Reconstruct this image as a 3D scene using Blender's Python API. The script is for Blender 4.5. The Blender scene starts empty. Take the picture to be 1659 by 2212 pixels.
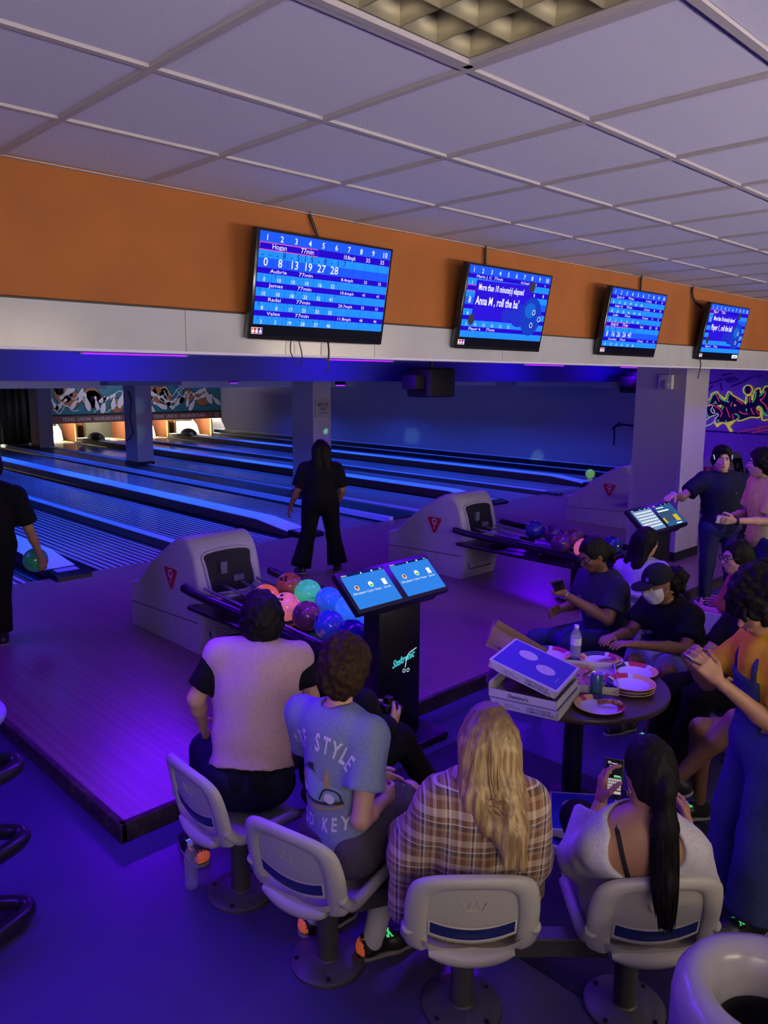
import bpy, bmesh, math, random
import numpy as np
from mathutils import Vector, Matrix, Euler
from mathutils.bvhtree import BVHTree
random.seed(7)
SC = bpy.context.scene
COL = SC.collection
PI = math.pi

# ------------------------------------------------------------------ camera, world, exposure, big lights
def setup_camera():
    yaw, pitch, roll = 0.7739, 0.1717, 0.0071
    fw = Vector((math.sin(yaw)*math.cos(pitch), math.cos(yaw)*math.cos(pitch), -math.sin(pitch)))
    rt = Vector((math.cos(yaw), -math.sin(yaw), 0)); up = rt.cross(fw)
    r = rt*math.cos(roll)+up*math.sin(roll); u = -rt*math.sin(roll)+up*math.cos(roll)
    cd = bpy.data.cameras.new('camera'); c = bpy.data.objects.new('camera', cd); COL.objects.link(c)
    cd.sensor_fit = 'HORIZONTAL'; cd.sensor_width = 36.0; cd.lens = 1686.44/1659*36.0
    cd.clip_start = 0.05; cd.clip_end = 120
    m = Matrix((( r.x, u.x, -fw.x, 0), (r.y, u.y, -fw.y, 0), (r.z, u.z, -fw.z, 2.4), (0, 0, 0, 1)))
    c.matrix_world = m
    SC.camera = c
setup_camera()
SC.view_settings.view_transform = 'Standard'; SC.view_settings.look = 'None'
SC.view_settings.gamma = 1.0; SC.view_settings.use_curve_mapping = False
SC.view_settings.exposure = 0.0
SC.cycles.use_denoising = True
SC.cycles.max_bounces = 4; SC.cycles.diffuse_bounces = 2; SC.cycles.glossy_bounces = 2; SC.cycles.transmission_bounces = 3; SC.cycles.transparent_max_bounces = 6
SC.cycles.use_light_tree = False; SC.cycles.use_adaptive_sampling = True; SC.cycles.adaptive_threshold = 0.04
SC.cycles.sample_clamp_indirect = 4.0; SC.cycles.caustics_reflective = False; SC.cycles.caustics_refractive = False
W = bpy.data.worlds.new('world'); SC.world = W; W.use_nodes = True
W.node_tree.nodes['Background'].inputs[0].default_value = (0.05, 0.045, 0.07, 1)
W.node_tree.nodes['Background'].inputs[1].default_value = 0.12

def area(name, loc, target, size, size_y, power, color, spread=PI):
    d = bpy.data.lights.new(name, 'AREA'); d.shape = 'RECTANGLE'; d.size = size; d.size_y = size_y
    d.energy = power; d.color = color; d.spread = spread
    o = bpy.data.objects.new(name, d); COL.objects.link(o); o.location = loc
    v = Vector(target)-Vector(loc); o.rotation_euler = v.to_track_quat('-Z', 'Y').to_euler()
    return o
WARM = (1.0, 0.80, 0.56); NEUT = (1.0, 0.90, 0.92); UV = (0.12, 0.0, 1.0); LANE = (0.02, 0.10, 1.0)
# added warm, dim fill lights behind the viewer; assumed source, no lamps built
area('warm_fill', (-1.0, -2.6, 2.75), (1.9, 2.0, 0.5), 2.4, 0.5, 13, WARM, 1.5)
area('warm_fill', (3.0, -3.2, 2.75), (2.8, 1.6, 0.5), 2.4, 0.5, 15, WARM, 1.5)
area('warm_fill', (8.5, -3.6, 2.75), (8.2, 3.4, 1.3), 2.4, 0.5, 46, WARM, 1.6)
# added fill behind the viewer, no real fittings, thrown up over the ceiling
area('ceiling_fill', (-1.0, -2.6, 1.7), (0.4, -0.1, 3.4), 3.5, 0.3, 78, NEUT, 1.6)
area('ceiling_fill', (4.0, -2.8, 1.7), (4.2, -0.1, 3.4), 3.5, 0.3, 82, NEUT, 1.6)
area('ceiling_fill', (9.5, -2.8, 1.7), (9.2, -0.1, 3.4), 3.5, 0.3, 78, NEUT, 1.6)
# assumed black-light bars, unseen on the back of the white fascia, over the seats
for x, p in ((-0.6, 55), (1.2, 55), (3.0, 50), (5.0, 50), (6.9, 38), (9.8, 30)):
    area('assumed_uv_bar', (x, 3.62, 2.53), (x, 2.6, 0.0), 1.1, 0.05, p, UV, 2.9)
# black-light tubes over the foul line, one face to the approach and one to the navy beam
for x in (0.4, 4.12, 7.45, 11.86, 15.1):
    area('black_light_tube', (x, 8.08, 2.58), (x, 7.2, 0.0), 1.2, 0.05, 75, UV)
    area('black_light_tube', (x, 8.12, 2.60), (x, 9.0, 2.45), 1.2, 0.05, 16, (0.05, 0.0, 1.0))
# blue lights along the lanes
for x in (2.6, 6.1, 10.5, 14.0):
    for y, p in ((10.2, 48), (13.0, 70), (16.5, 90), (21.0, 95)):
        area('lane_light', (x+0.9, y, 2.26), (x+0.9, y, 0.0), 0.08, 2.4, p, LANE, 2.3)
# pit lights over the pin decks
for x in (2.58, 4.46, 6.06, 7.94, 10.51, 12.39, 14.01, 15.89):
    area('pin_deck_light', (x, 26.95, 0.95), (x, 27.55, 0.1), 0.9, 0.12, 95, (1.0, 0.9, 0.62))
area('assumed_pit_light', (16.2, 27.6, 1.9), (17.1, 25.0, 1.2), 0.4, 0.4, 130, (1.0, 0.92, 0.66))  # assumed unseen lamp, warms the side wall near the pins
# added dim area light, no fitting, under the lane ceiling that lights the murals
area('mural_fill', (13.0, 24.6, 2.28), (13.4, 26.7, 1.2), 4.0, 0.15, 45, (0.8, 0.8, 1.0))

# ------------------------------------------------------------------ materials
MATS = {}
def mat(name, col, rough=0.6, metal=0.0, emit=None, estr=0.0, spec=0.4, trans=0.0, alpha=1.0, coat=0.0, noise=None, bump=None, sheen=0.0):
    if name in MATS: return MATS[name]
    m = bpy.data.materials.new(name); m.use_nodes = True; MATS[name] = m
    nt = m.node_tree; b = nt.nodes['Principled BSDF']
    b.inputs['Base Color'].default_value = (*col, 1); b.inputs['Roughness'].default_value = rough
    b.inputs['Metallic'].default_value = metal; b.inputs['Specular IOR Level'].default_value = spec
    if trans: b.inputs['Transmission Weight'].default_value = trans
    if alpha < 1: b.inputs['Alpha'].default_value = alpha
    if coat: b.inputs['Coat Weight'].default_value = coat; b.inputs['Coat Roughness'].default_value = 0.05
    if sheen: b.inputs['Sheen Weight'].default_value = sheen
    if emit: b.inputs['Emission Color'].default_value = (*emit, 1); b.inputs['Emission Strength'].default_value = estr
    m.diffuse_color = (*col, 1)
    if noise:      # (scale, colour2, low, high)
        sc, c2, lo, hi = noise[:4]
        tc = nt.nodes.new('ShaderNodeTexCoord'); n = nt.nodes.new('ShaderNodeTexNoise'); n.inputs['Scale'].default_value = sc
        n.inputs['Detail'].default_value = 4
        if len(noise) > 4:
            mp = nt.nodes.new('ShaderNodeMapping'); mp.inputs['Scale'].default_value = noise[4]
            nt.links.new(tc.outputs['Object'], mp.inputs[0]); nt.links.new(mp.outputs[0], n.inputs['Vector'])
        else: nt.links.new(tc.outputs['Object'], n.inputs['Vector'])
        r = nt.nodes.new('ShaderNodeValToRGB'); r.color_ramp.elements[0].position = lo; r.color_ramp.elements[1].position = hi
        r.color_ramp.elements[0].color = (*col, 1); r.color_ramp.elements[1].color = (*c2, 1)
        nt.links.new(n.outputs[0], r.inputs[0]); nt.links.new(r.outputs[0], b.inputs['Base Color'])
    if bump:       # (scale, strength)
        tc = nt.nodes.new('ShaderNodeTexCoord'); n = nt.nodes.new('ShaderNodeTexNoise'); n.inputs['Scale'].default_value = bump[0]
        n.inputs['Detail'].default_value = 3; nt.links.new(tc.outputs['Object'], n.inputs['Vector'])
        bm_ = nt.nodes.new('ShaderNodeBump'); bm_.inputs['Strength'].default_value = bump[1]; bm_.inputs['Distance'].default_value = 0.01
        nt.links.new(n.outputs[0], bm_.inputs['Height']); nt.links.new(bm_.outputs[0], b.inputs['Normal'])
    return m

def stripe_mat(name, c1, c2, pitch, duty, rough, axis=0, coat=0.0, soft=0.06, c3=None):
    """flat stripes across one object axis (printed boards)"""
    m = mat(name, c1, rough, coat=coat); nt = m.node_tree; b = nt.nodes['Principled BSDF']
    tc = nt.nodes.new('ShaderNodeTexCoord'); sp = nt.nodes.new('ShaderNodeSeparateXYZ'); nt.links.new(tc.outputs['Object'], sp.inputs[0])
    d = nt.nodes.new('ShaderNodeMath'); d.operation = 'DIVIDE'; d.inputs[1].default_value = pitch; nt.links.new(sp.outputs[axis], d.inputs[0])
    f = nt.nodes.new('ShaderNodeMath'); f.operation = 'FRACT'; nt.links.new(d.outputs[0], f.inputs[0])
    r = nt.nodes.new('ShaderNodeValToRGB'); cr = r.color_ramp
    cr.elements[0].position = duty-soft; cr.elements[0].color = (*c1, 1); cr.elements[1].position = duty+soft; cr.elements[1].color = (*c2, 1)
    e = cr.elements.new(1.0-soft); e.color = (*c2, 1); e = cr.elements.new(1.0); e.color = (*c1, 1)
    nt.links.new(f.outputs[0], r.inputs[0])
    if c3:
        n = nt.nodes.new('ShaderNodeTexNoise'); n.inputs['Scale'].default_value = 1.0; mp = nt.nodes.new('ShaderNodeMapping')
        mp.inputs['Scale'].default_value = (26, 0.6, 1); nt.links.new(tc.outputs['Object'], mp.inputs[0]); nt.links.new(mp.outputs[0], n.inputs['Vector'])
        mx = nt.nodes.new('ShaderNodeMixRGB'); mx.blend_type = 'MIX'; mx.inputs[2].default_value = (*c3, 1)
        r2 = nt.nodes.new('ShaderNodeValToRGB'); r2.color_ramp.elements[0].position = 0.4; r2.color_ramp.elements[1].position = 0.7
        nt.links.new(n.outputs[0], r2.inputs[0]); nt.links.new(r2.outputs[0], mx.inputs[0]); nt.links.new(r.outputs[0], mx.inputs[1])
        nt.links.new(mx.outputs[0], b.inputs['Base Color'])
    else: nt.links.new(r.outputs[0], b.inputs['Base Color'])
    return m

def glow(name, col, s): return mat(name, (0.004, 0.004, 0.004), 0.6, spec=0.0, emit=col, estr=s)

# ------------------------------------------------------------------ mesh helpers
def link(name, me, m=None, parent=None, smooth=False):
    o = bpy.data.objects.new(name, me); COL.objects.link(o)
    if m is not None and not me.materials: me.materials.append(m)
    if smooth: me.shade_smooth()
    if parent is not None: o.parent = parent
    return o
def bm_obj(name, bm, m, parent=None, smooth=False):
    me = bpy.data.meshes.new(name); bm.normal_update(); bm.to_mesh(me); bm.free()
    return link(name, me, m, parent, smooth)
def autosmooth(o, ang=40):
    me = o.data; me.shade_smooth()
    bm = bmesh.new(); bm.from_mesh(me)
    a = math.radians(ang)
    for e in bm.edges:
        if len(e.link_faces) == 2 and e.calc_face_angle(0) > a: e.smooth = False
    bm.to_mesh(me); bm.free(); return o
def empty(name, loc=(0, 0, 0), rz=0.0):
    o = bpy.data.objects.new(name, None); COL.objects.link(o); o.location = loc; o.rotation_euler = (0, 0, rz)
    o.empty_display_size = 0.05
    return o
def tag(o, label=None, cat=None, group=None, kind=None):
    if label: o['label'] = label
    if cat: o['category'] = cat
    if group: o['group'] = group
    if kind: o['kind'] = kind
    return o
def struct(o, label=None): o['kind'] = 'structure'; 
def box(bm, x0, x1, y0, y1, z0, z1, bev=0.0, seg=2, M=None):
    vs = [bm.verts.new((x, y, z)) for z in (z0, z1) for y in (y0, y1) for x in (x0, x1)]
    idx = [(0, 2, 3, 1), (4, 5, 7, 6), (0, 1, 5, 4), (2, 6, 7, 3), (0, 4, 6, 2), (1, 3, 7, 5)]
    fs = [bm.faces.new([vs[i] for i in f]) for f in idx]
    if M is not None:
        for v in vs: v.co = M @ v.co
    if bev > 0:
        es = list({e for f in fs for e in f.edges})
        bmesh.ops.bevel(bm, geom=es, offset=bev, segments=seg, affect='EDGES', profile=0.5)
def boxo(name, x0, x1, y0, y1, z0, z1, m, parent=None, bev=0.0, M=None):
    bm = bmesh.new(); box(bm, x0, x1, y0, y1, z0, z1, bev, 2, M); o = bm_obj(name, bm, m, parent)
    if bev > 0: autosmooth(o, 35)
    return o
def prism(bm, poly, h0, h1, M=None):
    """polygon in local xy extruded along local z from h0 to h1"""
    a = [bm.verts.new((x, y, h0)) for x, y in poly]; b = [bm.verts.new((x, y, h1)) for x, y in poly]
    n = len(poly)
    bm.faces.new(list(reversed(a))); bm.faces.new(b)
    for i in range(n): bm.faces.new((a[i], a[(i+1) % n], b[(i+1) % n], b[i]))
    if M is not None:
        for v in a+b: v.co = M @ v.co
    return a+b
def lathe(bm, prof, n=24, M=None, cap=True):
    rings = []
    for r, z in prof:
        rings.append([bm.verts.new((r*math.cos(2*PI*i/n), r*math.sin(2*PI*i/n), z)) for i in range(n)])
    for a, b in zip(rings, rings[1:]):
        for i in range(n): bm.faces.new((a[i], a[(i+1) % n], b[(i+1) % n], b[i]))
    if cap:
        if prof[0][0] > 1e-6: bm.faces.new(list(reversed(rings[0])))
        if prof[-1][0] > 1e-6: bm.faces.new(rings[-1])
    if M is not None:
        for rg in rings:
            for v in rg: v.co = M @ v.co
def tube(bm, pts, r, n=10, closed=False, caps=True, rad=None):
    pts = [Vector(p) for p in pts]; rings = []; N = len(pts)
    prev = None
    for i, p in enumerate(pts):
        a = pts[(i-1) % N] if (closed or i > 0) else p; b = pts[(i+1) % N] if (closed or i < N-1) else p
        t = (b-a).normalized()
        if prev is None:
            u = t.orthogonal().normalized()
        else:
            u = (prev-t*prev.dot(t))
            u = u.normalized() if u.length > 1e-6 else t.orthogonal().normalized()
        prev = u; w = t.cross(u); rr = rad[i] if rad else r
        rings.append([bm.verts.new(p+(u*math.cos(2*PI*k/n)+w*math.sin(2*PI*k/n))*rr) for k in range(n)])
    rng = range(N) if closed else range(N-1)
    for i in rng:
        a, b = rings[i], rings[(i+1) % N]
        for k in range(n): bm.faces.new((a[k], a[(k+1) % n], b[(k+1) % n], b[k]))
    if caps and not closed:
        bm.faces.new(list(reversed(rings[0]))); bm.faces.new(rings[-1])
def spline(pts, n=8):
    """Catmull-Rom through points"""
    P = [Vector(p) for p in pts]; P = [P[0]*2-P[1]]+P+[P[-1]*2-P[-2]]; out = []
    for i in range(1, len(P)-2):
        for k in range(n):
            t = k/n; a, b, c, d = P[i-1], P[i], P[i+1], P[i+2]
            out.append(0.5*((2*b)+(c-a)*t+(2*a-5*b+4*c-d)*t*t+(3*b-a-3*c+d)*t**3))
    out.append(P[-2]); return out
def sphere(bm, c, r, seg=20, ring=12, M=None, sc=(1, 1, 1)):
    S = Matrix.Translation(c) @ Matrix.Diagonal((r*sc[0], r*sc[1], r*sc[2], 1))
    bmesh.ops.create_uvsphere(bm, u_segments=seg, v_segments=ring, radius=1, matrix=(M @ S) if M is not None else S)
def frame(o, ex, ey, ez=None):
    ex = Vector(ex).normalized(); ey = Vector(ey).normalized(); ez = Vector(ez).normalized() if ez is not None else ex.cross(ey)
    return Matrix(((ex.x, ey.x, ez.x, o[0]), (ex.y, ey.y, ez.y, o[1]), (ex.z, ey.z, ez.z, o[2]), (0, 0, 0, 1)))
_TXT = {}
def text_mesh(s, size=1.0, align='LEFT', shear=0.0, bold=0.0, space=1.0):
    """returns (verts2d, faces) of a line of lettering, height of capitals ~ size"""
    k = (s, align, shear, bold, space)
    if k not in _TXT:
        c = bpy.data.curves.new('t', 'FONT'); c.body = s; c.size = 1.0; c.align_x = align; c.shear = shear; c.offset = bold
        c.space_character = space; c.resolution_u = 2; c.fill_mode = 'FRONT'
        o = bpy.data.objects.new('t', c); COL.objects.link(o)
        dg = bpy.context.evaluated_depsgraph_get(); me = bpy.data.meshes.new_from_object(o.evaluated_get(dg))
        v = [(p.co.x/0.72, p.co.y/0.72) for p in me.vertices]; f = [tuple(p.vertices) for p in me.polygons]
        bpy.data.objects.remove(o); bpy.data.curves.remove(c); bpy.data.meshes.remove(me); _TXT[k] = (v, f)
    v, f = _TXT[k]
    return [(x*size, y*size) for x, y in v], f
class Flat:
    """flat print in a local x/y frame: rectangles, discs, lettering, strokes, joined into one thin mesh"""
    def __init__(s): s.v = []; s.f = []
    def add(s, v, f, z=0.0):
        n = len(s.v); s.v += [(p[0], p[1], z) for p in v]; s.f += [tuple(i+n for i in q) for q in f]
    def rect(s, x0, x1, y0, y1, z=0.0): s.add([(x0, y0), (x1, y0), (x1, y1), (x0, y1)], [(0, 1, 2, 3)], z)
    def poly(s, pts, z=0.0): s.add(pts, [tuple(range(len(pts)))], z)
    def disc(s, cx, cy, rx, ry=None, n=20, z=0.0, rot=0.0):
        ry = ry or rx; c, q = math.cos(rot), math.sin(rot)
        s.poly([(cx+rx*math.cos(a)*c-ry*math.sin(a)*q, cy+rx*math.cos(a)*q+ry*math.sin(a)*c) for a in [2*PI*i/n for i in range(n)]], z)
    def ring(s, cx, cy, r0, r1, n=22, z=0.0):
        v = []; f = []
        for i in range(n):
            a = 2*PI*i/n; v += [(cx+r0*math.cos(a), cy+r0*math.sin(a)), (cx+r1*math.cos(a), cy+r1*math.sin(a))]
        for i in range(n): j = (i+1) % n; f.append((2*i, 2*i+1, 2*j+1, 2*j))
        s.add(v, f, z)
    def text(s, t, x, y, size, align='LEFT', z=0.0, sx=1.0, **k):
        v, f = text_mesh(t, size, align, **k); s.add([(x+a*sx, y+b) for a, b in v], f, z)
    def stroke(s, pts, w, z=0.0, n=6, closed=False, smooth=True):
        P = [Vector((p[0], p[1], 0)) for p in pts]
        if closed: P = P+[P[0]]
        if smooth and len(P) > 2: P = spline(P, n)
        v = []; f = []
        for i, p in enumerate(P):
            a = P[max(i-1, 0)]; b = P[min(i+1, len(P)-1)]; t = (b-a)
            t = t.normalized() if t.length > 0 else Vector((1, 0, 0)); nn = Vector((-t.y, t.x, 0))
            v += [tuple((p+nn*w/2)[:2]), tuple((p-nn*w/2)[:2])]
        for i in range(len(P)-1): f.append((2*i+1, 2*i+3, 2*i+2, 2*i))
        s.add(v, f, z)
    def build(s, name, m, M, parent=None, off=0.0):
        me = bpy.data.meshes.new(name); T = M
        me.from_pydata([tuple(T @ Vector((x, y, z+off))) for x, y, z in s.v], [], s.f); me.update()
        o = link(name, me, m, parent)
        if len(s.f) > 1: o['kind'] = 'stuff'
        return o
    def drape(s, name, m, M, target_bvh, parent=None, off=0.003, maxd=1.0, cut=0.03):
        """print laid on a curved surface: each point is thrown along -z of the frame M onto the surface"""
        bm = bmesh.new(); vs = [bm.verts.new((x, y, 0)) for x, y, z in s.v]
        for q in s.f:
            try: bm.faces.new([vs[i] for i in q])
            except ValueError: pass
        bmesh.ops.triangulate(bm, faces=bm.faces[:])
        for it in range(4):
            es = [e for e in bm.edges if e.calc_length() > cut]
            if not es: break
            bmesh.ops.subdivide_edges(bm, edges=es, cuts=1)
            bmesh.ops.triangulate(bm, faces=bm.faces[:])
        dr = (M.to_3x3() @ Vector((0, 0, -1))).normalized(); bad = []
        for v in bm.verts:
            o = M @ v.co; hit = target_bvh.ray_cast(o, dr, maxd)
            if hit[0] is None: bad.append(v)
            else: v.co = hit[0]-dr*off
        bmesh.ops.delete(bm, geom=bad, context='VERTS')
        o = bm_obj(name, bm, m, parent); o['kind'] = 'stuff'
        return o
def bvh_of(o):
    me = o.data; mw = o.matrix_world
    return BVHTree.FromPolygons([mw @ v.co for v in me.vertices], [tuple(p.vertices) for p in me.polygons])
# ------------------------------------------------------------------ the room
M_FLOOR = mat('floor_vinyl', (0.050, 0.040, 0.120), 0.31, spec=0.5, noise=(420, (0.20, 0.19, 0.30), 0.62, 0.74))
M_CARPET = mat('dark_inlay', (0.006, 0.006, 0.022), 0.75, noise=(260, (0.06, 0.06, 0.12), 0.66, 0.76))
M_APPR = stripe_mat('approach_boards', (0.27, 0.155, 0.155), (0.23, 0.13, 0.13), 0.054, 0.5, 0.29, soft=0.1, c3=(0.19, 0.11, 0.115))
M_TRIM = mat('dark_wood_edge', (0.030, 0.020, 0.016), 0.5, noise=(14, (0.10, 0.075, 0.05), 0.5, 0.8))
M_LANE = stripe_mat('lane_boards', (0.52, 0.55, 0.62), (0.15, 0.085, 0.115), 0.090, 0.38, 0.13, coat=0.15, soft=0.04)
M_GUT = mat('gutter', (0.016, 0.014, 0.040), 0.22)
M_CAP = mat('division_cap', (0.62, 0.78, 0.95), 0.3, noise=(30, (0.52, 0.66, 0.90), 0.5, 0.8))
M_CAPSIDE = mat('cap_side', (0.10, 0.07, 0.07), 0.45)
M_STRIP = mat('divider_strip', (0.012, 0.011, 0.032), 0.35)
M_BLACK = mat('black_plastic', (0.008, 0.008, 0.011), 0.35)
M_BLACKM = mat('black_matte', (0.006, 0.006, 0.008), 0.7)
M_ORANGE = mat('orange_paint', (0.285, 0.082, 0.010), 0.7, noise=(3.0, (0.24, 0.068, 0.009), 0.4, 0.7), bump=(160, 0.12))
M_PANEL = mat('white_laminate', (0.37, 0.36, 0.37), 0.16, spec=0.5, noise=(2.5, (0.32, 0.31, 0.32), 0.45, 0.75))
M_NAVY = mat('navy_paint', (0.02, 0.022, 0.16), 0.6)
M_WALL = mat('lane_wall_paint', (0.40, 0.37, 0.47), 0.65, bump=(60, 0.05))
M_COLUMN = mat('column_paint', (0.36, 0.32, 0.36), 0.6, bump=(70, 0.05))
M_TILE = mat('ceiling_tile', (0.47, 0.44, 0.56), 0.9, noise=(150, (0.28, 0.26, 0.34), 0.69, 0.73), bump=(110, 0.25))
M_TBAR = mat('ceiling_grid', (0.33, 0.29, 0.30), 0.6)
M_TILEEDGE = M_TILE

floor = boxo('floor', -6, 17.1, -8, 9.2, -0.12, 0.0, M_FLOOR); struct(floor)
inl = boxo('floor_inlay', 2.45, 4.0, 0.4, 3.15, 0.0, 0.004, M_CARPET, floor)
appr = boxo('floor_approach', 1.65, 17.1, 3.62, 8.85, 0.0, 0.1, M_APPR); struct(appr)
for nm, a in (('trim_1', (1.62, 17.1, 3.585, 3.625, 0.0, 0.106)), ('trim_2', (1.615, 1.655, 3.585, 8.85, 0.0, 0.106))):
    o = boxo(nm, *a, M_TRIM, None, 0.006); struct(o)
# concourse behind the viewer
M_CONC = mat('concourse_wall', (0.42, 0.36, 0.28), 0.8)
for nm, a in (('wall_back', (-6, 17.3, -8.2, -8.0, 0, 3.3)), ('wall_left', (-6.2, -6.0, -8, 27.6, 0, 3.3))):
    struct(boxo(nm, *a, M_CONC))
wr = boxo('wall_right', 17.1, 17.3, -8, 28.2, -0.3, 3.3, M_WALL); struct(wr)
# lanes -------------------------------------------------------------
RET = [3.52, 7.0, 11.45, 14.95]; FLATS = [5.26, 13.2]; FOUL, END = 8.85, 27.15
LANES = [2.58, 4.46, 6.06, 7.94, 10.51, 12.39, 14.01, 15.89]
base = boxo('floor_lane_bed', -6, 17.1, 9.2, 28.4, -0.3, -0.05, M_BLACKM); struct(base)
lane_labels = ['leftmost lane, mostly behind the left bowler', 'lane directly behind the nearest ball return', 'lane between the two front ball returns, left one', 'lane left of the column strip',
               'lane just right of the column strip', 'lane left of the low flat cap near the side wall', 'third lane from the side wall, counting flat cap', 'lane next to the side wall with a ball on it']
for i, x in enumerate(LANES):
    r = empty('floor_lane', (x, FOUL, 0)); struct(r)
    boxo('lane_surface', -0.533, 0.533, 0, END-FOUL+1.2, -0.05, 0.1, M_LANE, r)
    for s in (-1, 1):
        bm = bmesh.new(); n = 8
        prof = [(s*(0.536+0.1165*(1-math.cos(PI*k/n))), 0.085-0.085*math.sin(PI*k/n)) for k in range(n+1)]
        va = [bm.verts.new((a, 0.0, b)) for a, b in prof]; vb = [bm.verts.new((a, END-FOUL+0.9, b)) for a, b in prof]
        for k in range(n): bm.faces.new((va[k], va[k+1], vb[k+1], vb[k]))
        o = bm_obj('gutter', bm, M_GUT, r, True)
def cap(name, x, w, h, y0, y1, nose, label):
    e = empty(name, (x, y0, 0.1)); e['kind'] = 'structure'
    L = y1-y0
    if nose:
        prof = [(0.16, -0.06), (0.16, 0.045), (1.0, h), (L, h), (L, -0.06)]
    else: prof = [(0.0, -0.06), (0.0, h), (L, h), (L, -0.06)]
    # side body
    bm = bmesh.new(); M = frame((-w/2, 0, 0), (0, 1, 0), (0, 0, 1), (1, 0, 0)); prism(bm, [(a, b-0.004) for a, b in prof], 0, w, M)
    bm_obj('cap_body', bm, M_CAPSIDE, e)
    bm = bmesh.new(); top = prof[1:-1]
    pts = top
    for (a, b), (c, d) in zip(pts, pts[1:]):
        v = [bm.verts.new(q) for q in ((-w/2-.008, a, b), (w/2+.008, a, b), (w/2+.008, c, d), (-w/2-.008, c, d), (-w/2-.008, a, b+.012), (w/2+.008, a, b+.012), (w/2+.008, c, d+.012), (-w/2-.008, c, d+.012))]
        for f in ((3, 2, 1, 0), (4, 5, 6, 7), (0, 1, 5, 4), (1, 2, 6, 5), (2, 3, 7, 6), (3, 0, 4, 7)): bm.faces.new([v[i] for i in f])
    bm_obj('cap_top', bm, M_CAP, e)
    if nose:
        bm = bmesh.new(); M = frame((-w/2-.03, 0, 0), (0, 1, 0), (0, 0, 1), (1, 0, 0))
        prism(bm, [(-0.17, 0), (-0.17, 0.045), (-0.12, 0.068), (0.17, 0.085), (0.17, 0.0)], 0, w+.06, M); o = bm_obj('end_shoe', bm, M_BLACK, e)
        f = Flat(); f.rect(-w/2+.03, w/2-.05, -0.02, 0.12); f.build('shoe_plate', mat('shoe_plate', (0.35, 0.33, 0.45), 0.3), frame((0, 0, 0.0775), (1, 0, 0), (0, 1, 0.055)), e)
    else:
        bm = bmesh.new(); box(bm, -w/2-.02, w/2+.02, -0.36, 0.0, 0.0, 0.05, 0.006); bm_obj('end_block', bm, mat('end_block', (0.05, 0.04, 0.09), 0.5), e)
        f = Flat(); f.disc(0, 0, .018); f.build('bolt_hole', M_BLACKM, frame((-w/2-.021, -0.29, .028), (0, -1, 0), (0, 0, 1)), e); 
    return e
for i, x in enumerate(RET): cap('floor_return_cap', x, 0.34, 0.13, FOUL-0.06, END-0.4, True, None)
for x in FLATS: cap('floor_flat_cap', x, 0.12, 0.05, FOUL, END-0.4, False, None)
for x in (1.76,): cap('floor_flat_cap', x, 0.12, 0.05, FOUL, END-0.4, False, None)
# the dark strip with the columns, a bright rail on either side
st = empty('floor_column_strip', (0, 0, 0)); st['kind'] = 'structure'
boxo('strip_surface', 8.86, 9.60, FOUL, END+0.3, -0.05, 0.125, M_STRIP, st)
for x0, x1 in ((8.77, 8.86), (9.60, 9.69)): boxo('strip_rail', x0, x1, FOUL, END-0.4, -0.05, 0.15, M_CAP, st)
mk = Flat()
for k in range(16):
    y = 10.2+k*0.72; x = 9.06+0.24*(k % 2)
    mk.stroke([(x-.05, y-.05), (x+.02, y-.03), (x+.05, y+.03)], 0.022, smooth=False)
o = mk.build('strip_mark', mat('pale_mark', (0.45, 0.45, 0.55), 0.5), frame((0, 0, 0.1275), (1, 0, 0), (0, 1, 0)), st)
e = empty('floor_wall_cap', (0, 0, 0)); e['kind'] = 'structure'
boxo('cap_body', 16.72, 17.1, FOUL, END, -0.05, 0.17, M_STRIP, e); boxo('cap_top', 16.74, 16.80, FOUL, END, 0.17, 0.19, M_CAP, e)
boxo('cap_rail', 17.0, 17.09, FOUL, END, 0.17, 0.30, M_STRIP, e); boxo('cap_rail_light', 16.99, 17.02, FOUL, END, 0.29, 0.32, M_CAP, e)

# bulkhead over the seats -------------------------------------------
YB = 3.292
bk = boxo('wall_front_bulkhead', -6, 17.1, YB, YB+0.16, 2.69, 3.30, M_ORANGE); struct(bk)
pan = empty('trim_white_fascia', (0, YB, 2.6)); pan['kind'] = 'structure'
seams = [-6, -2.5, -0.4, 1.905, 3.10, 4.28, 5.40, 6.65, 7.9, 9.2, 10.5, 11.8, 13.1, 14.4, 15.7, 17.1]
for a, b in zip(seams, seams[1:]):
    boxo('fascia_panel', a+.0015, b-.0015, -0.035, 0.14, -0.092, 0.092, M_PANEL, pan)
boxo('fascia_top_rail', -6, 17.1, -0.038, -0.0, 0.092, 0.099, mat('dark_rail', (0.02, 0.018, 0.016), 0.5), pan)
boxo('fascia_bottom_rail', -6, 17.1, -0.038, 0.16, -0.104, -0.092, mat('lilac_rail', (0.5, 0.45, 0.6), 0.4), pan)
# ceiling behind the bulkhead, navy beam over the foul line, lane ceiling
struct(boxo('ceiling_approach', -6, 17.1, YB+0.16, 8.86, 2.71, 2.86, mat('approach_ceiling', (0.04, 0.04, 0.16), 0.7)))
struct(boxo('wall_navy_beam', -6, 17.1, 8.86, 9.06, 2.325, 2.86, M_NAVY))
struct(boxo('ceiling_lanes', -6, 17.1, 9.06, 28.2, 2.33, 2.45, mat('lane_ceiling', (0.05, 0.05, 0.08), 0.8)))
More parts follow.
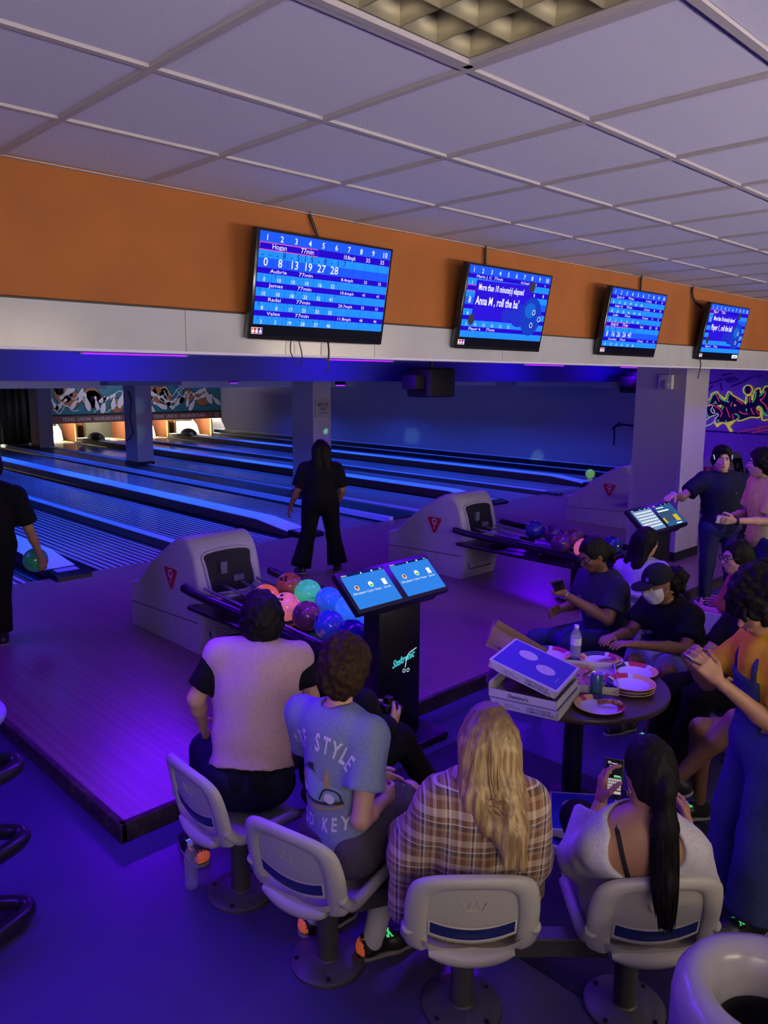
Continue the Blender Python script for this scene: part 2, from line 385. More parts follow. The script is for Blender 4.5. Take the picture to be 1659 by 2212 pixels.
# ceiling tiles -----------------------------------------------------
T = 0.61; OX = 1.8824*T; OY = 4.4375*T; ZC = 3.229
ceil = empty('ceiling', (0, 0, ZC)); ceil['kind'] = 'structure'
xs = [OX+T*i for i in range(-4, 26)]; ys = [YB]+[OY-T*j for j in range(0, 9)]
bm = bmesh.new(); box(bm, 0.010, T-0.010, 0.010, T-0.010, 0.0, 0.016, 0.004, 1); tm = bpy.data.meshes.new('ceiling_tile'); bm.to_mesh(tm); bm.free(); tm.materials.append(M_TILE)
bm = bmesh.new(); box(bm, 0.010, T-0.010, 0.010, (YB-OY)-0.004, 0.0, 0.016, 0.004, 1); tm2 = bpy.data.meshes.new('ceiling_tile'); bm.to_mesh(tm2); bm.free(); tm2.materials.append(M_TILE)
TRX = OX; TRY = OY-T*3        # the troffer's cell
for i, x in enumerate(xs[:-1]):
    for j in range(len(ys)-1):
        y = ys[j+1]
        if abs(x-TRX) < .01 and abs(y-TRY) < .01: continue
        o = link('ceiling_tile', tm2 if j == 0 else tm, None, ceil); o.location = (x, y, 0.0)
for x in xs: boxo('grid_bar', x-.012, x+.012, ys[-1], YB, -0.010, 0.03, M_TBAR, ceil)
for y in ys[1:]:
    boxo('grid_bar', xs[0], xs[-1], y-.012, y+.012, -0.0095, 0.03, M_TBAR, ceil)
boxo('wall_angle', xs[0], xs[-1], YB-0.02, YB, -0.012, -0.008, M_TBAR, ceil)
struct(boxo('ceiling_back', -6, 17.1, -8, ys[-1], ZC-.016, ZC+.08, M_TILE)); struct(boxo('ceiling_left', -6, xs[0], ys[-1], YB, ZC-.016, ZC+.08, M_TILE))
struct(boxo('ceiling_slab', -6, 17.1, -8, YB+.1, ZC+.13, ZC+.2, M_BLACKM))
# troffer with parabolic louvre -------------------------------------
tr = empty('ceiling_light', (TRX+T/2, TRY+T/2, ZC))
tag(tr, 'recessed square ceiling light with shiny parabolic louvre cells', 'ceiling light')
h = T/2-.012
M_LOUV = mat('louvre_metal', (0.40, 0.36, 0.26), 0.34, 0.8)
bm = bmesh.new()
for a in ((-h, h, -h, -h+.022), (-h, h, h-.022, h), (-h, -h+.022, -h, h), (h-.022, h, -h, h)): box(bm, a[0], a[1], a[2], a[3], -0.012, 0.02)
bm_obj('trim_frame', bm, M_TBAR, tr)
bm = bmesh.new()
for a in ((-h, h, -h, -h+.004), (-h, h, h-.004, h), (-h, -h+.004, -h, h), (h-.004, h, -h, h)): box(bm, a[0], a[1], a[2], a[3], 0.02, 0.12)
box(bm, -h, h, -h, h, 0.118, 0.124); bm_obj('housing', bm, mat('housing_blue', (0.03, 0.03, 0.06), 0.5), tr)
g = h-.03; nc = 4
for k in range(nc+1):
    t = -g+2*g*k/nc
    for ax in (0, 1):
        bm = bmesh.new(); n = 5
        for s in (-1, 1):
            pr = [(s*(0.0012+0.020*(q/n)**1.7), 0.066*q/n) for q in range(n+1)]
            va = []; vb = []
            for d, z in pr:
                p0 = (t+d, -g, z) if ax == 0 else (-g, t+d, z); p1 = (t+d, g, z) if ax == 0 else (g, t+d, z)
                va.append(bm.verts.new(p0)); vb.append(bm.verts.new(p1))
            for q in range(n): bm.faces.new((va[q], va[q+1], vb[q+1], vb[q]))
        bm_obj('louvre_blade', bm, M_LOUV, tr, True)
for yy in (-0.13, 0.13):
    bm = bmesh.new(); tube(bm, [(-g+.02, yy, 0.098), (g-.02, yy, 0.098)], 0.013, 10)
    bm_obj('lamp_tube', bm, glow('dim_tube', (1.0, 0.84, 0.5), 0.12), tr, True)
# sprinkler ---------------------------------------------------------
sp = empty('sprinkler', (6.86, 2.36, ZC)); tag(sp, 'small white fire sprinkler on the ceiling at the right', 'sprinkler')
bm = bmesh.new(); lathe(bm, [(0.0, 0.0), (0.04, 0.0), (0.036, -0.012), (0.012, -0.014), (0.012, -0.05), (0.0, -0.05)], 20); bm_obj('escutcheon', bm, mat('white_metal', (0.6, 0.58, 0.6), 0.4), sp, True)
bm = bmesh.new(); lathe(bm, [(0.0, -0.052), (0.018, -0.052), (0.018, -0.056), (0.0, -0.056)], 16); bm_obj('deflector', bm, mat('white_metal', (0.6, 0.58, 0.6), 0.4), sp)
# columns -----------------------------------------------------------
def column(x0, x1, y0, y1, z0, z1, nm='wall_column'):
    e = empty(nm, ((x0+x1)/2, (y0+y1)/2, z0)); e['kind'] = 'structure'
    bm = bmesh.new(); w, d = (x1-x0)/2, (y1-y0)/2; box(bm, -w, w, -d, d, 0, z1-z0, 0.006, 1); bm_obj('shaft', bm, M_COLUMN, e)
    return e
c2 = column(9.36, 9.80, 18.55, 19.2, 0.12, 2.33); boxo('capital', -1.0, 1.0, -0.5, 0.5, 2.02, 2.2, mat('capital_paint', (0.2, 0.24, 0.42), 0.6), c2)
c1 = column(9.36, 9.80, 25.0, 25.7, 0.12, 2.33)
c3 = column(9.36, 9.80, 11.5, 12.15, 0.12, 2.33)
for c, l in ((c1, 1), (c2, 1), (c3, 1)): boxo('column_base', -.235, .235, -.34, .34, 0, 0.09, M_STRIP, c)
c4 = column(9.42, 10.06, 4.35, 5.02, 0.1, 2.78)
boxo('column_base', -.33, .33, -.345, .345, 0, 0.12, M_BLACKM, c4)
M_GUARD = mat('clear_guard', (0.75, 0.7, 0.8), 0.12, alpha=0.22)
for sx, sy in ((-1, -1), (-1, 1), (1, -1)):
    bm = bmesh.new()
    box(bm, *sorted((sx*.323, sx*.323-sx*.05)), *sorted((sy*.337, sy*.341)), 0.06, 1.23); box(bm, *sorted((sx*.322, sx*.326)), *sorted((sy*.337, sy*.337-sy*.05)), 0.06, 1.23)
    bm_obj('corner_guard', bm, M_GUARD, c4)
# ------------------------------------------------------------------ score screens
G_WHITE = glow('screen_white', (1, 1, 1), 1.0); G_SKY = glow('screen_sky', (0.010, 0.19, 1.0), 1.5); G_BLUE = glow('screen_blue', (0.008, 0.07, 0.85), 1.5)
G_NAVY = glow('screen_navy', (0.015, 0.0, 0.52), 1.2); G_INK = glow('screen_ink', (0.0, 0.02, 0.16), 0.6); G_PINK = glow('screen_pink', (0.8, 0.10, 0.55), 0.8)
G_PALE = glow('screen_pale', (0.12, 0.45, 1.0), 1.0); G_BLACK = glow('screen_dark', (0.004, 0.004, 0.012), 1.0); G_RED = glow('screen_red', (0.6, 0.05, 0.05), 0.9)
G_VIOL = glow('screen_violet', (0.02, 0.004, 0.62), 1.2); G_GREY = glow('screen_grey', (0.05, 0.05, 0.06), 0.8)
M_BEZEL = mat('tv_bezel', (0.010, 0.010, 0.012), 0.18)
def tv(xl, label, rows, dialog=None, lane=None):
    W_, H_ = 0.89, 0.512
    top, bot = Vector((xl, 3.115, 3.078)), Vector((xl, 3.205, 2.574))
    ey = (top-bot).normalized(); ex = Vector((1, 0, 0)); ez = ex.cross(ey)      # ez points to the viewer
    e = empty('television', (xl+W_/2, 3.20, 2.82)); tag(e, label, 'television', 'score screens along the bulkhead')
    Mi = e.matrix_world.inverted() if False else Matrix.Translation((-(xl+W_/2), -3.20, -2.82))
    Fm = Mi @ frame(bot, ex, ey, ez)
    bm = bmesh.new(); box(bm, 0, W_, 0, H_, -0.045, 0.0, 0.006, 2, Fm); autosmooth(bm_obj('housing', bm, M_BEZEL, e))
    bm = bmesh.new(); box(bm, .2, .69, .1, .42, -0.085, -0.045, 0.012, 2, Fm); bm_obj('back_cover', bm, M_BLACK, e)
    bm = bmesh.new(); box(bm, .3, .36, .12, .40, -0.16, -0.085, 0, 2, Fm); box(bm, .53, .59, .12, .40, -0.16, -0.085, 0, 2, Fm); bm_obj('wall_mount', bm, M_BLACK, e)
    x0, x1, y0, y1 = .014, W_-.014, .020, H_-.012; w = x1-x0; h = y1-y0
    X = lambda u: x0+u*w
    Y = lambda v: y1-v*h
    f = Flat(); f.rect(x0, x1, y0, y1); f.build('screen', mat('screen_glass', (0.006, 0.006, 0.012), 0.12), Fm, e, 0.0006)
    sky, blue, navy, ink, wh, pale = Flat(), Flat(), Flat(), Flat(), Flat(), Flat()
    blue.rect(X(.005), X(.995), Y(.10), Y(.0))
    xs_ = [.055+.099*i for i in range(10)]
    for i in range(10): wh.text(str(i+1), X(xs_[i]), Y(.083), h*.058, 'CENTER', bold=.01)
    v = .10; n = len(rows)
    tall = next((i for i, r in enumerate(rows) if r[4]), -1)
    unit = (.89-.10)/(n+ (0.75 if tall >= 0 else 0)); pink = Flat()
    for i, (nm, mph, tot, fr, big) in enumerate(rows):
        k = 1.75 if big else 1.0; hb = unit*.40*(1.3 if big else 1); hs = unit*k-hb; st = .057 if big else .036
        navy.rect(X(.005), X(.995), Y(v+hb), Y(v))
        sc = .66 if not big else .70
        wh.text(nm, X(.09), Y(v+hb*.80), h*hb*sc, 'LEFT', sx=1.5 if not big else 1.0); wh.text('77min', X(.29), Y(v+hb*.80), h*hb*sc, 'LEFT', sx=1.5 if not big else 1.0)
        wh.text(mph, X(.61), Y(v+hb*.80), h*hb*sc*.9, 'LEFT', sx=1.3 if not big else .8); wh.text(tot, X(.81), Y(v+hb*.8), h*hb*sc*.9, 'CENTER', sx=1.1); wh.text(tot, X(.93), Y(v+hb*.8), h*hb*sc*.9, 'CENTER', sx=1.1)
        if big: pink.stroke([(X(.008), Y(v+.004)), (X(.41), Y(v+.004)), (X(.41), Y(v+hb)), (X(.008), Y(v+hb)), (X(.008), Y(v+.004))], .005, smooth=False)
        s0, s1 = v+hb, v+hb+hs
        sky.rect(X(.005), X(.995), Y(s0+hs*.46), Y(s0)); blue.rect(X(.005), X(.995), Y(s1), Y(s0+hs*.46)) if big else sky.rect(X(.005), X(.995), Y(s1), Y(s0+hs*.46))
        for c in range(1, 10): navy.rect(X(.005+.099*c)-.0007, X(.005+.099*c)+.0007, Y(s1), Y(s0), .0004)
        for c in range(10): pale.rect(X(.055+.099*c)-.0007, X(.055+.099*c)+.0007, Y(s0+hs*.38), Y(s0), .0004)
        for c, (a, b, t) in enumerate(fr):
            if a: ink.text(a, X(.030+.099*c), Y(s0+hs*.40), h*hs*.36, 'CENTER', .0006)
            if b: ink.text(b, X(.080+.099*c), Y(s0+hs*.40), h*hs*.36, 'CENTER', .0006)
            if t: wh.text(t, X(.055+.099*c), Y(s1-hs*.10), h*hs*.48, 'CENTER', .0006, bold=.005)
        v = s1
    for fl, m_, nm in ((sky, G_SKY, 'score_cells'), (blue, G_BLUE, 'score_header'), (navy, G_NAVY, 'name_bands'), (pale, G_PALE, 'frame_ticks')):
        fl.build(nm, m_, Fm, e, 0.0010)
    if pink.v: pink.build('turn_marker', G_PINK, Fm, e, 0.0020)
    ink.build('pin_counts', G_INK, Fm, e, 0.0018); wh.build('score_lettering', G_WHITE, Fm, e, 0.0018)
    ic = Flat(); ic.rect(X(-.004), X(.045), Y(.985), Y(.925)); ic.build('pin_icon', G_RED, Fm, e, 0.0016)
    ic = Flat(); ic.rect(X(.045), X(.07), Y(.985), Y(.925)); ic.build('pin_icon', G_NAVY, Fm, e, 0.0016)
    ic = Flat()
    for q in (.008, .032, .058): ic.disc(X(q), Y(.962), h*.016); ic.rect(X(q)-.002, X(q)+.002, Y(.95), Y(.93))
    ic.stroke([(X(-.004), Y(.925)), (X(.07), Y(.925)), (X(.07), Y(.985)), (X(-.004), Y(.985)), (X(-.004), Y(.925))], .002, smooth=False); ic.build('icon_pins', G_WHITE, Fm, e, 0.0022)
    if dialog:
        f = Flat(); f.poly([(X(.10), Y(.17)), (X(.76), Y(.155)), (X(.80), Y(.66)), (X(.10), Y(.675))]); f.build('message_box', G_VIOL, Fm, e, 0.0028)
        f = Flat(); f.disc(X(.66), Y(.56), .10, .075); f.disc(X(.5), Y(.58), .05, .04); f.build('message_glow', glow('screen_swirl', (0.015, 0.03, 0.70), .9), Fm, e, 0.0030)
        f = Flat(); f.text(dialog[0], X(.13), Y(.290), h*.082, sx=.66, bold=.016); f.text(dialog[1], X(.12), Y(.47), h*.108, sx=.74, bold=.018); f.build('message_lettering', G_WHITE, Fm, e, 0.0036)
        f = Flat(); f.disc(X(.81), Y(.56), .115, .125); f.build('ball_picture', glow('screen_ball', (0.008, 0.05, 0.62), .9), Fm, e, 0.0040)
        f = Flat(); f.disc(X(.79), Y(.48), .06, .05); f.build('ball_sheen', glow('screen_sheen', (0.01, 0.16, 0.85), .8), Fm, e, 0.0043)
        f = Flat()
        for u_, v_ in ((.84, .50), (.92, .585), (.83, .675)): f.ring(X(u_), Y(v_), .0135, .0175)
        f.build('finger_hole_rings', G_WHITE, Fm, e, 0.0046)
        f = Flat(); f.disc(X(.765), Y(.165), .030, .036); f.disc(X(.10), Y(.665), .030, .034); f.build('corner_knobs', G_GREY, Fm, e, 0.0046)
    if lane:
        f = Flat(); f.rect(X(.84), X(.99), Y(.985), Y(.915)); f.build('lane_plate', G_WHITE, Fm, e, 0.0016)
        f = Flat(); f.text(lane, X(.915), Y(.972), h*.042, 'CENTER', sx=.8, bold=.015); f.build('lane_lettering', G_BLACK, Fm, e, 0.0024)
    return e
def fr(s, tots):
    a = s.split(); t = tots.split(); return [(x[0] if x[0] != '_' else '', x[1] if len(x) > 1 and x[1] != '_' else '', t[i] if i < len(t) else '') for i, x in enumerate(a)]
R1 = [('Hogan', '10.8mph', '35', fr('-- -8 -5 15 -8 -1 7_', '0 8 13 19 27 28'), True), ('Aubrie', '8.4mph', '22', fr('-- X_ -- -- -6 -6', '0 10 10 10 16 22'), False),
      ('James', '10.6mph', '41', fr('X_ -- -8 5- 9- -9', '10 10 18 23 32 41'), False), ('Radai', '20.7mph', '33', fr('8- -- 72 35 8- --', '8 8 17 25 33 33'), False), ('Valex', '11.8mph', '46', fr('3- -- 9/ 63 63 9-', '3 3 19 28 37 46'), False)]
R2 = [('Mario J. C', '16.2mph', '6', fr('1- -- -- 6- -- --', '1 1 8 8 8 8'), False), ('', '', '8', fr('-- -- 8- -- -- --', '8 8 8 8 8 8'), True), ('', '', '', fr('-- -- -- -- -- --', '8 8 8 8 8 8'), False), ('', '', '0', fr('3- 12 -- -- -- --', '3 12 12 12 12 12'), False), ('Player 6', '', '', fr('-- --', ''), False)]
R3 = [('Zach H', '11.4mph', '27', fr('17 34 7- 23 3/ 10', '8 15 22 27 37 38'), False), ('Adair G', '16.2mph', '78', fr('X_ X_ 8- 7- -3 32', '18 26 34 41 44 49'), False), ('Lydia', '15.2mph', '21', fr('2- -1 -- 3- 6- 8-', '2 3 3 6 12 20'), False),
      ('Emily H', '9mph', '53', fr('-8 -8 -/ -- 6/ 7_', '8 16 26 26 43'), True), ('Caroline', '13.0mph', '47', fr('8- 14 26 -- -- 23', '8 13 21 21 21 26'), False)]
R4 = [('Player 1', '', '', fr('-- --', '0 0'), True), ('', '', '', [], False), ('', '', '', [], False), ('', '', '', [], False), ('Player 5', '', '', [], False)]
tv(2.213, 'nearest wall television showing a full bowling score table', R1)
tv(3.735, 'second wall television with a blue message box over its scores', R2, ('More than 10 minute(s) elapsed', 'Anna M , roll the ba\''))
tv(5.40, 'third wall television showing a small score table without a message', R3)
tv(7.12, 'farthest wall television with a message box and a white lane plate', R4, ('More than 10 minute(s) elapsed', 'Player 1 , roll the ball'), 'LANE 6')
M_CORD = mat('cord_black', (0.01, 0.01, 0.012), 0.5)
def cord(label, pts, r=.006, m=M_CORD, name='power_cord', group=None):
    bm = bmesh.new(); tube(bm, spline(pts, 8), r, 8); o = bm_obj(name, bm, m, None, True); tag(o, label, 'cord', group); return o
cord('cable bundle rising from the nearest television to the ceiling', [(2.73, 3.24, 3.05), (2.70, 3.26, 3.10), (2.665, 3.275, 3.19), (2.655, 3.28, 3.226)], .008)
cord('cable rising from the second television to the ceiling', [(4.10, 3.25, 3.05), (4.09, 3.27, 3.10), (4.09, 3.275, 3.226)], .008)
cord('cable rising from the third television to the ceiling', [(6.11, 3.25, 3.05), (6.115, 3.27, 3.10), (6.125, 3.275, 3.226)], .009)
cord('cable rising from the farthest television to the ceiling', [(7.22, 3.24, 3.04), (7.10, 3.26, 3.10), (7.07, 3.275, 3.17), (7.09, 3.28, 3.226)], .010)
cord('thin looped cable hanging below the nearest television', [(2.50, 3.24, 2.60), (2.49, 3.235, 2.52), (2.53, 3.225, 2.45), (2.555, 3.225, 2.50), (2.54, 3.24, 2.60)], .003)
cord('straight black cable hanging below the nearest television', [(2.735, 3.235, 2.60), (2.735, 3.225, 2.52), (2.733, 3.24, 2.42)], .005)
cord('cable hanging below the farthest television', [(7.24, 3.24, 2.60), (7.245, 3.225, 2.52), (7.235, 3.24, 2.40)], .006)
# ------------------------------------------------------------------ black-light tubes over the foul line
TUBE_L = ['black light tube at the far left under the white fascia', 'black light tube below the nearest television', 'black light tube below the second television', 'black light tube beside the right column']
for (x, L, lb) in ((4.12, 1.2, TUBE_L[0]), (7.45, 1.2, TUBE_L[1]), (11.86, 1.2, TUBE_L[2]), (15.1, 1.2, TUBE_L[3])):
    e = empty('black_light', (x, 8.1, 2.628)); tag(e, lb, 'light', 'black light tubes over the foul line')
    boxo('fixture', -L/2-.06, L/2+.06, -.045, .045, 0.03, 0.08, mat('fixture_white', (0.4, 0.38, 0.45), 0.5), e, .006)
    for s in (-1, 1): boxo('socket', *sorted((s*L/2, s*(L/2+.03))), -.02, .02, -0.02, 0.04, mat('fixture_white', (0.4, 0.38, 0.45), 0.5), e)
    bm = bmesh.new(); tube(bm, [(-L/2, 0, 0), (L/2, 0, 0)], .020, 12); bm_obj('lamp_tube', bm, glow('uv_tube', (0.20, 0.010, 1.0), 3.2), e, True)
# projectors
def projector(loc, label):
    e = empty('speaker', loc); tag(e, label, 'speaker', 'black loudspeakers hung over the foul line')
    bm = bmesh.new(); box(bm, -.30, .30, -.25, .25, -.24, .20, .05, 3); autosmooth(bm_obj('cabinet', bm, M_BLACKM, e))
    bm = bmesh.new(); box(bm, -.50, -.30, -.15, .15, -.12, .10, .03, 2); autosmooth(bm_obj('side_horn', bm, M_BLACKM, e))
    bm = bmesh.new(); tube(bm, [(0, 0, .2), (0, 0, .372)], .03, 10); bm_obj('bracket', bm, M_BLACK, e)
projector((8.95, 8.15, 2.335), 'black loudspeaker hanging below the nearest television and purple tube')
projector((15.6, 8.3, 2.335), 'black loudspeaker hanging next to the right column')
# white light strips at the far end of the navy beam and on the side wall
M_FIX = mat('strip_fixture', (0.75, 0.70, 0.74), 0.5)
for i, (x0, x1, lb) in enumerate(((4.2, 8.72, 'long white ceiling strip light left of the middle column'), (10.75, 17.0, 'long white ceiling strip light between the middle column and the side wall'))):
    e = empty('strip_light', ((x0+x1)/2, 18.9, 2.33)); tag(e, lb, 'light', 'white strip lights over the lanes'); hw = (x1-x0)/2
    boxo('housing', -hw, hw, -.1, .1, -.26, -0.06, M_FIX, e, .015); boxo('hanger', -hw+.3, -hw+.34, -.02, .02, -.06, 0, M_FIX, e); boxo('hanger', hw-.34, hw-.3, -.02, .02, -.06, 0, M_FIX, e)
    boxo('end_cap', -hw-.02, -hw, -.11, .11, -.27, -0.05, M_FIX, e); boxo('end_cap', hw, hw+.02, -.11, .11, -.27, -0.05, M_FIX, e)
for y0, y1, lb in ((9.6, 12.4, 'white strip light on the side wall near the right column'), (13.2, 16.3, 'white strip light on the side wall above the pale light spot')):
    e = empty('strip_light', (17.0, (y0+y1)/2, 2.3)); tag(e, lb, 'light', 'white strip lights on the side wall'); hw = (y1-y0)/2
    boxo('housing', -.06, .05, -hw, hw, -.12, .03, M_FIX, e, .012); boxo('end_cap', -.065, .06, -hw-.02, -hw, -.125, .03, M_FIX, e); boxo('end_cap', -.065, .06, hw, hw+.02, -.125, .03, M_FIX, e)
# small black-light lamps over the lanes
for (x, y, lb) in ((11.6, 17.5, 'tiny purple lamp over the lanes at the left'), (11.0, 12.6, 'tiny purple lamp over the lanes below the loudspeaker')):
    e = empty('black_light', (x, y, 2.22)); tag(e, lb, 'light', 'small purple lamps over the lanes')
    boxo('fixture', -.12, .12, -.04, .04, 0.0, .11, M_BLACK, e, .01); boxo('lamp', -.1, .1, -.03, .03, -.02, .0, glow('uv_tube', (0.20, 0.010, 1.0), 3.2), e)
# column things
e = empty('emergency_light', (9.42, 4.60, 2.36)); tag(e, 'small pale emergency light box on the right column', 'emergency light')
boxo('housing', -.07, 0, -.09, .09, -.09, .09, mat('pale_box', (0.42, 0.39, 0.42), 0.5), e, .01)
boxo('side_box', -.07, 0, -.20, -.09, -.10, .07, mat('pale_box', (0.42, 0.39, 0.42), 0.5), e, .01) if False else None
bm = bmesh.new(); lathe(bm, [(.0, .012), (.05, .010), (.058, 0)], 20, frame((-.07, 0, -.03), (0, 1, 0), (0, 0, 1), (-1, 0, 0))); bm_obj('lamp_lens', bm, mat('lens', (0.3, 0.3, 0.35), 0.1, 0.3), e, True)
bm = bmesh.new(); tube(bm, spline([(-.02, -.03, .09), (-.02, -.02, .2), (-.02, .02, .33)], 6), .006, 8); bm_obj('conduit', bm, mat('pale_box', (0.42, 0.39, 0.42), 0.5), e)
e = empty('wall_sign', (9.58, 11.485, 1.80)); tag(e, 'pale employees only sign on the middle column', 'sign')
boxo('plate', -.19, .19, -.012, 0, -.17, .17, mat('sign_plate', (0.30, 0.28, 0.25), 0.5), e)
f = Flat(); f.text('EMPLOYEES', 0, .045, .060, 'CENTER', sx=.62, bold=.02); f.text('ONLY', 0, -.03, .055, 'CENTER', sx=.8, bold=.02); f.text('STAFF AREA', 0, -.095, .03, 'CENTER', sx=.9)
f.build('lettering', M_BLACKM, frame((0, -.014, 0), (1, 0, 0), (0, 0, 1)), e)
cord('thin dark cable dangling down the face of the middle left column', [(9.345, 18.9, 2.0), (9.345, 18.75, 1.75), (9.33, 18.82, 1.3), (9.33, 18.7, .95), (9.34, 19.1, .7)], .014)
# ------------------------------------------------------------------ far end: masking units, pits, pins
M_TEAL = mat('mural_teal', (0.015, 0.13, 0.18), 0.5); M_MBROWN = mat('mural_brown', (0.30, 0.11, 0.04), 0.5); M_MWHITE = mat('mural_white', (0.60, 0.58, 0.62), 0.5); M_MDARK = mat('mural_line', (0.012, 0.016, 0.05), 0.5)
M_BAND = mat('mask_band', (0.12, 0.05, 0.045), 0.5); M_LETTER = mat('mask_letter', (0.48, 0.42, 0.48), 0.5); M_YEL = mat('pit_yellow', (0.62, 0.44, 0.14), 0.5); M_KICK = mat('kickback', (0.15, 0.05, 0.025), 0.5)
def pin_outline(L, k=1.0):
    pr = [(0, .021), (.03, .03), (.2, .056), (.3, .060), (.42, .052), (.55, .036), (.66, .025), (.74, .023), (.84, .031), (.92, .032), (.97, .022), (1.0, .0)]
    a = [(r*2.6*L*k, t*L) for t, r in pr]; return [(-x, y) for x, y in a]+[(x, y) for x, y in reversed(a[:-1])]
def mural(e, w, h, seed, M):
    rnd = random.Random(seed); f0, dk, br, wh, sw = Flat(), Flat(), Flat(), Flat(), Flat()
    f0.rect(-w/2, w/2, 0, h); f0.build('mural_board', M_TEAL, M, e, .001)
    balls = [(rnd.uniform(-w/2+.35, w/2-.35), rnd.uniform(.2, h-.15), rnd.uniform(.22, .36)) for _ in range(6)]
    holes = Flat()
    for x, y, r in balls:
        r = min(r, y-.01, h-.01-y) if rnd.random() < .4 else min(r, w/2-abs(x)-.02)
        pts = [(x+(r+.03)*math.cos(a), min(h-.005, max(.005, y+(r+.03)*math.sin(a)))) for a in [2*PI*i/24 for i in range(24)]]; dk.poly(pts)
        br.poly([(x+r*math.cos(a), min(h-.01, max(.01, y+r*math.sin(a)))) for a in [2*PI*i/24 for i in range(24)]])
        for q in range(3): holes.disc(x+.06*math.cos(q*2)+.03, min(h-.05, max(.05, y+.05*math.sin(q*2))), .022, n=10)
    for i in range(13):
        cx = -w/2+.2+(w-.4)*(i+.5)/13+rnd.uniform(-.08, .08); cy = rnd.uniform(.22, h-.22); L = rnd.uniform(.48, .74); a = rnd.choice([-1, 1])*rnd.uniform(.15, 1.2)+(PI if rnd.random() < .35 else 0)
        for k, fl in ((1.35, dk), (1.0, wh)):
            pts = []
            for px, py in pin_outline(L, k):
                py = (py-L/2)*(1.06 if k > 1 else 1); X_ = cx+px*math.cos(a)-py*math.sin(a); Y_ = cy+px*math.sin(a)+py*math.cos(a)
                pts.append((min(w/2-.005, max(-w/2+.005, X_)), min(h-.005, max(.005, Y_))))
            fl.poly(pts)
        t = .23*L; br.stroke([(cx-t*math.sin(a)-.045*math.cos(a), min(h-.02, max(.02, cy+t*math.cos(a)-.045*math.sin(a)))), (cx-t*math.sin(a)+.045*math.cos(a), min(h-.02, max(.02, cy+t*math.cos(a)+.045*math.sin(a))))], .02, .0016, smooth=False)
    for i in range(5):
        x = -w/2+.05; pts = []
        x = rnd.uniform(-w/2+.1, w/2-.9); y = rnd.uniform(.1, h-.1)
        for k in range(5): pts.append((min(w/2-.05, x+k*.22), min(h-.04, max(.04, y+rnd.uniform(-.28, .28)))))
        sw.stroke(pts, .026, n=7)
    dk.build('mural_outline', M_MDARK, M, e, .002); br.build('mural_balls', M_MBROWN, M, e, .003); holes.build('mural_holes', M_MDARK, M, e, .0036); wh.build('mural_pins', M_MWHITE, M, e, .0042); sw.build('mural_swirls', M_MWHITE, M, e, .0050)
def masking(xc, w, num, text, label, seed):
    e = empty('masking_unit', (xc, 26.75, 0.75)); tag(e, label, 'mural', 'bowling murals above the pins')
    boxo('board', -w/2, w/2, 0, .05, 0, 1.25, M_BLACKM, e)
    mural(e, w, .97, seed, frame((0, 0, .30), (1, 0, 0), (0, 0, 1)))
    boxo('name_band', -w/2, w/2, -.03, 0.01, 0.0, .25, M_BAND, e); boxo('dark_rail', -w/2, w/2, -.035, 0.01, .25, .30, M_BLACK, e)
    f = Flat(); f.text(text, -w*.04, .07, .125, 'CENTER', sx=.80, bold=.012, space=1.05); f.build('lettering', M_LETTER, frame((0, -.032, 0), (1, 0, 0), (0, 0, 1)), e)
    f = Flat(); f.text(num, w/2-.22, .05, .16, 'CENTER', sx=.8, bold=.01); f.build('lane_number', M_LETTER, frame((0, -.032, 0), (1, 0, 0), (0, 0, 1)), e)
    f = Flat(); f.disc(w/2-.55, .1, .02); f.disc(w/2-.7, .1, .02); f.build('red_lamps', glow('red_lamp', (0.7, 0.02, 0.02), .8), frame((0, -.033, 0), (1, 0, 0), (0, 0, 1)), e)
masking(15.40, 3.38, '12', 'TEXAS  UNION  UNDERGROUND', 'pin and ball mural signed with lane number 12', 3)
masking(12.0, 3.38, '10', 'TEXAS  UNION   NDERGROUND', 'pin and ball mural between the two left columns', 11)
masking(6.95, 3.4, '8', 'TEXAS  UNION  UNDERGROUND', 'pin and ball mural at the left edge beyond the curtain', 5)
# black curtain closing the column strip
cu = bmesh.new(); n = 40; va = []; vb = []
for i in range(n+1):
    x = 8.68+1.6*i/n; y = 26.78+.05*math.sin(i*1.1)+.03*math.sin(i*2.3)
    va.append(cu.verts.new((x, y+.02*math.sin(i*.7), .12))); vb.append(cu.verts.new((x, y, 2.1)))
for i in range(n): cu.faces.new((va[i], va[i+1], vb[i+1], vb[i]))
o = bm_obj('curtain', cu, mat('black_cloth', (0.03, 0.03, 0.03), .6), None, True); tag(o, 'black curtain hanging left of the far column', 'curtain')
sm = o.modifiers.new('thick', 'SOLIDIFY'); sm.thickness = .01
struct(boxo('wall_pit', -6, 17.1, 28.1, 28.2, -.05, 2.4, mat('pit_wall', (0.22, 0.2, 0.15), .8)))
M_PIN = mat('pin_white', (0.80, 0.78, 0.70), 0.25, coat=.3); M_PINRED = mat('pin_stripe', (0.5, 0.03, 0.03), .4)
bm = bmesh.new(); PINP = [(.0, 0), (.026, 0), (.029, .02), (.046, .07), (.060, .114), (.0585, .14), (.0485, .18), (.031, .23), (.0233, .254), (.0228, .27), (.0255, .30), (.0325, .345), (.0318, .36), (.022, .378), (.0, .381)]
lathe(bm, PINP, 14, cap=False); pin_me = bpy.data.meshes.new('bowling_pin'); bm.to_mesh(pin_me); bm.free(); pin_me.materials.append(M_PIN); pin_me.shade_smooth()
bm = bmesh.new(); lathe(bm, [(.0262, .244), (.0262, .252)], 14, cap=False); lathe(bm, [(.0250, .262), (.0246, .27)], 14, cap=False); ring_me = bpy.data.meshes.new('neck_stripe'); bm.to_mesh(ring_me); bm.free(); ring_me.materials.append(M_PINRED)
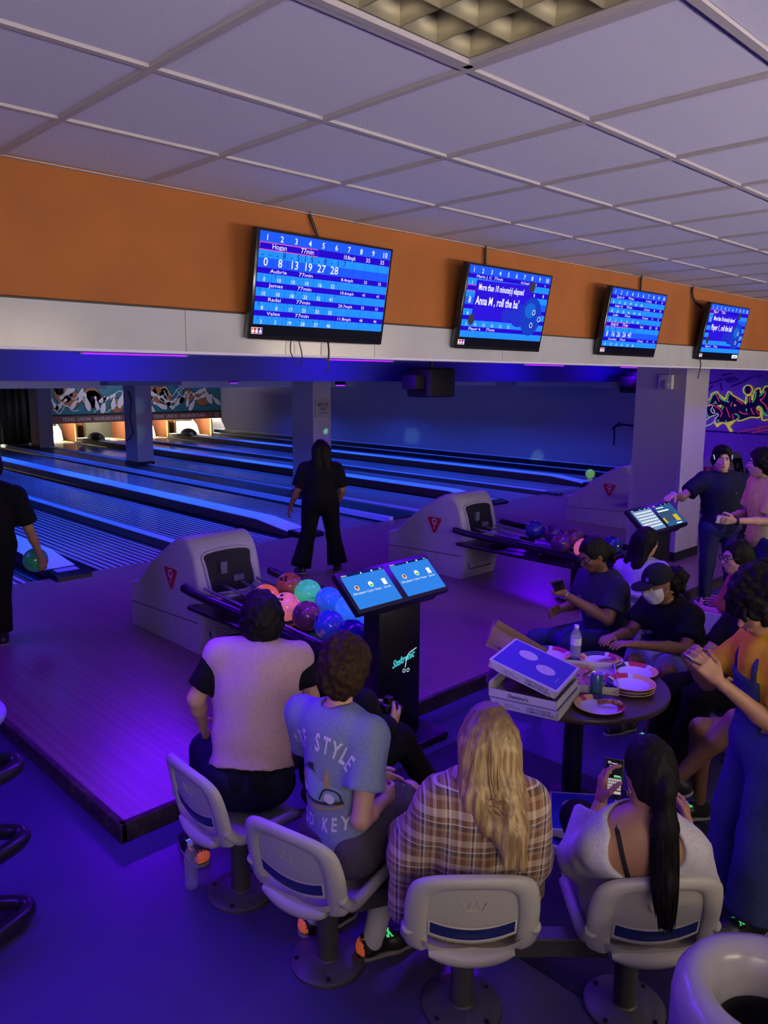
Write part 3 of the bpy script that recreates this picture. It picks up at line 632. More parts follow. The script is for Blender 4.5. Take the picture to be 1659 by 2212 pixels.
def place_pin(x, y, lb):
    e = empty('bowling_pin', (x, y, .1045)); tag(e, lb, 'bowling pin', 'pins left standing at the far end')
    link('pin_body', pin_me, None, e); link('neck_stripe', ring_me, None, e)
for x, y, lb in ((13.55, 27.93, 'left one of the two bowling pins left of the middle column'), (13.72, 27.67, 'right one of the two bowling pins left of the middle column'),
                 (15.43, 27.93, 'left one of the two bowling pins under the lane 12 mural'), (15.60, 27.67, 'right one of the two bowling pins under the lane 12 mural'), (9.95, 27.5, 'bowling pin peeking out beside the black curtain')):
    place_pin(x, y, lb)
for i, x in enumerate((10.51, 12.39, 14.01, 15.89, 7.94, 6.06)):
    e = empty('wall_pin_pit', (x, 26.85, .1)); e['kind'] = 'structure'
    for s in (-1, 1):
        boxo('kickback', *sorted((s*.80, s*.84)), 0, 1.3, 0, .62, M_KICK, e); boxo('kickback_edge', *sorted((s*.76, s*.82)), -.06, 0.04, 0, .60, M_YEL, e)
        boxo('flat_gutter', *sorted((s*.54, s*.80)), 0, 1.3, -.12, -.02, M_YEL, e)
    boxo('pit_curtain', -.8, .8, 1.22, 1.25, 0, .62, mat('pit_dark', (0.03, .03, .03), .7), e)
    boxo('pin_deck', -.535, .535, .1, 1.2, .0005, .004, mat('deck_pale', (0.62, 0.52, 0.32), .3), e)
    if i in (0, 2, 3):
        bm = bmesh.new(); M = frame((-.45, .35, .02), (0, 1, 0), (0, 0, 1), (1, 0, 0)); prism(bm, [(0, 0), (.03, 0), (.40, .5), (.37, .5)], 0, .9, M); bm_obj('sweep_guard', bm, mat('sweep', (0.45, .43, .36), .35), e)
        bm = bmesh.new(); tube(bm, [(-.45, .36, .04), (-.5, .6, .35), (-.5, .9, .55)], .025, 8); tube(bm, [(.45, .36, .04), (.5, .6, .35), (.5, .9, .55)], .025, 8); bm_obj('sweep_arm', bm, mat('sweep', (0.45, .43, .36), .35), e)
for x, lb in ((11.45, 'low dark ball return hump at the far end near the middle left column'), (14.95, 'low dark ball return hump at the far end near the side wall')):
    e = empty('return_hump', (x, 25.6, .23)); tag(e, lb, 'ball return', 'far ball return humps')
    bm = bmesh.new(); sphere(bm, (0, 0, .0), 1, 18, 10, None, (.24, .45, .26)); bmesh.ops.bisect_plane(bm, geom=bm.verts[:]+bm.edges[:]+bm.faces[:], plane_co=(0, 0, 0), plane_no=(0, 0, -1), clear_outer=True)
    bm_obj('hood', bm, M_BLACK, e, True); boxo('skirt', -.25, .25, -.46, .46, -.02, .02, M_BLACKM, e)
# ------------------------------------------------------------------ ball returns
M_HOOD = mat('return_hood', (0.46, 0.44, 0.45), 0.5, noise=(9, (0.38, 0.37, 0.38), .5, .8), bump=(90, .06)); M_HOOD2 = mat('return_hood_seam', (0.05, 0.05, 0.05), .6)
M_RAIL = mat('rack_black', (0.010, 0.010, 0.014), 0.3); M_STEEL = mat('rail_steel', (0.5, 0.52, 0.6), 0.2, 0.7); M_RED = mat('emblem_red', (0.45, 0.02, 0.03), .4); M_WHITE = mat('emblem_white', (0.7, 0.7, 0.72), .5)
HP = [(0.02, 0), (-.04, .26), (0.0, .55), (.06, .80), (.14, .93), (.25, .965), (.37, .93), (.52, .85), (.70, .735), (.88, .60), (1.06, .455), (1.10, .43), (1.22, .40), (1.24, .34), (1.25, 0)]
def ball_return(x, y, label, cz=.1):
    e = empty('ball_return', (x, y, cz)); tag(e, label, 'ball return', 'ball returns at the head of the lanes')
    w = .32
    # hood as a loft of the side profile, edges pulled in for round shoulders
    bm = bmesh.new(); P = [HP[0]]+[tuple(q[:2]) for q in spline([(a, b, 0) for a, b in HP[1:-1]], 3)]+[HP[-1]]
    cy, cz_ = .5, .3; secs = []
    for t, sc_ in ((-1, .93), (-.985, .965), (-.93, .992), (-.84, 1.0), (.84, 1.0), (.93, .992), (.985, .965), (1, .93)):
        secs.append([bm.verts.new((t*w, cy+(a-cy)*sc_, b if b < .01 else cz_+(b-cz_)*sc_)) for a, b in P])
    for A, B in zip(secs, secs[1:]):
        for i in range(len(P)-1): bm.faces.new((A[i], B[i], B[i+1], A[i+1]))
    bm.faces.new(list(secs[0])); bm.faces.new(list(reversed(secs[-1])))
    hood = bm_obj('hood', bm, M_HOOD, e); autosmooth(hood, 50)
    def fz(z): # front surface y at height z
        for (a, b), (c, d) in zip(P, P[1:]):
            if b <= z <= d: return a+(c-a)*(z-b)/(d-b+1e-9)
        return .2
    # opening, dark throat
    bm = bmesh.new(); op = [(-.19, .50), (-.215, .72), (-.19, .84), (.19, .84), (.215, .72), (.19, .50)]
    op = [tuple(q[:2]) for q in spline([(a, b, 0) for a, b in op+[op[0]]], 4)][:-1]
    fa = [bm.verts.new((a, fz(b)-.006, b)) for a, b in op]; fb = [bm.verts.new((a*.86, fz(b)+.03, b*.94+.04)) for a, b in op]
    n = len(op)
    bm.faces.new(list(reversed(fa)))
    bm_obj('throat', bm, M_BLACKM, e)
    bm = bmesh.new(); tube(bm, [(a*1.06, fz(b)-.004, b) for a, b in op], .014, 8, closed=True); bm_obj('throat_rim', bm, M_HOOD, e, True)
    boxo('lift_plate', -.10, -.04, -.005, .03, .66, .76, mat('lift_grey', (.14, .15, .18), .4), e); bm = bmesh.new(); box(bm, .02, .12, -.012, .02, .58, .63); bm_obj('lift_wheel', bm, mat('lift_grey', (.14, .15, .18), .4), e)
    # ribbed kick panel with rounded outline
    bm = bmesh.new(); box(bm, -.22, .22, -.052, -.01, .12, .44, .012, 2, Matrix.Translation((0, .0, 0)) @ Matrix.Rotation(-.06, 4, 'X')); bm_obj('kick_panel', bm, M_HOOD, e)
    for k in range(8):
        boxo('rib', -.19, .19, -.066, -.05, .17+k*.03, .182+k*.03, M_HOOD, e, .004, Matrix.Rotation(-.06, 4, 'X'))
    bm = bmesh.new(); pts = [(-.235, .46), (-.235, .16), (-.20, .105), (.20, .105), (.235, .16), (.235, .46)]
    tube(bm, [(a, fz(b)-.004, b) for a, b in pts], .006, 6); bm_obj('panel_groove', bm, M_HOOD2, e)
    # seams and emblem on the left side
    for s in (-1, 1):
        bm = bmesh.new(); tube(bm, [(s*(w+.0005), .03, .27), (s*(w+.0005), 1.2, .22)], .004, 6); bm_obj('hood_seam', bm, M_HOOD2, e)
        bm = bmesh.new(); tube(bm, spline([(s*(w+.0005), .30, .74), (s*(w+.0005), .7, .62), (s*(w+.0005), 1.02, .44)], 5), .003, 6); bm_obj('hood_seam', bm, M_HOOD, e)
    Mf = frame((-w-.002, .44, .60), (0, -1, 0), (0, 0, 1))
    bm = bmesh.new(); R_ = .125; tri = []
    for a in (90+60, 30, -90):
        c = Vector((R_*.80*math.cos(math.radians(a)), R_*.80*math.sin(math.radians(a))))
        for d in (-50, 0, 50): tri.append((c.x+.02*math.cos(math.radians(a+d*(-1 if True else 1))), c.y+.02*math.sin(math.radians(a-d))))
    tri = [(a, b) for a, b in tri]
    cc = sorted(tri, key=lambda q: math.atan2(q[1], q[0])); prism(bm, cc, 0, .004, Mf); em = bm_obj('emblem', bm, M_RED, e)
    f = Flat(); f.ring(0, .020, .025, .037); f.rect(-.0055, .0055, -.068, .014); f.build('emblem_letter', M_WHITE, Mf, em, .0052)
    # rack
    y1 = -1.70; zr = .60
    for s in (-1, 1):
        bm = bmesh.new(); P2 = spline([(s*.43, .04, zr-.01), (s*.43, -.25, zr-.03), (s*.43, -1.0, zr-.045), (s*.43, y1+.1, zr-.07), (s*.36, y1-.02, zr-.075), (0, y1-.10, zr-.075)], 5)
        tube(bm, P2, .036, 10); bm_obj('outer_rail', bm, M_RAIL, e, True)
    for i, xx in enumerate((-.26, -.09, .09, .26)):
        bm = bmesh.new(); tube(bm, spline([(xx, .10, zr-.03), (xx, -.9, zr-.085), (xx, y1+.02, zr-.12)], 6), .012, 8); bm_obj('ball_rail', bm, M_STEEL, e, True)
    bm = bmesh.new(); box(bm, -.42, .42, y1-.04, .02, zr-.19, zr-.155, .01); bm_obj('rack_tray', bm, M_RAIL, e)
    for yy in (-.45, -1.1, y1+.15): boxo('cross_bar', -.42, .42, yy-.02, yy+.02, zr-.16, zr-.10, M_RAIL, e)
    boxo('rack_leg', -.16, .16, y1+.16, y1+.38, 0.0, zr-.19, M_RAIL, e, .02); boxo('rack_foot', -.24, .24, y1+.05, y1+.5, 0.0, .03, M_RAIL, e, .01)
    return e
ball_return(3.57, 5.50, 'grey ball return with a red triangle emblem nearest the viewer')
ball_return(7.08, 5.62, 'grey ball return in the middle, right of the score console')
ball_return(11.30, 5.75, 'grey ball return half hidden by the right column')
# ------------------------------------------------------------------ bowling balls
def ball_mat(name, c1, c2, sc=12, lo=.45, hi=.6, em=0.0, rough=.16):
    m = mat(name, c1, rough, noise=(sc, c2, lo, hi), coat=.4)
    if em:
        b = m.node_tree.nodes['Principled BSDF']; rmp = next(n for n in m.node_tree.nodes if n.type == 'VALTORGB')
        m.node_tree.links.new(rmp.outputs[0], b.inputs['Emission Color']); b.inputs['Emission Strength'].default_value = em
    return m
bm = bmesh.new(); sphere(bm, (0, 0, 0), .1085, 32, 20); ball_me = bpy.data.meshes.new('ball_shell'); bm.to_mesh(ball_me); bm.free(); ball_me.shade_smooth()
def ball(loc, m, label, rot=(0.4, 0.2, 0), group=None):
    e = empty('bowling_ball', loc); tag(e, label, 'bowling ball', group)
    o = link('ball_shell', ball_me.copy(), m, e)
    e.rotation_euler = rot
    for a, b in ((.0, .0), (.24, .0), (.12, .42)):
        d = Vector((math.sin(b)*math.cos(.4), math.sin(a-.12), 1)).normalized()
        bm = bmesh.new(); lathe(bm, [(.0, 0), (.0125, 0)], 12, frame(d*.1088, d.orthogonal(), d.cross(d.orthogonal()), d), cap=False)
        f = Flat(); f.disc(0, 0, .0125 if b == 0 else .015, n=14); bm.free(); f.build('finger_hole', M_BLACKM, frame(d*.1089, d.orthogonal(), d.cross(d.orthogonal()), d), e)
    return e
BG = 'bowling balls on the nearest rack'
ORA = ball_mat('ball_orange', (0.85, 0.16, 0.05), (0.35, 0.08, 0.03), 14, .55, .66, .42); RED_ = ball_mat('ball_dark_red', (0.28, 0.05, 0.05), (0.10, 0.02, 0.03), 12, .45, .65, .25)
GRN = ball_mat('ball_green', (0.06, 0.62, 0.26), (0.02, 0.22, 0.10), 16, .56, .66, .42); PNK = ball_mat('ball_pink', (0.85, 0.20, 0.22), (0.60, 0.10, 0.12), 14, .5, .7, .45)
MAR = ball_mat('ball_maroon', (0.16, 0.03, 0.10), (0.06, 0.015, 0.05), 8, .4, .6, .18); BLU = ball_mat('ball_blue', (0.03, 0.17, 0.62), (0.02, 0.10, 0.45), 12, .5, .7, .30)
SKY = ball_mat('ball_sky', (0.04, 0.26, 0.90), (0.03, 0.18, 0.70), 14, .55, .7, .42); DBL = ball_mat('ball_deep_blue', (0.02, 0.035, 0.36), (0.30, 0.12, 0.12), 9, .62, .70, .22); NAV = ball_mat('ball_navy', (0.012, 0.012, 0.12), (0.02, 0.02, 0.2), 9)
PUR = ball_mat('ball_purple', (0.10, 0.03, 0.16), (0.16, 0.06, 0.10), 10, .45, .6); TEL = ball_mat('ball_teal', (0.02, 0.10, 0.14), (0.02, 0.03, 0.10), 9, .5, .6)
zb = lambda y, y0=5.50: .1+(.60-.055+.055*(y-(y0-1.0))/1.0*.9)+.060
for X_, Y_, m, lb in ((3.40, 4.77, ORA, 'orange ball on the nearest rack, closest to the hood'), (3.74, 4.92, RED_, 'dark red ball at the back of the nearest rack'), (3.74, 4.68, GRN, 'bright green ball on the nearest rack'),
                      (3.40, 4.52, PNK, 'pink ball on the nearest rack beside the orange one'), (3.40, 4.27, MAR, 'maroon ball on the nearest rack between pink and deep blue'), (3.74, 4.43, BLU, 'mid blue ball behind the maroon ball on the nearest rack'),
                      (3.74, 4.19, SKY, 'sky blue ball behind the deep blue ball on the nearest rack'), (3.40, 4.02, DBL, 'deep blue scuffed ball at the front of the nearest rack'), (3.74, 3.95, SKY, 'sky blue ball next to the score console post'), (3.40, 3.78, NAV, 'dark navy ball at the near end of the nearest rack')):
    ball((X_, Y_, zb(Y_)), m, lb, (random.uniform(-.9, .9), random.uniform(-.9, .9), random.uniform(0, 6)), BG)
DBL2 = ball_mat('ball_dull_blue', (0.05, 0.06, 0.30), (0.03, 0.04, 0.2), 9, .45, .6)
for X_, Y_, m, lb in ((7.20, 4.95, DBL2, 'blue ball at the left of the middle rack'), (7.22, 4.72, PUR, 'purple ball second from the left on the middle rack'), (7.24, 4.48, MAR, 'dark speckled ball on the middle rack, behind the reader with glasses'), (6.91, 4.42, PUR, 'brownish purple ball at the front of the middle rack'), (6.91, 4.14, PNK, 'pink ball behind the head with glasses'), (7.25, 4.02, TEL, 'teal ball right of the head with glasses')):
    ball((X_, Y_, zb(Y_, 5.62)), m, lb, (random.uniform(-.9, .9), random.uniform(-.9, .9), random.uniform(0, 6)), 'bowling balls on the middle rack')
LIME = ball_mat('ball_lime', (0.25, 0.60, 0.10), (0.18, 0.5, 0.08), 10, .5, .7, .35)
ball((16.02, 9.55, .2095), LIME, 'lime green ball lying on the lane by the side wall', (.3, .8, 0))
# ------------------------------------------------------------------ score consoles
def console(x, y, label, kind):
    e = empty('score_console', (x, y, 0)); tag(e, label, 'console', 'score consoles')
    boxo('base', -.33, .33, -.20, .15, 0, .05, M_BLACK, e, .02)
    boxo('post', -.19, .19, -.05, .10, .05, 1.06, M_BLACK, e, .012)
    a = math.radians(42); M = Matrix.Translation((-.03, -.02, 1.115)) @ Matrix.Rotation(a, 4, 'X')
    bm = bmesh.new(); box(bm, -.41, .41, -.155, .155, -.05, 0, .012, 2, M); autosmooth(bm_obj('head', bm, M_BLACK, e))
    bm = bmesh.new(); box(bm, -.27, .33, -.15, .0, -.10, -.045, .01, 2, M); bm_obj('head_bracket', bm, M_BLACK, e)
    for i, (x0, x1) in enumerate(((-.385, -.022), (.03, .39))):
        sc = empty('display', (0, 0, 0)); sc.parent = e; w = x1-x0; X = lambda u: x0+u*w
        Y = lambda v: .122-.250*v
        bgm = glow('console_blue', (0.03, 0.24, 0.85), .95)
        if kind == 2: bgm = glow('console_pale', (0.20, 0.40, 0.72), .75) if i == 0 else glow('console_dim', (0.03, 0.14, 0.38), .8)
        f = Flat(); f.rect(x0, x1, -.128, .122); f.build('screen', bgm, M, sc, .0012)
        f = Flat(); f.rect(x0, x1, .108, .122); f.build('top_bar', G_INK, M, sc, .0020)
        wh = Flat(); wh.text('MENU', X(.02), Y(.045), .012); wh.disc(X(.47), Y(.03), .006); wh.rect(X(.70), X(.74), Y(.05), Y(.01)); wh.text('Pin', X(.90), Y(.045), .012)
        if kind == 1:
            wh.text('Edit players', X(.20), Y(.60), .016, 'CENTER'); wh.text('Cycle / Reset', X(.53), Y(.60), .016, 'CENTER'); wh.text('Scores', X(.84), Y(.60), .016, 'CENTER'); wh.rect(X(.80), X(.89), Y(.50), Y(.32))
            wh.disc(X(.20), Y(.42), .018); wh.disc(X(.53), Y(.40), .019, .021); wh.build('icon_lettering', G_WHITE, M, sc, .0024)
            f = Flat(); f.disc(X(.20), Y(.42), .015); f.build('players_icon', glow('icon_orange', (0.9, .25, .06), .9), M, sc, .0030)
            f = Flat(); f.disc(X(.20), Y(.40), .007); f.build('players_face', glow('icon_brown', (0.12, .03, .02), .9), M, sc, .0034)
            f = Flat(); f.disc(X(.53), Y(.43), .014, .010); f.build('cycle_icon', glow('icon_lime', (0.25, .7, .05), .9), M, sc, .0030)
        elif i == 0:
            for r in range(6): wh.rect(X(.08), X(.94), Y(.20+r*.13), Y(.13+r*.13))
            wh.build('score_rows', G_WHITE, M, sc, .0024); f = Flat()
            for r in range(6):
                for c in range(9): f.rect(X(.11+c*.09), X(.15+c*.09), Y(.17+r*.13), Y(.14+r*.13))
            f.build('score_ticks', G_INK, M, sc, .0030)
        else:
            wh.rect(X(.10), X(.5), Y(.16), Y(.12)); wh.rect(X(.05), X(.65), Y(.32), Y(.26)); wh.rect(X(.5), X(.8), Y(.97), Y(.92)); wh.build('menu_lettering', G_WHITE, M, sc, .0024)
            f = Flat(); f.rect(X(.05), X(.80), Y(.82), Y(.33)); f.build('menu_panel', glow('menu_blue', (0.05, .10, .22), .8), M, sc, .0022)
            f = Flat(); f.rect(X(.62), X(.85), Y(.85), Y(.55)); f.rect(X(.02), X(.12), Y(.85), Y(.60)); f.build('menu_yellow', glow('menu_yellow', (0.9, .6, .02), .8), M, sc, .0028)
    # glowing logo on the post
    Mp = frame((0, -.052, .55), (1, 0, 0), (0, 0, 1))
    if kind == 1:
        cy = glow('logo_cyan', (0.10, 0.85, 0.95), .9)
        f = Flat(); v, q = text_mesh('Steltronic', .052, 'LEFT', shear=.35, bold=.012); f.add([(-.075+a*.72, b+.0+a*.12) for a, b in v], q); f.build('logo_lettering', cy, Mp, e, .0)
        f = Flat(); f.stroke([(.045, -.02), (.07, .06), (.15, .09)], .007); f.ring(.035, -.04, .009, .014); f.ring(.072, -.045, .009, .014); f.build('logo_mark', glow('logo_white', (.55, .8, .95), .9), Mp, e, .0)
    return e
console(3.45, 3.42, 'black score console with two glowing blue menu screens', 1)
console(6.96, 3.40, 'black score console with lit screens before the right column', 2)
# ------------------------------------------------------------------ bowling seats
M_SEAT = mat('seat_grey', (0.40, 0.385, 0.36), 0.45, bump=(120, .04)); M_SILVER = mat('label_silver', (0.62, 0.60, 0.56), .4); M_LBLUE = mat('label_blue', (0.010, 0.018, 0.12), .4); M_LTXT = mat('label_letter', (0.05, 0.055, 0.13), .4); M_POST = mat('post_grey', (0.055, 0.052, 0.055), .45, noise=(20, (.08, .075, .07), .5, .7))
def rrect(w0, w1, z0, z1, r0, r1, n=6):
    """rounded outline: bottom half-width w0, top half-width w1; corner radii r0 (bottom) r1 (top)"""
    out = []
    for (cx, cz, r, a0) in ((-w0+r0, z0+r0, r0, 180), (w0-r0, z0+r0, r0, 270), (w1-r1, z1-r1, r1, 0), (-w1+r1, z1-r1, r1, 90)):
        for k in range(n+1): a = math.radians(a0+90*k/n); out.append((cx+r*math.cos(a), cz+r*math.sin(a)))
    return out
def make_seat(label, loc, rz, group):
    e = empty('bowling_chair', loc, rz); tag(e, label, 'chair', group)
    tilt = .20
    def back(x, z, d):      # back surface: curved in plan, leaning backwards ; z from .40
        return Vector((x, -.20-(z-.40)*tilt+.9*x*x*(.55)+d, z))
    # inner panel
    def sheet(outline_fn, d0, d1, nu=14, nv=8):
        pass
    bm = bmesh.new()
    # frame: border between outer and inner outlines, an upside-down U with two legs
    outer = [(-.195, .405), (-.232, .425), (-.238, .50), (-.236, .60), (-.215, .685), (-.16, .722), (-.08, .735), (0, .738), (.08, .735), (.16, .722), (.215, .685), (.236, .60), (.238, .50), (.232, .425), (.195, .405)]
    inner = [(-.155, .415), (-.155, .44), (-.158, .50), (-.158, .575), (-.145, .645), (-.115, .672), (-.06, .682), (0, .684), (.06, .682), (.115, .672), (.145, .645), (.158, .575), (.158, .50), (.155, .44), (.155, .415)]
    O = spline([(a, b, 0) for a, b in outer], 3); I = spline([(a, b, 0) for a, b in inner], 3); n = len(O)
    rings = []
    for t, d in ((0.0, .012), (.0, -.004), (.12, -.014), (.5, -.020), (.88, -.014), (1, -.004), (1.0, .012)):
        rings.append([bm.verts.new(back(O[i].x*(1-t)+I[i].x*t, O[i].y*(1-t)+I[i].y*t, d)) for i in range(n)])
    for a, b in zip(rings, rings[1:]+[rings[0]]):
        for i in range(n-1): bm.faces.new((a[i], a[i+1], b[i+1], b[i]))
    bm.faces.new([r[0] for r in rings]); bm.faces.new([r[-1] for r in reversed(rings)])
    bmesh.ops.recalc_face_normals(bm, faces=bm.faces[:]); autosmooth(bm_obj('back_frame', bm, M_SEAT, e), 60)
    # recessed panel
    bm = bmesh.new(); nu, nv = 16, 8; g = {}
    for s, d in ((0, -.004), (1, .012)):
        for i in range(nu+1):
            for j in range(nv+1):
                u = -1+2*i/nu; z = .455+(.69-.455)*j/nv; wz = .160 if z < .60 else .160-.03*((z-.60)/.09)**2
                if j == 0: z = .475-.035*(1-u*u)+.0
                g[(s, i, j)] = bm.verts.new(back(u*wz, z, d))
    for i in range(nu):
        for j in range(nv):
            bm.faces.new((g[0, i, j], g[0, i+1, j], g[0, i+1, j+1], g[0, i, j+1])); bm.faces.new((g[1, i, j+1], g[1, i+1, j+1], g[1, i+1, j], g[1, i, j]))
        bm.faces.new((g[0, i, 0], g[1, i, 0], g[1, i+1, 0], g[0, i+1, 0]))
    autosmooth(bm_obj('back_panel', bm, M_SEAT, e), 60)
    # label: silver border, blue field, embossed name
    def strip(h0, h1, w, d, name, m, par):
        bm = bmesh.new(); n = 18; A = []; B = []
        for i in range(n+1):
            u = -1+2*i/n; sag = -.030*(1-u*u)
            A.append(bm.verts.new(back(u*w, h0+sag, d))); B.append(bm.verts.new(back(u*w, h1+sag, d)))
        for i in range(n): bm.faces.new((A[i], A[i+1], B[i+1], B[i]))
        return bm_obj(name, bm, m, par)
    pl = strip(.482, .545, .156, -.0075, 'label_plate', M_SILVER, e); strip(.490, .537, .149, -.0095, 'label_field', M_LBLUE, pl)
    v, q = text_mesh('Brunswick', .022, 'CENTER', bold=.01); me = bpy.data.meshes.new('label_lettering')
    me.from_pydata([back(-a*.86, .502+b-.030*(1-(a*.86/.146)**2), -.0115) for a, b in v], [], [tuple(reversed(p)) for p in q]); lo = link('label_lettering', me, M_LTXT, pl); lo['kind'] = 'stuff'
    # crown mark embossed on the panel
    bm = bmesh.new(); cr = [(-.045, .628), (-.028, .590), (.028, .590), (.045, .628)]
    tube(bm, [back(a, b, -.006) for a, b in cr], .002, 6); tube(bm, [back(a, b, -.006) for a, b in [(-.02, .60), (-.012, .632), (0, .615), (.012, .632), (.02, .60)]], .0018, 6); bm_obj('crown_mark', bm, M_SEAT, e)
    # seat pan with raised sides and a lip behind
    bm = bmesh.new(); nu, nv = 16, 14; top = {}; bot = {}
    for i in range(nu+1):
        u = -1+2*i/nu
        for j in range(nv+1):
            t = j/nv; y = .24-.46*t
            wv = .225-.03*(1-t)**3-.055*max(0, (t-.8)/.2)**2
            z = .405+.045*abs(u)**3-.02*math.sin(PI*min(1, t*1.1))+.03*max(0, t-.75)-.03*max(0, .12-t)/.12
            if t > .86: z += .02*(t-.86)/.14*(1-abs(u))
            top[i, j] = bm.verts.new((u*wv, y, z)); bot[i, j] = bm.verts.new((u*(wv-.006), y*.985, z-.028-.010*(1-abs(u))))
    for i in range(nu):
        for j in range(nv):
            bm.faces.new((top[i, j], top[i, j+1], top[i+1, j+1], top[i+1, j])); bm.faces.new((bot[i, j], bot[i+1, j], bot[i+1, j+1], bot[i, j+1]))
    for j in range(nv):
        bm.faces.new((top[0, j], bot[0, j], bot[0, j+1], top[0, j+1])); bm.faces.new((top[nu, j+1], bot[nu, j+1], bot[nu, j], top[nu, j]))
    for i in range(nu):
        bm.faces.new((top[i, 0], top[i+1, 0], bot[i+1, 0], bot[i, 0])); bm.faces.new((top[i, nv], bot[i, nv], bot[i+1, nv], top[i+1, nv]))
    autosmooth(bm_obj('seat_pan', bm, M_SEAT, e), 50)
    bm = bmesh.new(); n = 14; secs = []
    for i in range(n+1):
        u = -1+2*i/n; x = u*.152; y = -.215+.02*u*u; zz = .405-.022*(1-u*u); rr = .030*(1-.5*abs(u)**6)
        secs.append([bm.verts.new((x, y+.032*math.cos(2*PI*k/10), zz+rr*math.sin(2*PI*k/10))) for k in range(10)])
    for A, B in zip(secs, secs[1:]):
        for k in range(10): bm.faces.new((A[k], A[(k+1) % 10], B[(k+1) % 10], B[k]))
    bm.faces.new(secs[0]); bm.faces.new(list(reversed(secs[-1]))); bmesh.ops.recalc_face_normals(bm, faces=bm.faces[:]); autosmooth(bm_obj('pan_lip', bm, M_SEAT, e), 60)
    # wings joining back and pan
    for s in (-1, 1):
        bm = bmesh.new(); tube(bm, spline([(s*.222, -.20, .50), (s*.226, -.165, .455), (s*.222, -.11, .425), (s*.212, .05, .425), (s*.195, .19, .412)], 6), .024, 10, rad=None); bm_obj('side_wing', bm, M_SEAT, e, True)
    bm = bmesh.new(); lathe(bm, [(.0, .0), (.155, .0), (.155, .012), (.148, .018), (.05, .024), (.044, .03), (.044, .36), (.0, .36)], 28); autosmooth(bm_obj('post', bm, M_POST, e), 40)
    boxo('mount', -.09, .09, -.10, .10, .352, .385, M_POST, e, .008)
    for a in (.6, 2.2, 3.8, 5.4):
        bm = bmesh.new(); lathe(bm, [(0, 0), (.010, 0), (.008, .008), (0, .009)], 8, Matrix.Translation((.13*math.cos(a), .13*math.sin(a), .018))); bm_obj('bolt', bm, M_BLACK, e)
    return e
SG = 'grey moulded bowling seats around the near table'
make_seat('grey bowling seat under the person in the pink vest', (1.85, 2.84, 0), math.radians(-92), SG)
make_seat('grey bowling seat under the boy in the blue shirt', (1.86, 2.22, 0), math.radians(-78), SG)
make_seat('grey bowling seat under the blonde person in plaid', (2.08, 1.68, 0), math.radians(-43), SG)
make_seat('grey bowling seat under the person with the black ponytail', (2.53, 1.24, 0), math.radians(-40), SG)
SG2 = 'grey bowling seats on the far side of the table'
make_seat('grey bowling seat behind the person in the black cap', (5.22, 2.19, 0), math.radians(88), SG2)
make_seat('grey bowling seat under the person in the orange shirt', (5.86, 2.10, 0), math.radians(3), SG2)
make_seat('grey bowling seat under the reader with glasses', (5.05, 2.86, 0), math.radians(100), SG2)
make_seat('grey bowling seat under the person holding a plate of pizza', (4.88, 1.69, 0), math.radians(68), SG2)
# beams linking the near seats
def beam(a, b, label):
    a, b = Vector(a), Vector(b); d = (b-a).normalized(); M = frame(a, d, Vector((0, 0, 1)).cross(d)); L = (b-a).length
    bm = bmesh.new(); box(bm, 0, L, -.04, .04, -.06, .02, .006, 1, M); o = bm_obj('seat_beam', bm, M_POST); tag(o, label, 'beam', 'beams linking the seats'); return o
beam((1.92, 2.16, .30), (2.28, 2.0, .30), 'short dark stub beam beside the boy in the blue shirt')
beam((2.14, 1.62, .30), (2.48, 1.29, .30), 'dark beam linking the two right near seats')
# ------------------------------------------------------------------ round table and what stands on it
M_TABLE = mat('table_brown', (0.030, 0.018, 0.017), .38, noise=(6, (.06, .034, .028), .4, .7)); TX, TY, TZ = 3.72, 2.20, .73
e = empty('round_table', (TX, TY, 0)); tag(e, 'round dark brown pedestal table covered with pizza boxes', 'table')
bm = bmesh.new(); lathe(bm, [(0, TZ-.035), (.47, TZ-.035), (.495, TZ-.028), (.50, TZ-.015), (.495, TZ-.003), (.485, TZ), (0, TZ)], 48); autosmooth(bm_obj('table_top', bm, M_TABLE, e), 50)
bm = bmesh.new(); lathe(bm, [(0, .03), (.058, .03), (.055, .06), (.052, TZ-.06), (.12, TZ-.036), (0, TZ-.036)], 24); bm_obj('pedestal', bm, M_BLACK, e, True)
bm = bmesh.new(); lathe(bm, [(0, 0.004), (.17, 0.004), (.17, .018), (.08, .04), (0, .04)], 36); autosmooth(bm_obj('base', bm, M_BLACK, e), 30)
e.location.x -= .06
M_CARD = mat('pizza_card', (0.50, 0.48, 0.50), .7); M_CARDIN = mat('card_inside', (0.24, 0.15, 0.09), .8); M_BOXBLUE = mat('box_blue', (0.02, 0.03, 0.30), .5); M_BOXTXT = mat('box_print', (0.02, 0.02, 0.10), .6)
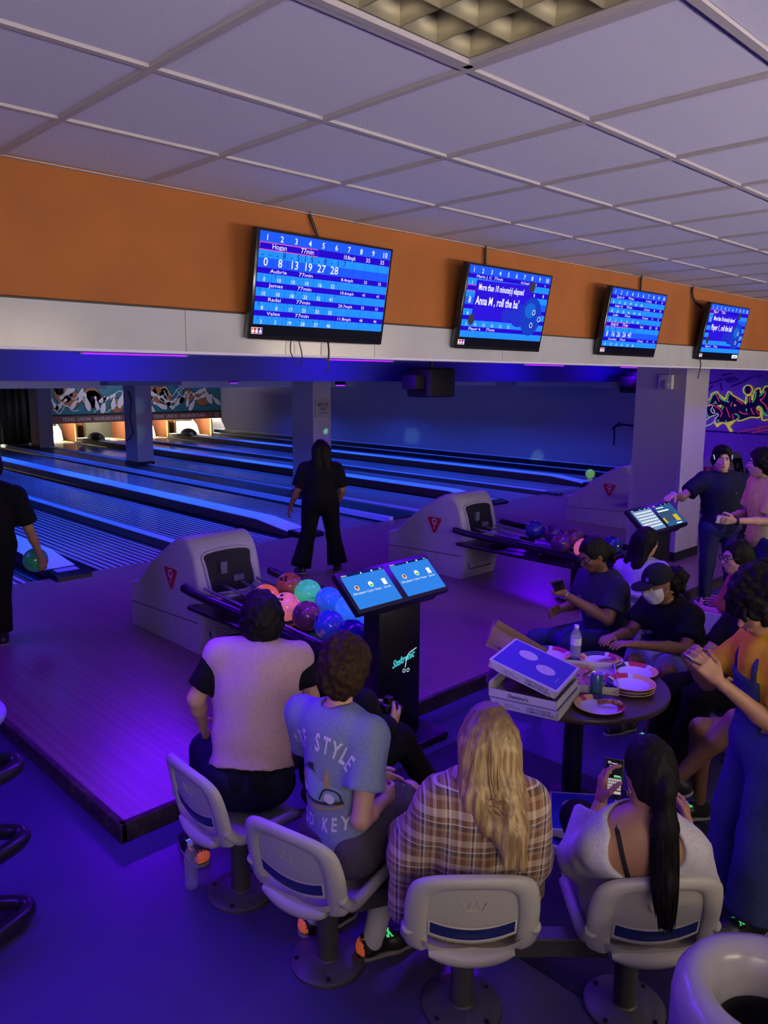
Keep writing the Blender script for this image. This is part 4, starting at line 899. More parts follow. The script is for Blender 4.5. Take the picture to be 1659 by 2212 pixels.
def pizza_box(name, label, M, S=.36, Hh=.045, lid=True, flap=True, parts=None):
    """closed delivery box: x right, y away, z up in frame M; the side at -y carries the printing"""
    e = empty(name); e.matrix_world = M; tag(e, label, 'pizza box', 'pizza delivery boxes')
    t = .003
    bm = bmesh.new(); box(bm, -S/2, S/2, -S/2, S/2, 0, t)
    for a in ((-S/2, S/2, -S/2, -S/2+t), (-S/2, S/2, S/2-t, S/2), (-S/2, -S/2+t, -S/2, S/2), (S/2-t, S/2, -S/2, S/2)): box(bm, *a, t, Hh-.002)
    bm_obj('tray', bm, M_CARD, e)
    f = Flat(); f.text("Domino's", -.02, .012, .020, 'CENTER', bold=.02); f.build('tray_lettering', M_BOXTXT, frame((0, -S/2-.0012, 0), (1, 0, 0), (0, 0, 1)), e)
    if lid:
        l = empty('lid'); l.parent = e
        boxo('lid_board', -S/2-.004, S/2+.004, -S/2-.004, S/2+.004, Hh, Hh+t, M_CARD, l)
        f = Flat(); f.rect(-S/2+.008, S/2-.008, -S/2+.008, S/2-.008); f.build('lid_blue', M_BOXBLUE, frame((0, 0, Hh+t), (1, 0, 0), (0, 1, 0)), l, .0006)
        f = Flat(); f.disc(-.06, .055, .052, n=28); f.disc(.065, -.02, .052, n=28); f.build('lid_dots', M_CARD, frame((0, 0, Hh+t), (1, 0, 0), (0, 1, 0)), l, .0012)
        f = Flat(); f.text("Domino's", 0, 0, .011, 'LEFT'); f.build('lid_lettering', M_CARD, frame((S/2-.035, -.10, Hh+t), (0, 1, 0), (-1, 0, 0)), l, .0012)
        if flap:
            bm = bmesh.new(); Mf = frame((0, -S/2-.0075, Hh+t), (1, 0, 0), (0, 0, -1)); prism(bm, [(-S/2, 0), (S/2, 0), (S/2-.03, .042), (-S/2+.05, .042), (-S/2+.02, .03)], -.0015, .0015, Mf); bm_obj('lid_flap', bm, M_CARD, l)
            f = Flat(); f.text('WHEN YOU SIGN UP', .02, -.018, .012, 'LEFT', sx=.78, bold=.02); f.text("DOMINO'S REWARDS.", .02, -.034, .013, 'LEFT', sx=.78, bold=.02); f.text('FREE PIZZA', -.10, -.020, .008, 'LEFT'); f.text('EVERY 6 ORDERS', -.10, -.031, .008, 'LEFT')
            f.build('flap_lettering', M_BOXTXT, frame((0, -S/2-.0095, Hh+t), (1, 0, 0), (0, 0, 1)), l, .0)
    return e
ex = Vector((.27, -.963, 0)).normalized(); ey = Vector((.963, .27, 0)).normalized()
pizza_box('pizza_box', 'closed pizza box at the bottom of the stack on the table edge', frame((3.275, 2.205, TZ), ex, ey))
b2 = pizza_box('pizza_box', 'half open pizza box in the middle of the stack', frame((3.27, 2.215, TZ+.055), ex, ey), lid=False)
boxo('raised_flap', -.18, -.176, -.18, .02, .04, .075, M_CARD, b2)
bm = bmesh.new(); lathe(bm, [(0, .012), (.14, .012), (.15, .022), (.0, .026)], 28, Matrix.Translation((-.01, 0, 0))); bm_obj('dark_disc', bm, mat('disc_brown', (.05, .03, .02), .8), b2)  # flat dark brown disc inside the tray
Mt = frame((3.285, 2.235, TZ+.155), (ex*math.cos(.27)+Vector((0, 0, -1))*math.sin(.27)), ey)
pizza_box('pizza_box', 'tilted blue lidded pizza box with two white dots on top of the stack', Mt, .37, .04)
# open box behind with pizza, its lid thrown back to the left
ob = empty('pizza_box'); exo = Vector((.55, -.835, 0)).normalized(); eyo = Vector((.835, .55, 0)).normalized(); ob.matrix_world = frame((3.71, 2.20, TZ), exo, eyo)
tag(ob, 'open pizza box in the middle of the table with pizza inside', 'pizza box', 'pizza delivery boxes'); S = .38
bm = bmesh.new(); box(bm, -S/2, S/2, -S/2, S/2, 0, .003)
for a in ((-S/2, S/2, -S/2, -S/2+.003), (-S/2, S/2, S/2-.003, S/2), (-S/2, -S/2+.003, -S/2, S/2), (S/2-.003, S/2, -S/2, S/2)): box(bm, *a, .003, .042)
bm_obj('tray', bm, M_CARD, ob)
al = math.radians(152); Ml = frame((-S/2, 0, .044), (math.cos(al), 0, math.sin(al)), (0, 1, 0)); ld = empty('lid'); ld.parent = ob; 
bm = bmesh.new(); box(bm, 0, S, -S/2, S/2, -.003, 0, 0, 1, Ml); bm_obj('lid_board', bm, M_CARDIN, ld)
for (a0, a1, b0, b1) in ((0.02, S-.02, S/2-.003, S/2), (0.02, S*.55, -S/2, -S/2+.003), (S-.003, S, -S/2+.03, S/2-.03)):
    bm = bmesh.new(); box(bm, a0, a1, b0, b1, -.045, -.002, 0, 1, Ml); bm_obj('lid_side', bm, M_CARDIN, ld)
f = Flat(); f.text('WHEN YOU', 0, .0, .014, 'LEFT', bold=.02); f.text('LARGE', .0, -.02, .014, 'LEFT', bold=.02); f.build('lid_lettering', M_BOXTXT, Ml @ frame((S*.55, -S/2-.001, -.02), (1, 0, 0), (0, 0, -1)), ld)
M_PIZZA = mat('pizza_top', (0.34, 0.15, 0.06), .6, noise=(46, (0.10, 0.035, 0.02), .48, .58)); M_CRUST = mat('pizza_crust', (0.34, 0.19, 0.08), .7)
def pizza(loc, r, a0, a1, label, n=28, group=None, rz=0):
    e = empty('pizza', loc, rz); tag(e, label, 'pizza', group); bm = bmesh.new(); k = 3
    c0 = bm.verts.new((0, 0, .012)); c1 = bm.verts.new((0, 0, 0)); T_ = []; B_ = []
    for i in range(n+1):
        a = a0+(a1-a0)*i/n; rr = r*(1+.02*math.sin(i*1.7)); T_.append(bm.verts.new((rr*.9*math.cos(a), rr*.9*math.sin(a), .012+.003*math.sin(i*2.1)))); B_.append(bm.verts.new((rr*.9*math.cos(a), rr*.9*math.sin(a), 0)))
    for i in range(n): bm.faces.new((c0, T_[i], T_[i+1])); bm.faces.new((c1, B_[i+1], B_[i])); bm.faces.new((T_[i], B_[i], B_[i+1], T_[i+1]))
    bm_obj('cheese_top', bm, M_PIZZA, e)
    bm = bmesh.new(); tube(bm, [(r*.93*math.cos(a0+(a1-a0)*i/n), r*.93*math.sin(a0+(a1-a0)*i/n), .013) for i in range(n+1)], .014, 8); bm_obj('crust', bm, M_CRUST, e, True); return e
pizza((3.71, 2.20, TZ+.0035), .17, 0.15, 5.7, 'cut pizza lying in the open box')
# plates
PLW = mat('plate_white', (0.60, 0.57, 0.66), .55); PLT = mat('plate_tan', (0.62, 0.36, 0.13), .55); PLR = mat('plate_red', (0.40, 0.02, 0.04), .5); PLN = mat('plate_navy', (0.02, 0.02, 0.12), .5)
def plate(loc, label, rz=0, R_=.128, tilt=0):
    e = empty('paper_plate', loc); e.rotation_euler = (tilt, 0, rz); tag(e, label, 'plate', 'paper plates with a red and blue rim')
    bm = bmesh.new(); lathe(bm, [(0, .003), (R_*.70, .003), (R_*.74, .005)], 40, cap=False); lathe(bm, [(0, 0), (R_*.72, 0), (R_*.98, .017), (R_, .018)], 40, cap=False); bm_obj('well', bm, PLW, e, True)
    secs = [(0, 1.9, PLT), (1.9, 2.15, PLW), (2.15, 3.1, PLR), (3.1, 3.3, PLW), (3.3, 4.5, PLN), (4.5, 4.9, PLT), (4.9, 5.2, PLR), (5.2, 2*PI, PLT)]
    for a0, a1, m in secs:
        bm = bmesh.new(); k = max(2, int((a1-a0)*7)); pr = [(R_*.74, .005), (R_*.80, .010), (R_*.96, .0195), (R_*.99, .020), (R_, .0185)]; rg = []
        for i in range(k+1): a = a0+(a1-a0)*i/k; rg.append([bm.verts.new((r*math.cos(a), r*math.sin(a), z)) for r, z in pr])
        for A, B in zip(rg, rg[1:]):
            for i in range(len(pr)-1): bm.faces.new((A[i], A[i+1], B[i+1], B[i]))
        bm_obj('rim_segment', bm, m, e, True)
    return e
plate((3.44, 1.93, TZ+.001), 'paper plate with a pizza crust at the near edge of the table', 2.6)
for k in range(3): plate((3.76+.006*k, 1.93, TZ+.001+.014*k), ['paper plate at the bottom of the right stack', 'paper plate in the middle of the right stack', 'empty paper plate on top of the right stack'][k], 4.2+.3*k)
plate((4.02, 2.04, TZ+.001), 'paper plate with an orange corner at the far right of the table', 4.0)
plate((4.04, 2.27, TZ+.001), 'paper plate with pizza in front of the person in the cap', 3.3)
plate((3.90, 2.54, TZ+.001), 'empty paper plate at the far left beside the water bottle', 3.6)
pizza((4.04, 2.27, TZ+.006), .10, 0, 2.4, 'pizza slice on the plate before the person in the cap', 14, None, 3.4)
bm = bmesh.new(); tube(bm, spline([(-.06, 0, .012), (0, .01, .02), (.06, -.005, .012)], 6), .014, 8); o = bm_obj('pizza_crust', bm, M_PIZZA, None, True); o.location = (3.48, 1.89, TZ+.012); o.rotation_euler.z = -1.0; tag(o, 'leftover pizza crust on the nearest paper plate', 'crust')
# water bottles, can
M_PET = mat('clear_plastic', (0.85, 0.85, 1.0), .10, trans=.5, alpha=.30); M_WATER = mat('water', (0.7, 0.7, 1.0), .06, trans=.7, alpha=.30); M_LABELW = mat('bottle_label', (0.55, 0.55, 0.70), .4); M_CAPW = mat('bottle_cap', (0.6, 0.58, 0.75), .4)
def bottle(loc, label, h=.205, lab=True):
    e = empty('water_bottle', loc); tag(e, label, 'bottle', 'clear plastic water bottles'); k = h/.205
    pr = [(.0, .004), (.018, .0), (.030, .004), (.0325, .02), (.031, .03), (.0325, .04), (.031, .05), (.0325, .06), (.031, .07), (.0325, .08), (.0325, .135), (.030, .15), (.018, .178), (.013, .186), (.013, .195)]
    bm = bmesh.new(); lathe(bm, [(r, z*k) for r, z in pr], 24, cap=False); bm_obj('bottle_body', bm, M_PET, e, True)
    bm = bmesh.new(); lathe(bm, [(.0, .006), (.028, .006), (.030, .02), (.030, .105*k), (0, .105*k)], 20, cap=False); bm_obj('water', bm, M_WATER, e, True)
    bm = bmesh.new(); lathe(bm, [(.0, .195*k-.003), (.0145, .195*k-.003), (.0145, .208*k), (.0, .208*k)], 18, cap=False); bm_obj('cap', bm, M_CAPW, e)
    if lab:
        bm = bmesh.new(); lathe(bm, [(.0332, .088*k), (.0332, .132*k)], 24, cap=False); lb = bm_obj('paper_label', bm, M_LABELW, e, True)
        v, q = text_mesh('SPRING WATER', .009, 'CENTER'); me = bpy.data.meshes.new('label_lettering'); me.from_pydata([(.0336*math.cos(-2.35+a/.0336), .0336*math.sin(-2.35+a/.0336), .108*k+b) for a, b in v], [], q) if False else None
bottle((3.98, 2.41, TZ), 'clear water bottle with a label standing on the table')
bottle((1.70, 3.03, 0.0), 'clear unlabelled water bottle standing on the floor', .235, False)
e = empty('drink_can', (3.58, 2.03, TZ)); tag(e, 'blue green drink can beside the pizza boxes', 'can')
bm = bmesh.new(); lathe(bm, [(0, .002), (.024, .0), (.032, .012), (.033, .02), (.033, .108), (.027, .120), (.027, .123)], 26, cap=False); bm_obj('can_body', bm, mat('can_paint', (0.05, 0.16, 0.22), .25, .5, noise=(16, (.12, .10, .30), .45, .6)), e, True)
bm = bmesh.new(); lathe(bm, [(.027, .123), (.025, .119), (0, .119)], 26, cap=False); bm_obj('can_lid', bm, M_STEEL, e); bm = bmesh.new(); box(bm, -.006, .006, -.012, .008, .119, .1215); bm_obj('pull_tab', bm, M_STEEL, e)
# boxes on the floor by the ponytail
exf = Vector((.30, -.95, 0)).normalized(); eyf = Vector((.95, .30, 0)).normalized()
bx = pizza_box('pizza_box', 'pizza box at the bottom of the floor stack, lettered LARGE', frame((3.36, 1.96, .004), exf, eyf, None), .34, .04)
f = Flat(); f.text('LARGE', .0, .008, .022, 'LEFT', bold=.03); f.build('size_lettering', M_BOXTXT, frame((0, -.1725, 0), (1, 0, 0), (0, 0, 1)), bx)
pizza_box('pizza_box', 'blue lidded pizza box leaning on top of the floor stack', frame((3.44, 1.98, .085), Vector((.55, -.83, .06)), Vector((.83, .55, .04))), .35, .04)
# ------------------------------------------------------------------ grey bin at the lower right, black stand at the left edge
e = empty('trash_bin', (2.09, .595, 0)); tag(e, 'large glossy grey round waste bin in the near right corner', 'bin')
M_BIN = mat('bin_grey', (0.30, 0.28, 0.31), .24, spec=.4)
bm = bmesh.new(); lathe(bm, [(0, .0), (.22, .0), (.245, .02), (.26, .4), (.262, .60), (.262, .67), (.255, .715), (.235, .745), (.205, .755), (.175, .745), (.150, .715), (.138, .67), (.136, .60), (.134, .30)], 56, cap=False); bm_obj('bin_shell', bm, M_BIN, e, True)
bm = bmesh.new(); lathe(bm, [(.1335, .615), (.129, .55), (.12, .1), (0, .1)], 40, cap=False); bm_obj('bin_liner', bm, mat('bin_dark', (.012, .012, .010), .6), e, True)
e = empty('tube_stand', (.93, 3.36, 0)); tag(e, 'black bent tube stand with a round blue top at the left edge', 'stand')
for z in (.05, .40, .74):
    bm = bmesh.new(); tube(bm, spline([(-.32, .30, z), (-.05, .16, z), (.09, .07, z), (.135, .0, z), (.09, -.06, z), (-.05, -.12, z), (-.32, -.24, z)], 6), .035, 12); bm_obj('bent_tube', bm, M_RAIL, e, True)
for a in ((-.25, .2), (-.25, -.15)):
    bm = bmesh.new(); tube(bm, [(*a, .02), (*a, 1.0)], .03, 10); bm_obj('upright', bm, M_RAIL, e, True)
bm = bmesh.new(); lathe(bm, [(0, .98), (.20, .98), (.225, .99), (.23, 1.005), (.225, 1.02), (0, 1.025)], 32, Matrix.Translation((-.12, .02, 0))); autosmooth(bm_obj('round_top', bm, mat('top_blue', (.25, .25, .5), .4), e), 50)
boxo('foot_block', -.02, .12, -.06, .05, .0, .05, M_RAIL, e, .01)
# ------------------------------------------------------------------ figures: smooth implicit surfaces turned into meshes
V3 = lambda *a: np.array(a, dtype=float)
def nrm(v): v = np.asarray(v, float); return v/(np.linalg.norm(v)+1e-12)
_rng = np.random.RandomState(5); _LAT = _rng.rand(32, 32, 32).astype(np.float32)
def vnoise(p):
    i = np.floor(p).astype(int); f = p-i; f = f*f*(3-2*f); i %= 32; j = (i+1) % 32; r = 0
    for a in (0, 1):
        for b in (0, 1):
            for c in (0, 1):
                w = (f[:, 0] if a else 1-f[:, 0])*(f[:, 1] if b else 1-f[:, 1])*(f[:, 2] if c else 1-f[:, 2])
                r = r+w*_LAT[(j if a else i)[:, 0], (j if b else i)[:, 1], (j if c else i)[:, 2]]
    return r*2-1
class Field:
    def __init__(s, prims, h, pad=.03):
        s.h = h; lo = np.full(3, 1e9); hi = -lo
        for q in prims:
            l, u = s.bounds(q); lo = np.minimum(lo, l); hi = np.maximum(hi, u)
        s.lo = lo-pad; n = np.ceil((hi-lo+2*pad)/h).astype(int)+1; s.n = n
        s.F = np.full(n, .5, np.float32)
        s.ax = [s.lo[i]+h*np.arange(n[i]) for i in range(3)]
        for q in prims: s.apply(q)
    @staticmethod
    def bounds(q):
        if q[0] == 'cone': m = max(q[3], q[4]); return np.minimum(q[1], q[2])-m, np.maximum(q[1], q[2])+m
        r = max(q[3]); return q[1]-r, q[1]+r
    def blk(s, l, u):
        a = np.clip(np.floor((l-s.lo)/s.h).astype(int), 0, s.n); b = np.clip(np.ceil((u-s.lo)/s.h).astype(int)+1, 0, s.n)
        return tuple(slice(a[i], b[i]) for i in range(3))
    def dist(s, q, sl):
        X, Y, Z = np.meshgrid(s.ax[0][sl[0]], s.ax[1][sl[1]], s.ax[2][sl[2]], indexing='ij', sparse=True)
        if q[0] == 'cone':
            a, b = q[1], q[2]; ab = b-a; L = ab @ ab+1e-12
            px, py, pz = X-a[0], Y-a[1], Z-a[2]; t = np.clip((px*ab[0]+py*ab[1]+pz*ab[2])/L, 0, 1)
            d = np.sqrt((px-t*ab[0])**2+(py-t*ab[1])**2+(pz-t*ab[2])**2)-(q[3]+(q[4]-q[3])*t)
        else:
            c, R, r = q[1], q[2], q[3]; px, py, pz = X-c[0], Y-c[1], Z-c[2]
            u = [px*R[i][0]+py*R[i][1]+pz*R[i][2] for i in range(3)]
            k0 = np.sqrt((u[0]/r[0])**2+(u[1]/r[1])**2+(u[2]/r[2])**2); k1 = np.sqrt((u[0]/r[0]**2)**2+(u[1]/r[1]**2)**2+(u[2]/r[2]**2)**2)+1e-9
            d = k0*(k0-1)/k1
        cl = q[-1] if isinstance(q[-1], list) else []
        for (pt, n) in cl: d = np.maximum(d, (X-pt[0])*n[0]+(Y-pt[1])*n[1]+(Z-pt[2])*n[2])
        return d
    def apply(s, q, op='add'):
        l, u = s.bounds(q); k = q[5] if q[0] == 'cone' else q[4]; sl = s.blk(l-k-.02, u+k+.02)
        if any(x.stop <= x.start for x in sl): return
        d = s.dist(q, sl); F = s.F[sl]
        if op == 'add': h = np.clip(.5+.5*(F-d)/k, 0, 1); s.F[sl] = F*(1-h)+d*h-k*h*(1-h)
        else: h = np.clip(.5-.5*(F+d)/k, 0, 1); s.F[sl] = F*(1-h)-d*h+k*h*(1-h)
    def cut(s, *prims):
        for q in prims: s.apply(q, 'sub')
        return s
    def clip(s, pt, n):
        X, Y, Z = np.meshgrid(*s.ax, indexing='ij', sparse=True); s.F = np.maximum(s.F, (X-pt[0])*n[0]+(Y-pt[1])*n[1]+(Z-pt[2])*n[2]).astype(np.float32); return s
    def mesh(s):
        F = s.F; ins = F < 0; n = s.n-1
        cs = [(a, b, c) for a in (0, 1) for b in (0, 1) for c in (0, 1)]
        cnt = sum(ins[a:a+n[0], b:b+n[1], c:c+n[2]].astype(np.int8) for a, b, c in cs); act = (cnt > 0) & (cnt < 8)
        ci = np.argwhere(act); idx = -np.ones(act.shape, np.int64); idx[act] = np.arange(len(ci))
        vals = {c: F[ci[:, 0]+c[0], ci[:, 1]+c[1], ci[:, 2]+c[2]] for c in cs}
        P = np.zeros((len(ci), 3)); N = np.zeros(len(ci))
        for a in cs:
            for ax in range(3):
                if a[ax] == 0:
                    b = list(a); b[ax] = 1; b = tuple(b); va, vb = vals[a], vals[b]; m = (va < 0) != (vb < 0)
                    t = np.where(m, va/(va-vb+1e-12), 0); p = np.tile(np.array(a, float), (len(ci), 1)); p[:, ax] = t; P[m] += p[m]; N[m] += 1
        V = s.lo+(ci+P/np.maximum(N, 1)[:, None])*s.h; Q = []
        for ax in range(3):
            o = [i for i in range(3) if i != ax]
            sl0 = [slice(1, -1)]*3; sl0[ax] = slice(0, -1); sl1 = [slice(1, -1)]*3; sl1[ax] = slice(1, None)
            A = ins[tuple(sl0)]; B = ins[tuple(sl1)]; e = np.argwhere(A != B); fl = A[tuple(e.T)]
            base = e.copy(); base[:, o[0]] += 1; base[:, o[1]] += 1
            def cell(d0, d1): c = base.copy(); c[:, o[0]] -= d0; c[:, o[1]] -= d1; return idx[c[:, 0], c[:, 1], c[:, 2]]
            q = np.stack([cell(1, 1), cell(0, 1), cell(0, 0), cell(1, 0)], 1)
            flip = fl if ax != 1 else ~fl
            q[~flip] = q[~flip][:, ::-1]; Q.append(q)
        return V, np.concatenate(Q)
def relax(V, Q, it=2, f=.5):
    n = len(V)
    for _ in range(it):
        S = np.zeros((n, 3)); C = np.zeros(n)
        for a, b in ((0, 1), (1, 2), (2, 3), (3, 0)):
            np.add.at(S, Q[:, a], V[Q[:, b]]); np.add.at(S, Q[:, b], V[Q[:, a]]); np.add.at(C, Q[:, a], 1); np.add.at(C, Q[:, b], 1)
        V = V*(1-f)+f*S/np.maximum(C, 1)[:, None]
    return V
def vnormals(V, Q):
    n = np.cross(V[Q[:, 2]]-V[Q[:, 0]], V[Q[:, 3]]-V[Q[:, 1]]); N = np.zeros_like(V)
    for k in range(4): np.add.at(N, Q[:, k], n)
    return N/(np.linalg.norm(N, axis=1)[:, None]+1e-12)
def fmesh(name, parts, m, parent, origin, disp=None, smooth=1):
    """parts: list of fields -> one mesh object, in the parent's coordinates"""
    VV, QQ, n = [], [], 0
    for F in parts:
        V, Q = F.mesh()
        if len(V) == 0: continue
        V = relax(V, Q, smooth)
        if disp is not None: V = V+vnormals(V, Q)*disp(V)[:, None]
        VV.append(V); QQ.append(Q+n); n += len(V)
    V = np.concatenate(VV)-origin; Q = np.concatenate(QQ)
    me = bpy.data.meshes.new(name); me.from_pydata(V.tolist(), [], Q.tolist()); me.update()
    o = link(name, me, m, parent, True); return o
def wrinkle(amp, sc, st=(1, 1, .6)):
    def f(V): q = V*np.array(st)*sc; return amp*(vnoise(q+3.1)+.5*vnoise(q*2.1+9.7))
    return f
I3 = np.eye(3)
def axes(right, fwd, up): return np.array([nrm(right), nrm(fwd), nrm(up)])
class Fig:
    """joints in world space; builds body prims once, clothing reuses them"""
    def __init__(s, j, face, sw=.185, hw=.095, fat=1.0, s_=1.0, hs=1.0):
        s.j = {k: np.array(v, float) for k, v in j.items()}; J = s.j; f = nrm([face[0], face[1], 0]); s.f = f; s.r = V3(f[1], -f[0], 0); s.sc = s_; s.fat = fat
        P, N = J['pelvis'], J['neck']; up = nrm(N-P); s.up = up; lat = nrm(s.r-up*(s.r @ up)); s.lat = lat; s.fr = np.cross(up, lat)
        s.A = np.array([lat, s.fr, up])
        for sd, sg in (('r', 1), ('l', -1)):
            J.setdefault('sh_'+sd, N+lat*sg*sw-up*.045); J.setdefault('hip_'+sd, P+s.r*sg*hw)
        L = np.linalg.norm(N-P); s.L = L; s.hs = hs
        w = sw/.185
        s.torso = [('ell', P+up*.01, s.A, np.array([.172*fat, .125*fat, .13]), .05), ('ell', P+up*L*.36, s.A, np.array([.150*fat, .112*fat, .17]), .06),
                   ('ell', P+up*L*.70+s.fr*.01, s.A, np.array([.165*fat*w, .122*fat, .19]), .06), ('cone', J['sh_l']*.9+N*.1, J['sh_r']*.9+N*.1, .060*fat**.5, .060*fat**.5, .06), ('ell', N-up*.06, s.A, np.array([.11*w, .075, .07]), .05)]
        s.arms = {}; s.legs = {}
        for sd in 'rl':
            a, e, w_ = J['sh_'+sd], J['el_'+sd], J['wr_'+sd]; fa = fat**.5*s_
            s.arms[sd] = [('cone', a, a+(e-a)*.5, .054*fa, .047*fa, .03), ('cone', a+(e-a)*.5, e, .047*fa, .038*fa, .02), ('cone', e, e+(w_-e)*.35, .039*fa, .038*fa, .02), ('cone', e+(w_-e)*.35, w_, .038*fa, .025*fa, .02)]
            h, k, n = J['hip_'+sd], J['kn_'+sd], J['an_'+sd]
            s.legs[sd] = [('cone', h, h+(k-h)*.5, .088*fat**.7*s_, .075*fat**.7*s_, .03), ('cone', h+(k-h)*.5, k, .075*fat**.7*s_, .055*s_, .02), ('cone', k, k+(n-k)*.35, .053*s_, .054*s_, .02), ('cone', k+(n-k)*.35, n, .054*s_, .035*s_, .02)]
        H = J['head']; hf = nrm(J.get('look', f)); hr = nrm(np.cross(hf, [0, 0, 1])); hu = np.cross(hr, hf); s.hA = np.array([hr, hf, hu]); s.H = H
    def hp(s, x, y, z): return s.H+(s.hA[0]*x+s.hA[1]*y+s.hA[2]*z)*s.hs
    def head_prims(s):
        A = s.hA; k = s.hs; hp = s.hp; E = lambda c, r, kk: ('ell', hp(*c), A, np.array(r)*k, kk)
        ne = s.j['neck']; return [E((0, -.012, .022), (.074, .093, .094), .02), E((0, .022, -.035), (.060, .072, .082), .03), E((0, .048, -.094), (.034, .034, .028), .03), E((-.045, .0, -.06), (.022, .04, .035), .03), E((.045, .0, -.06), (.022, .04, .035), .03),
                E((0, .078, .022), (.048, .016, .010), .014), E((-.036, .066, -.028), (.022, .018, .018), .02), E((.036, .066, -.028), (.022, .018, .018), .02), ('cone', hp(0, .084, .008), hp(0, .108, -.030), .007*k, .012*k, .012),
                E((0, .090, -.062), (.024, .010, .009), .012), E((.074, -.012, -.012), (.009, .020, .030), .008), E((-.074, -.012, -.012), (.009, .020, .030), .008), ('cone', hp(0, -.015, -.05), ne-s.up*.03, .050*k, .055*k, .03)]
    def head_field(s, h=.006):
        F = Field(s.head_prims(), h)
        for x in (-.031, .031): F.cut(('ell', s.hp(x, .096, .004), s.hA, np.array([.017, .014, .011])*s.hs, .012))
        return F
    def hand_prims(s, sd, d=None, pn=None, curl=(.3, .35, .4, .45), thumb=.5, spread=.1, sc=1.0):
        """d: direction of the hand, pn: palm normal (the side the fingers close to)"""
        J = s.j; w = J['wr_'+sd]; d = nrm(d if d is not None else w-J['el_'+sd]); pn = np.array(pn, float) if pn is not None else -s.r*(1 if sd == 'r' else -1)
        pn = nrm(pn-d*(pn @ d)); lt = np.cross(d, pn)*(1 if sd == 'r' else -1)   # toward the thumb
        k = sc*s.sc; out = [('cone', w-d*.03, w+d*.02, .025*k, .024*k, .012)]; L = [.074, .082, .076, .060]; O = [.028, .009, -.010, -.028]
        for i in range(4):
            b = w+d*.085*k+lt*O[i]*k; out.append(('cone', w+d*.02*k+lt*O[i]*.6*k, b, .015*k, .0125*k, .012)); a = curl[i]; p = b; dd = nrm(d+lt*O[i]*spread*18*.1)
            for q, (fr_, r0, r1) in enumerate(((.42, .0100, .0090), (.32, .0090, .0082), (.26, .0082, .0070))):
                ang = a*(q+.6); v = dd*math.cos(ang)+pn*math.sin(ang); p2 = p+v*L[i]*fr_*k*1.15; out.append(('cone', p, p2, r0*k, r1*k, .004)); p = p2
        t0 = w+d*.025*k+lt*.022*k; v = nrm(d*.62+lt*.70+pn*(.15+thumb*.5)); t1 = t0+v*.042*k; v2 = nrm(d*.86+lt*.22+pn*(.2+thumb*.7)); t2 = t1+v2*.030*k; t3 = t2+nrm(v2+pn*thumb*.4)*.024*k
        out += [('cone', t0, t1, .0165*k, .0125*k, .010), ('cone', t1, t2, .0115*k, .0105*k, .004), ('cone', t2, t3, .0105*k, .008*k, .004)]
        s.tip = getattr(s, 'tip', {}); s.tip[sd] = (w, d, pn, lt); return out
    def foot_prims(s, sd, infl=.0):
        J = s.j; n = J['an_'+sd]; t = J.get('toe_'+sd); t = nrm(np.array(t)-n) if t is not None else nrm(s.f); b = n-V3(0, 0, .045)
        return [('cone', n, b-t*.03, .040+infl, .038+infl, .02), ('cone', b-t*.03, b+t*.10, .036+infl, .036+infl, .03), ('cone', b+t*.10-V3(0, 0, .008), b+t*.17-V3(0, 0, .012), .036+infl, .027+infl, .03)]
def inflate(prims, d, kk=None):
    out = []
    for q in prims:
        if q[0] == 'cone': out.append(('cone', q[1], q[2], q[3]+d, q[4]+d, kk or q[5])+tuple(q[6:]))
        else: out.append(('ell', q[1], q[2], q[3]+d, kk or q[4])+tuple(q[5:]))
    return out
def clipq(q, pt, n): return tuple(q)+([(pt, n)],) if not isinstance(q[-1], list) else tuple(q[:-1])+(q[-1]+[(pt, n)],)
def sleeve_prims(G, sd, length, infl, flare=.0):
    """length 0..1 upper arm, 1..2 forearm"""
    J = G.j; a, e, w = J['sh_'+sd], J['el_'+sd], J['wr_'+sd]; out = []
    if length <= 1:
        d = nrm(e-a); end = a+(e-a)*length
        out = [clipq(('cone', a, a+(e-a)*(length+.25), .056*G.fat**.5+infl, .050*G.fat**.5+infl+flare, .035), end, d)]
    else:
        d = nrm(w-e); end = e+(w-e)*(length-1)
        out = [('cone', a, e, .056*G.fat**.5+infl, .044*G.fat**.5+infl+flare*.6, .035), clipq(('cone', e, e+(w-e)*(length-1+.2), .044*G.fat**.5+infl+flare*.6, .034+infl+flare, .03), end, d)]
    return out
def shirt(G, o, name, m, sleeves=.55, infl=.014, hem=-.06, h=.011, neck_r=.062, wr=(.006, 14), flare=.008, cuts=(), sl_only=False, extra=(), smooth=2):
    J = G.j; P, N = J['pelvis'], J['neck']; pr = inflate(G.torso, infl, .06)+list(extra)
    if sleeves:
        for sd in 'rl': pr += sleeve_prims(G, sd, sleeves if not isinstance(sleeves, dict) else sleeves[sd], infl, flare)
    F = Field(pr, h)
    # hem: plane across the spine below which only sleeves may reach
    X, Y, Z = np.meshgrid(*F.ax, indexing='ij', sparse=True); hp = P+G.up*hem
    if hem is not None:
        d = -((X-hp[0])*G.up[0]+(Y-hp[1])*G.up[1]+(Z-hp[2])*G.up[2])
        near = ((X-P[0])*G.lat[0]+(Y-P[1])*G.lat[1]+(Z-P[2])*G.lat[2])
        F.F = np.where(np.abs(near) < .23*G.fat, np.maximum(F.F, d), F.F).astype(np.float32)
    if neck_r: F.cut(('cone', N-G.up*.012+G.fr*.012, N+G.up*.2, neck_r, neck_r, .008))
    for c in cuts: F.cut(c)
    return fmesh(name, [F], m, o, np.array(o.location), wrinkle(*wr) if wr else None, smooth)
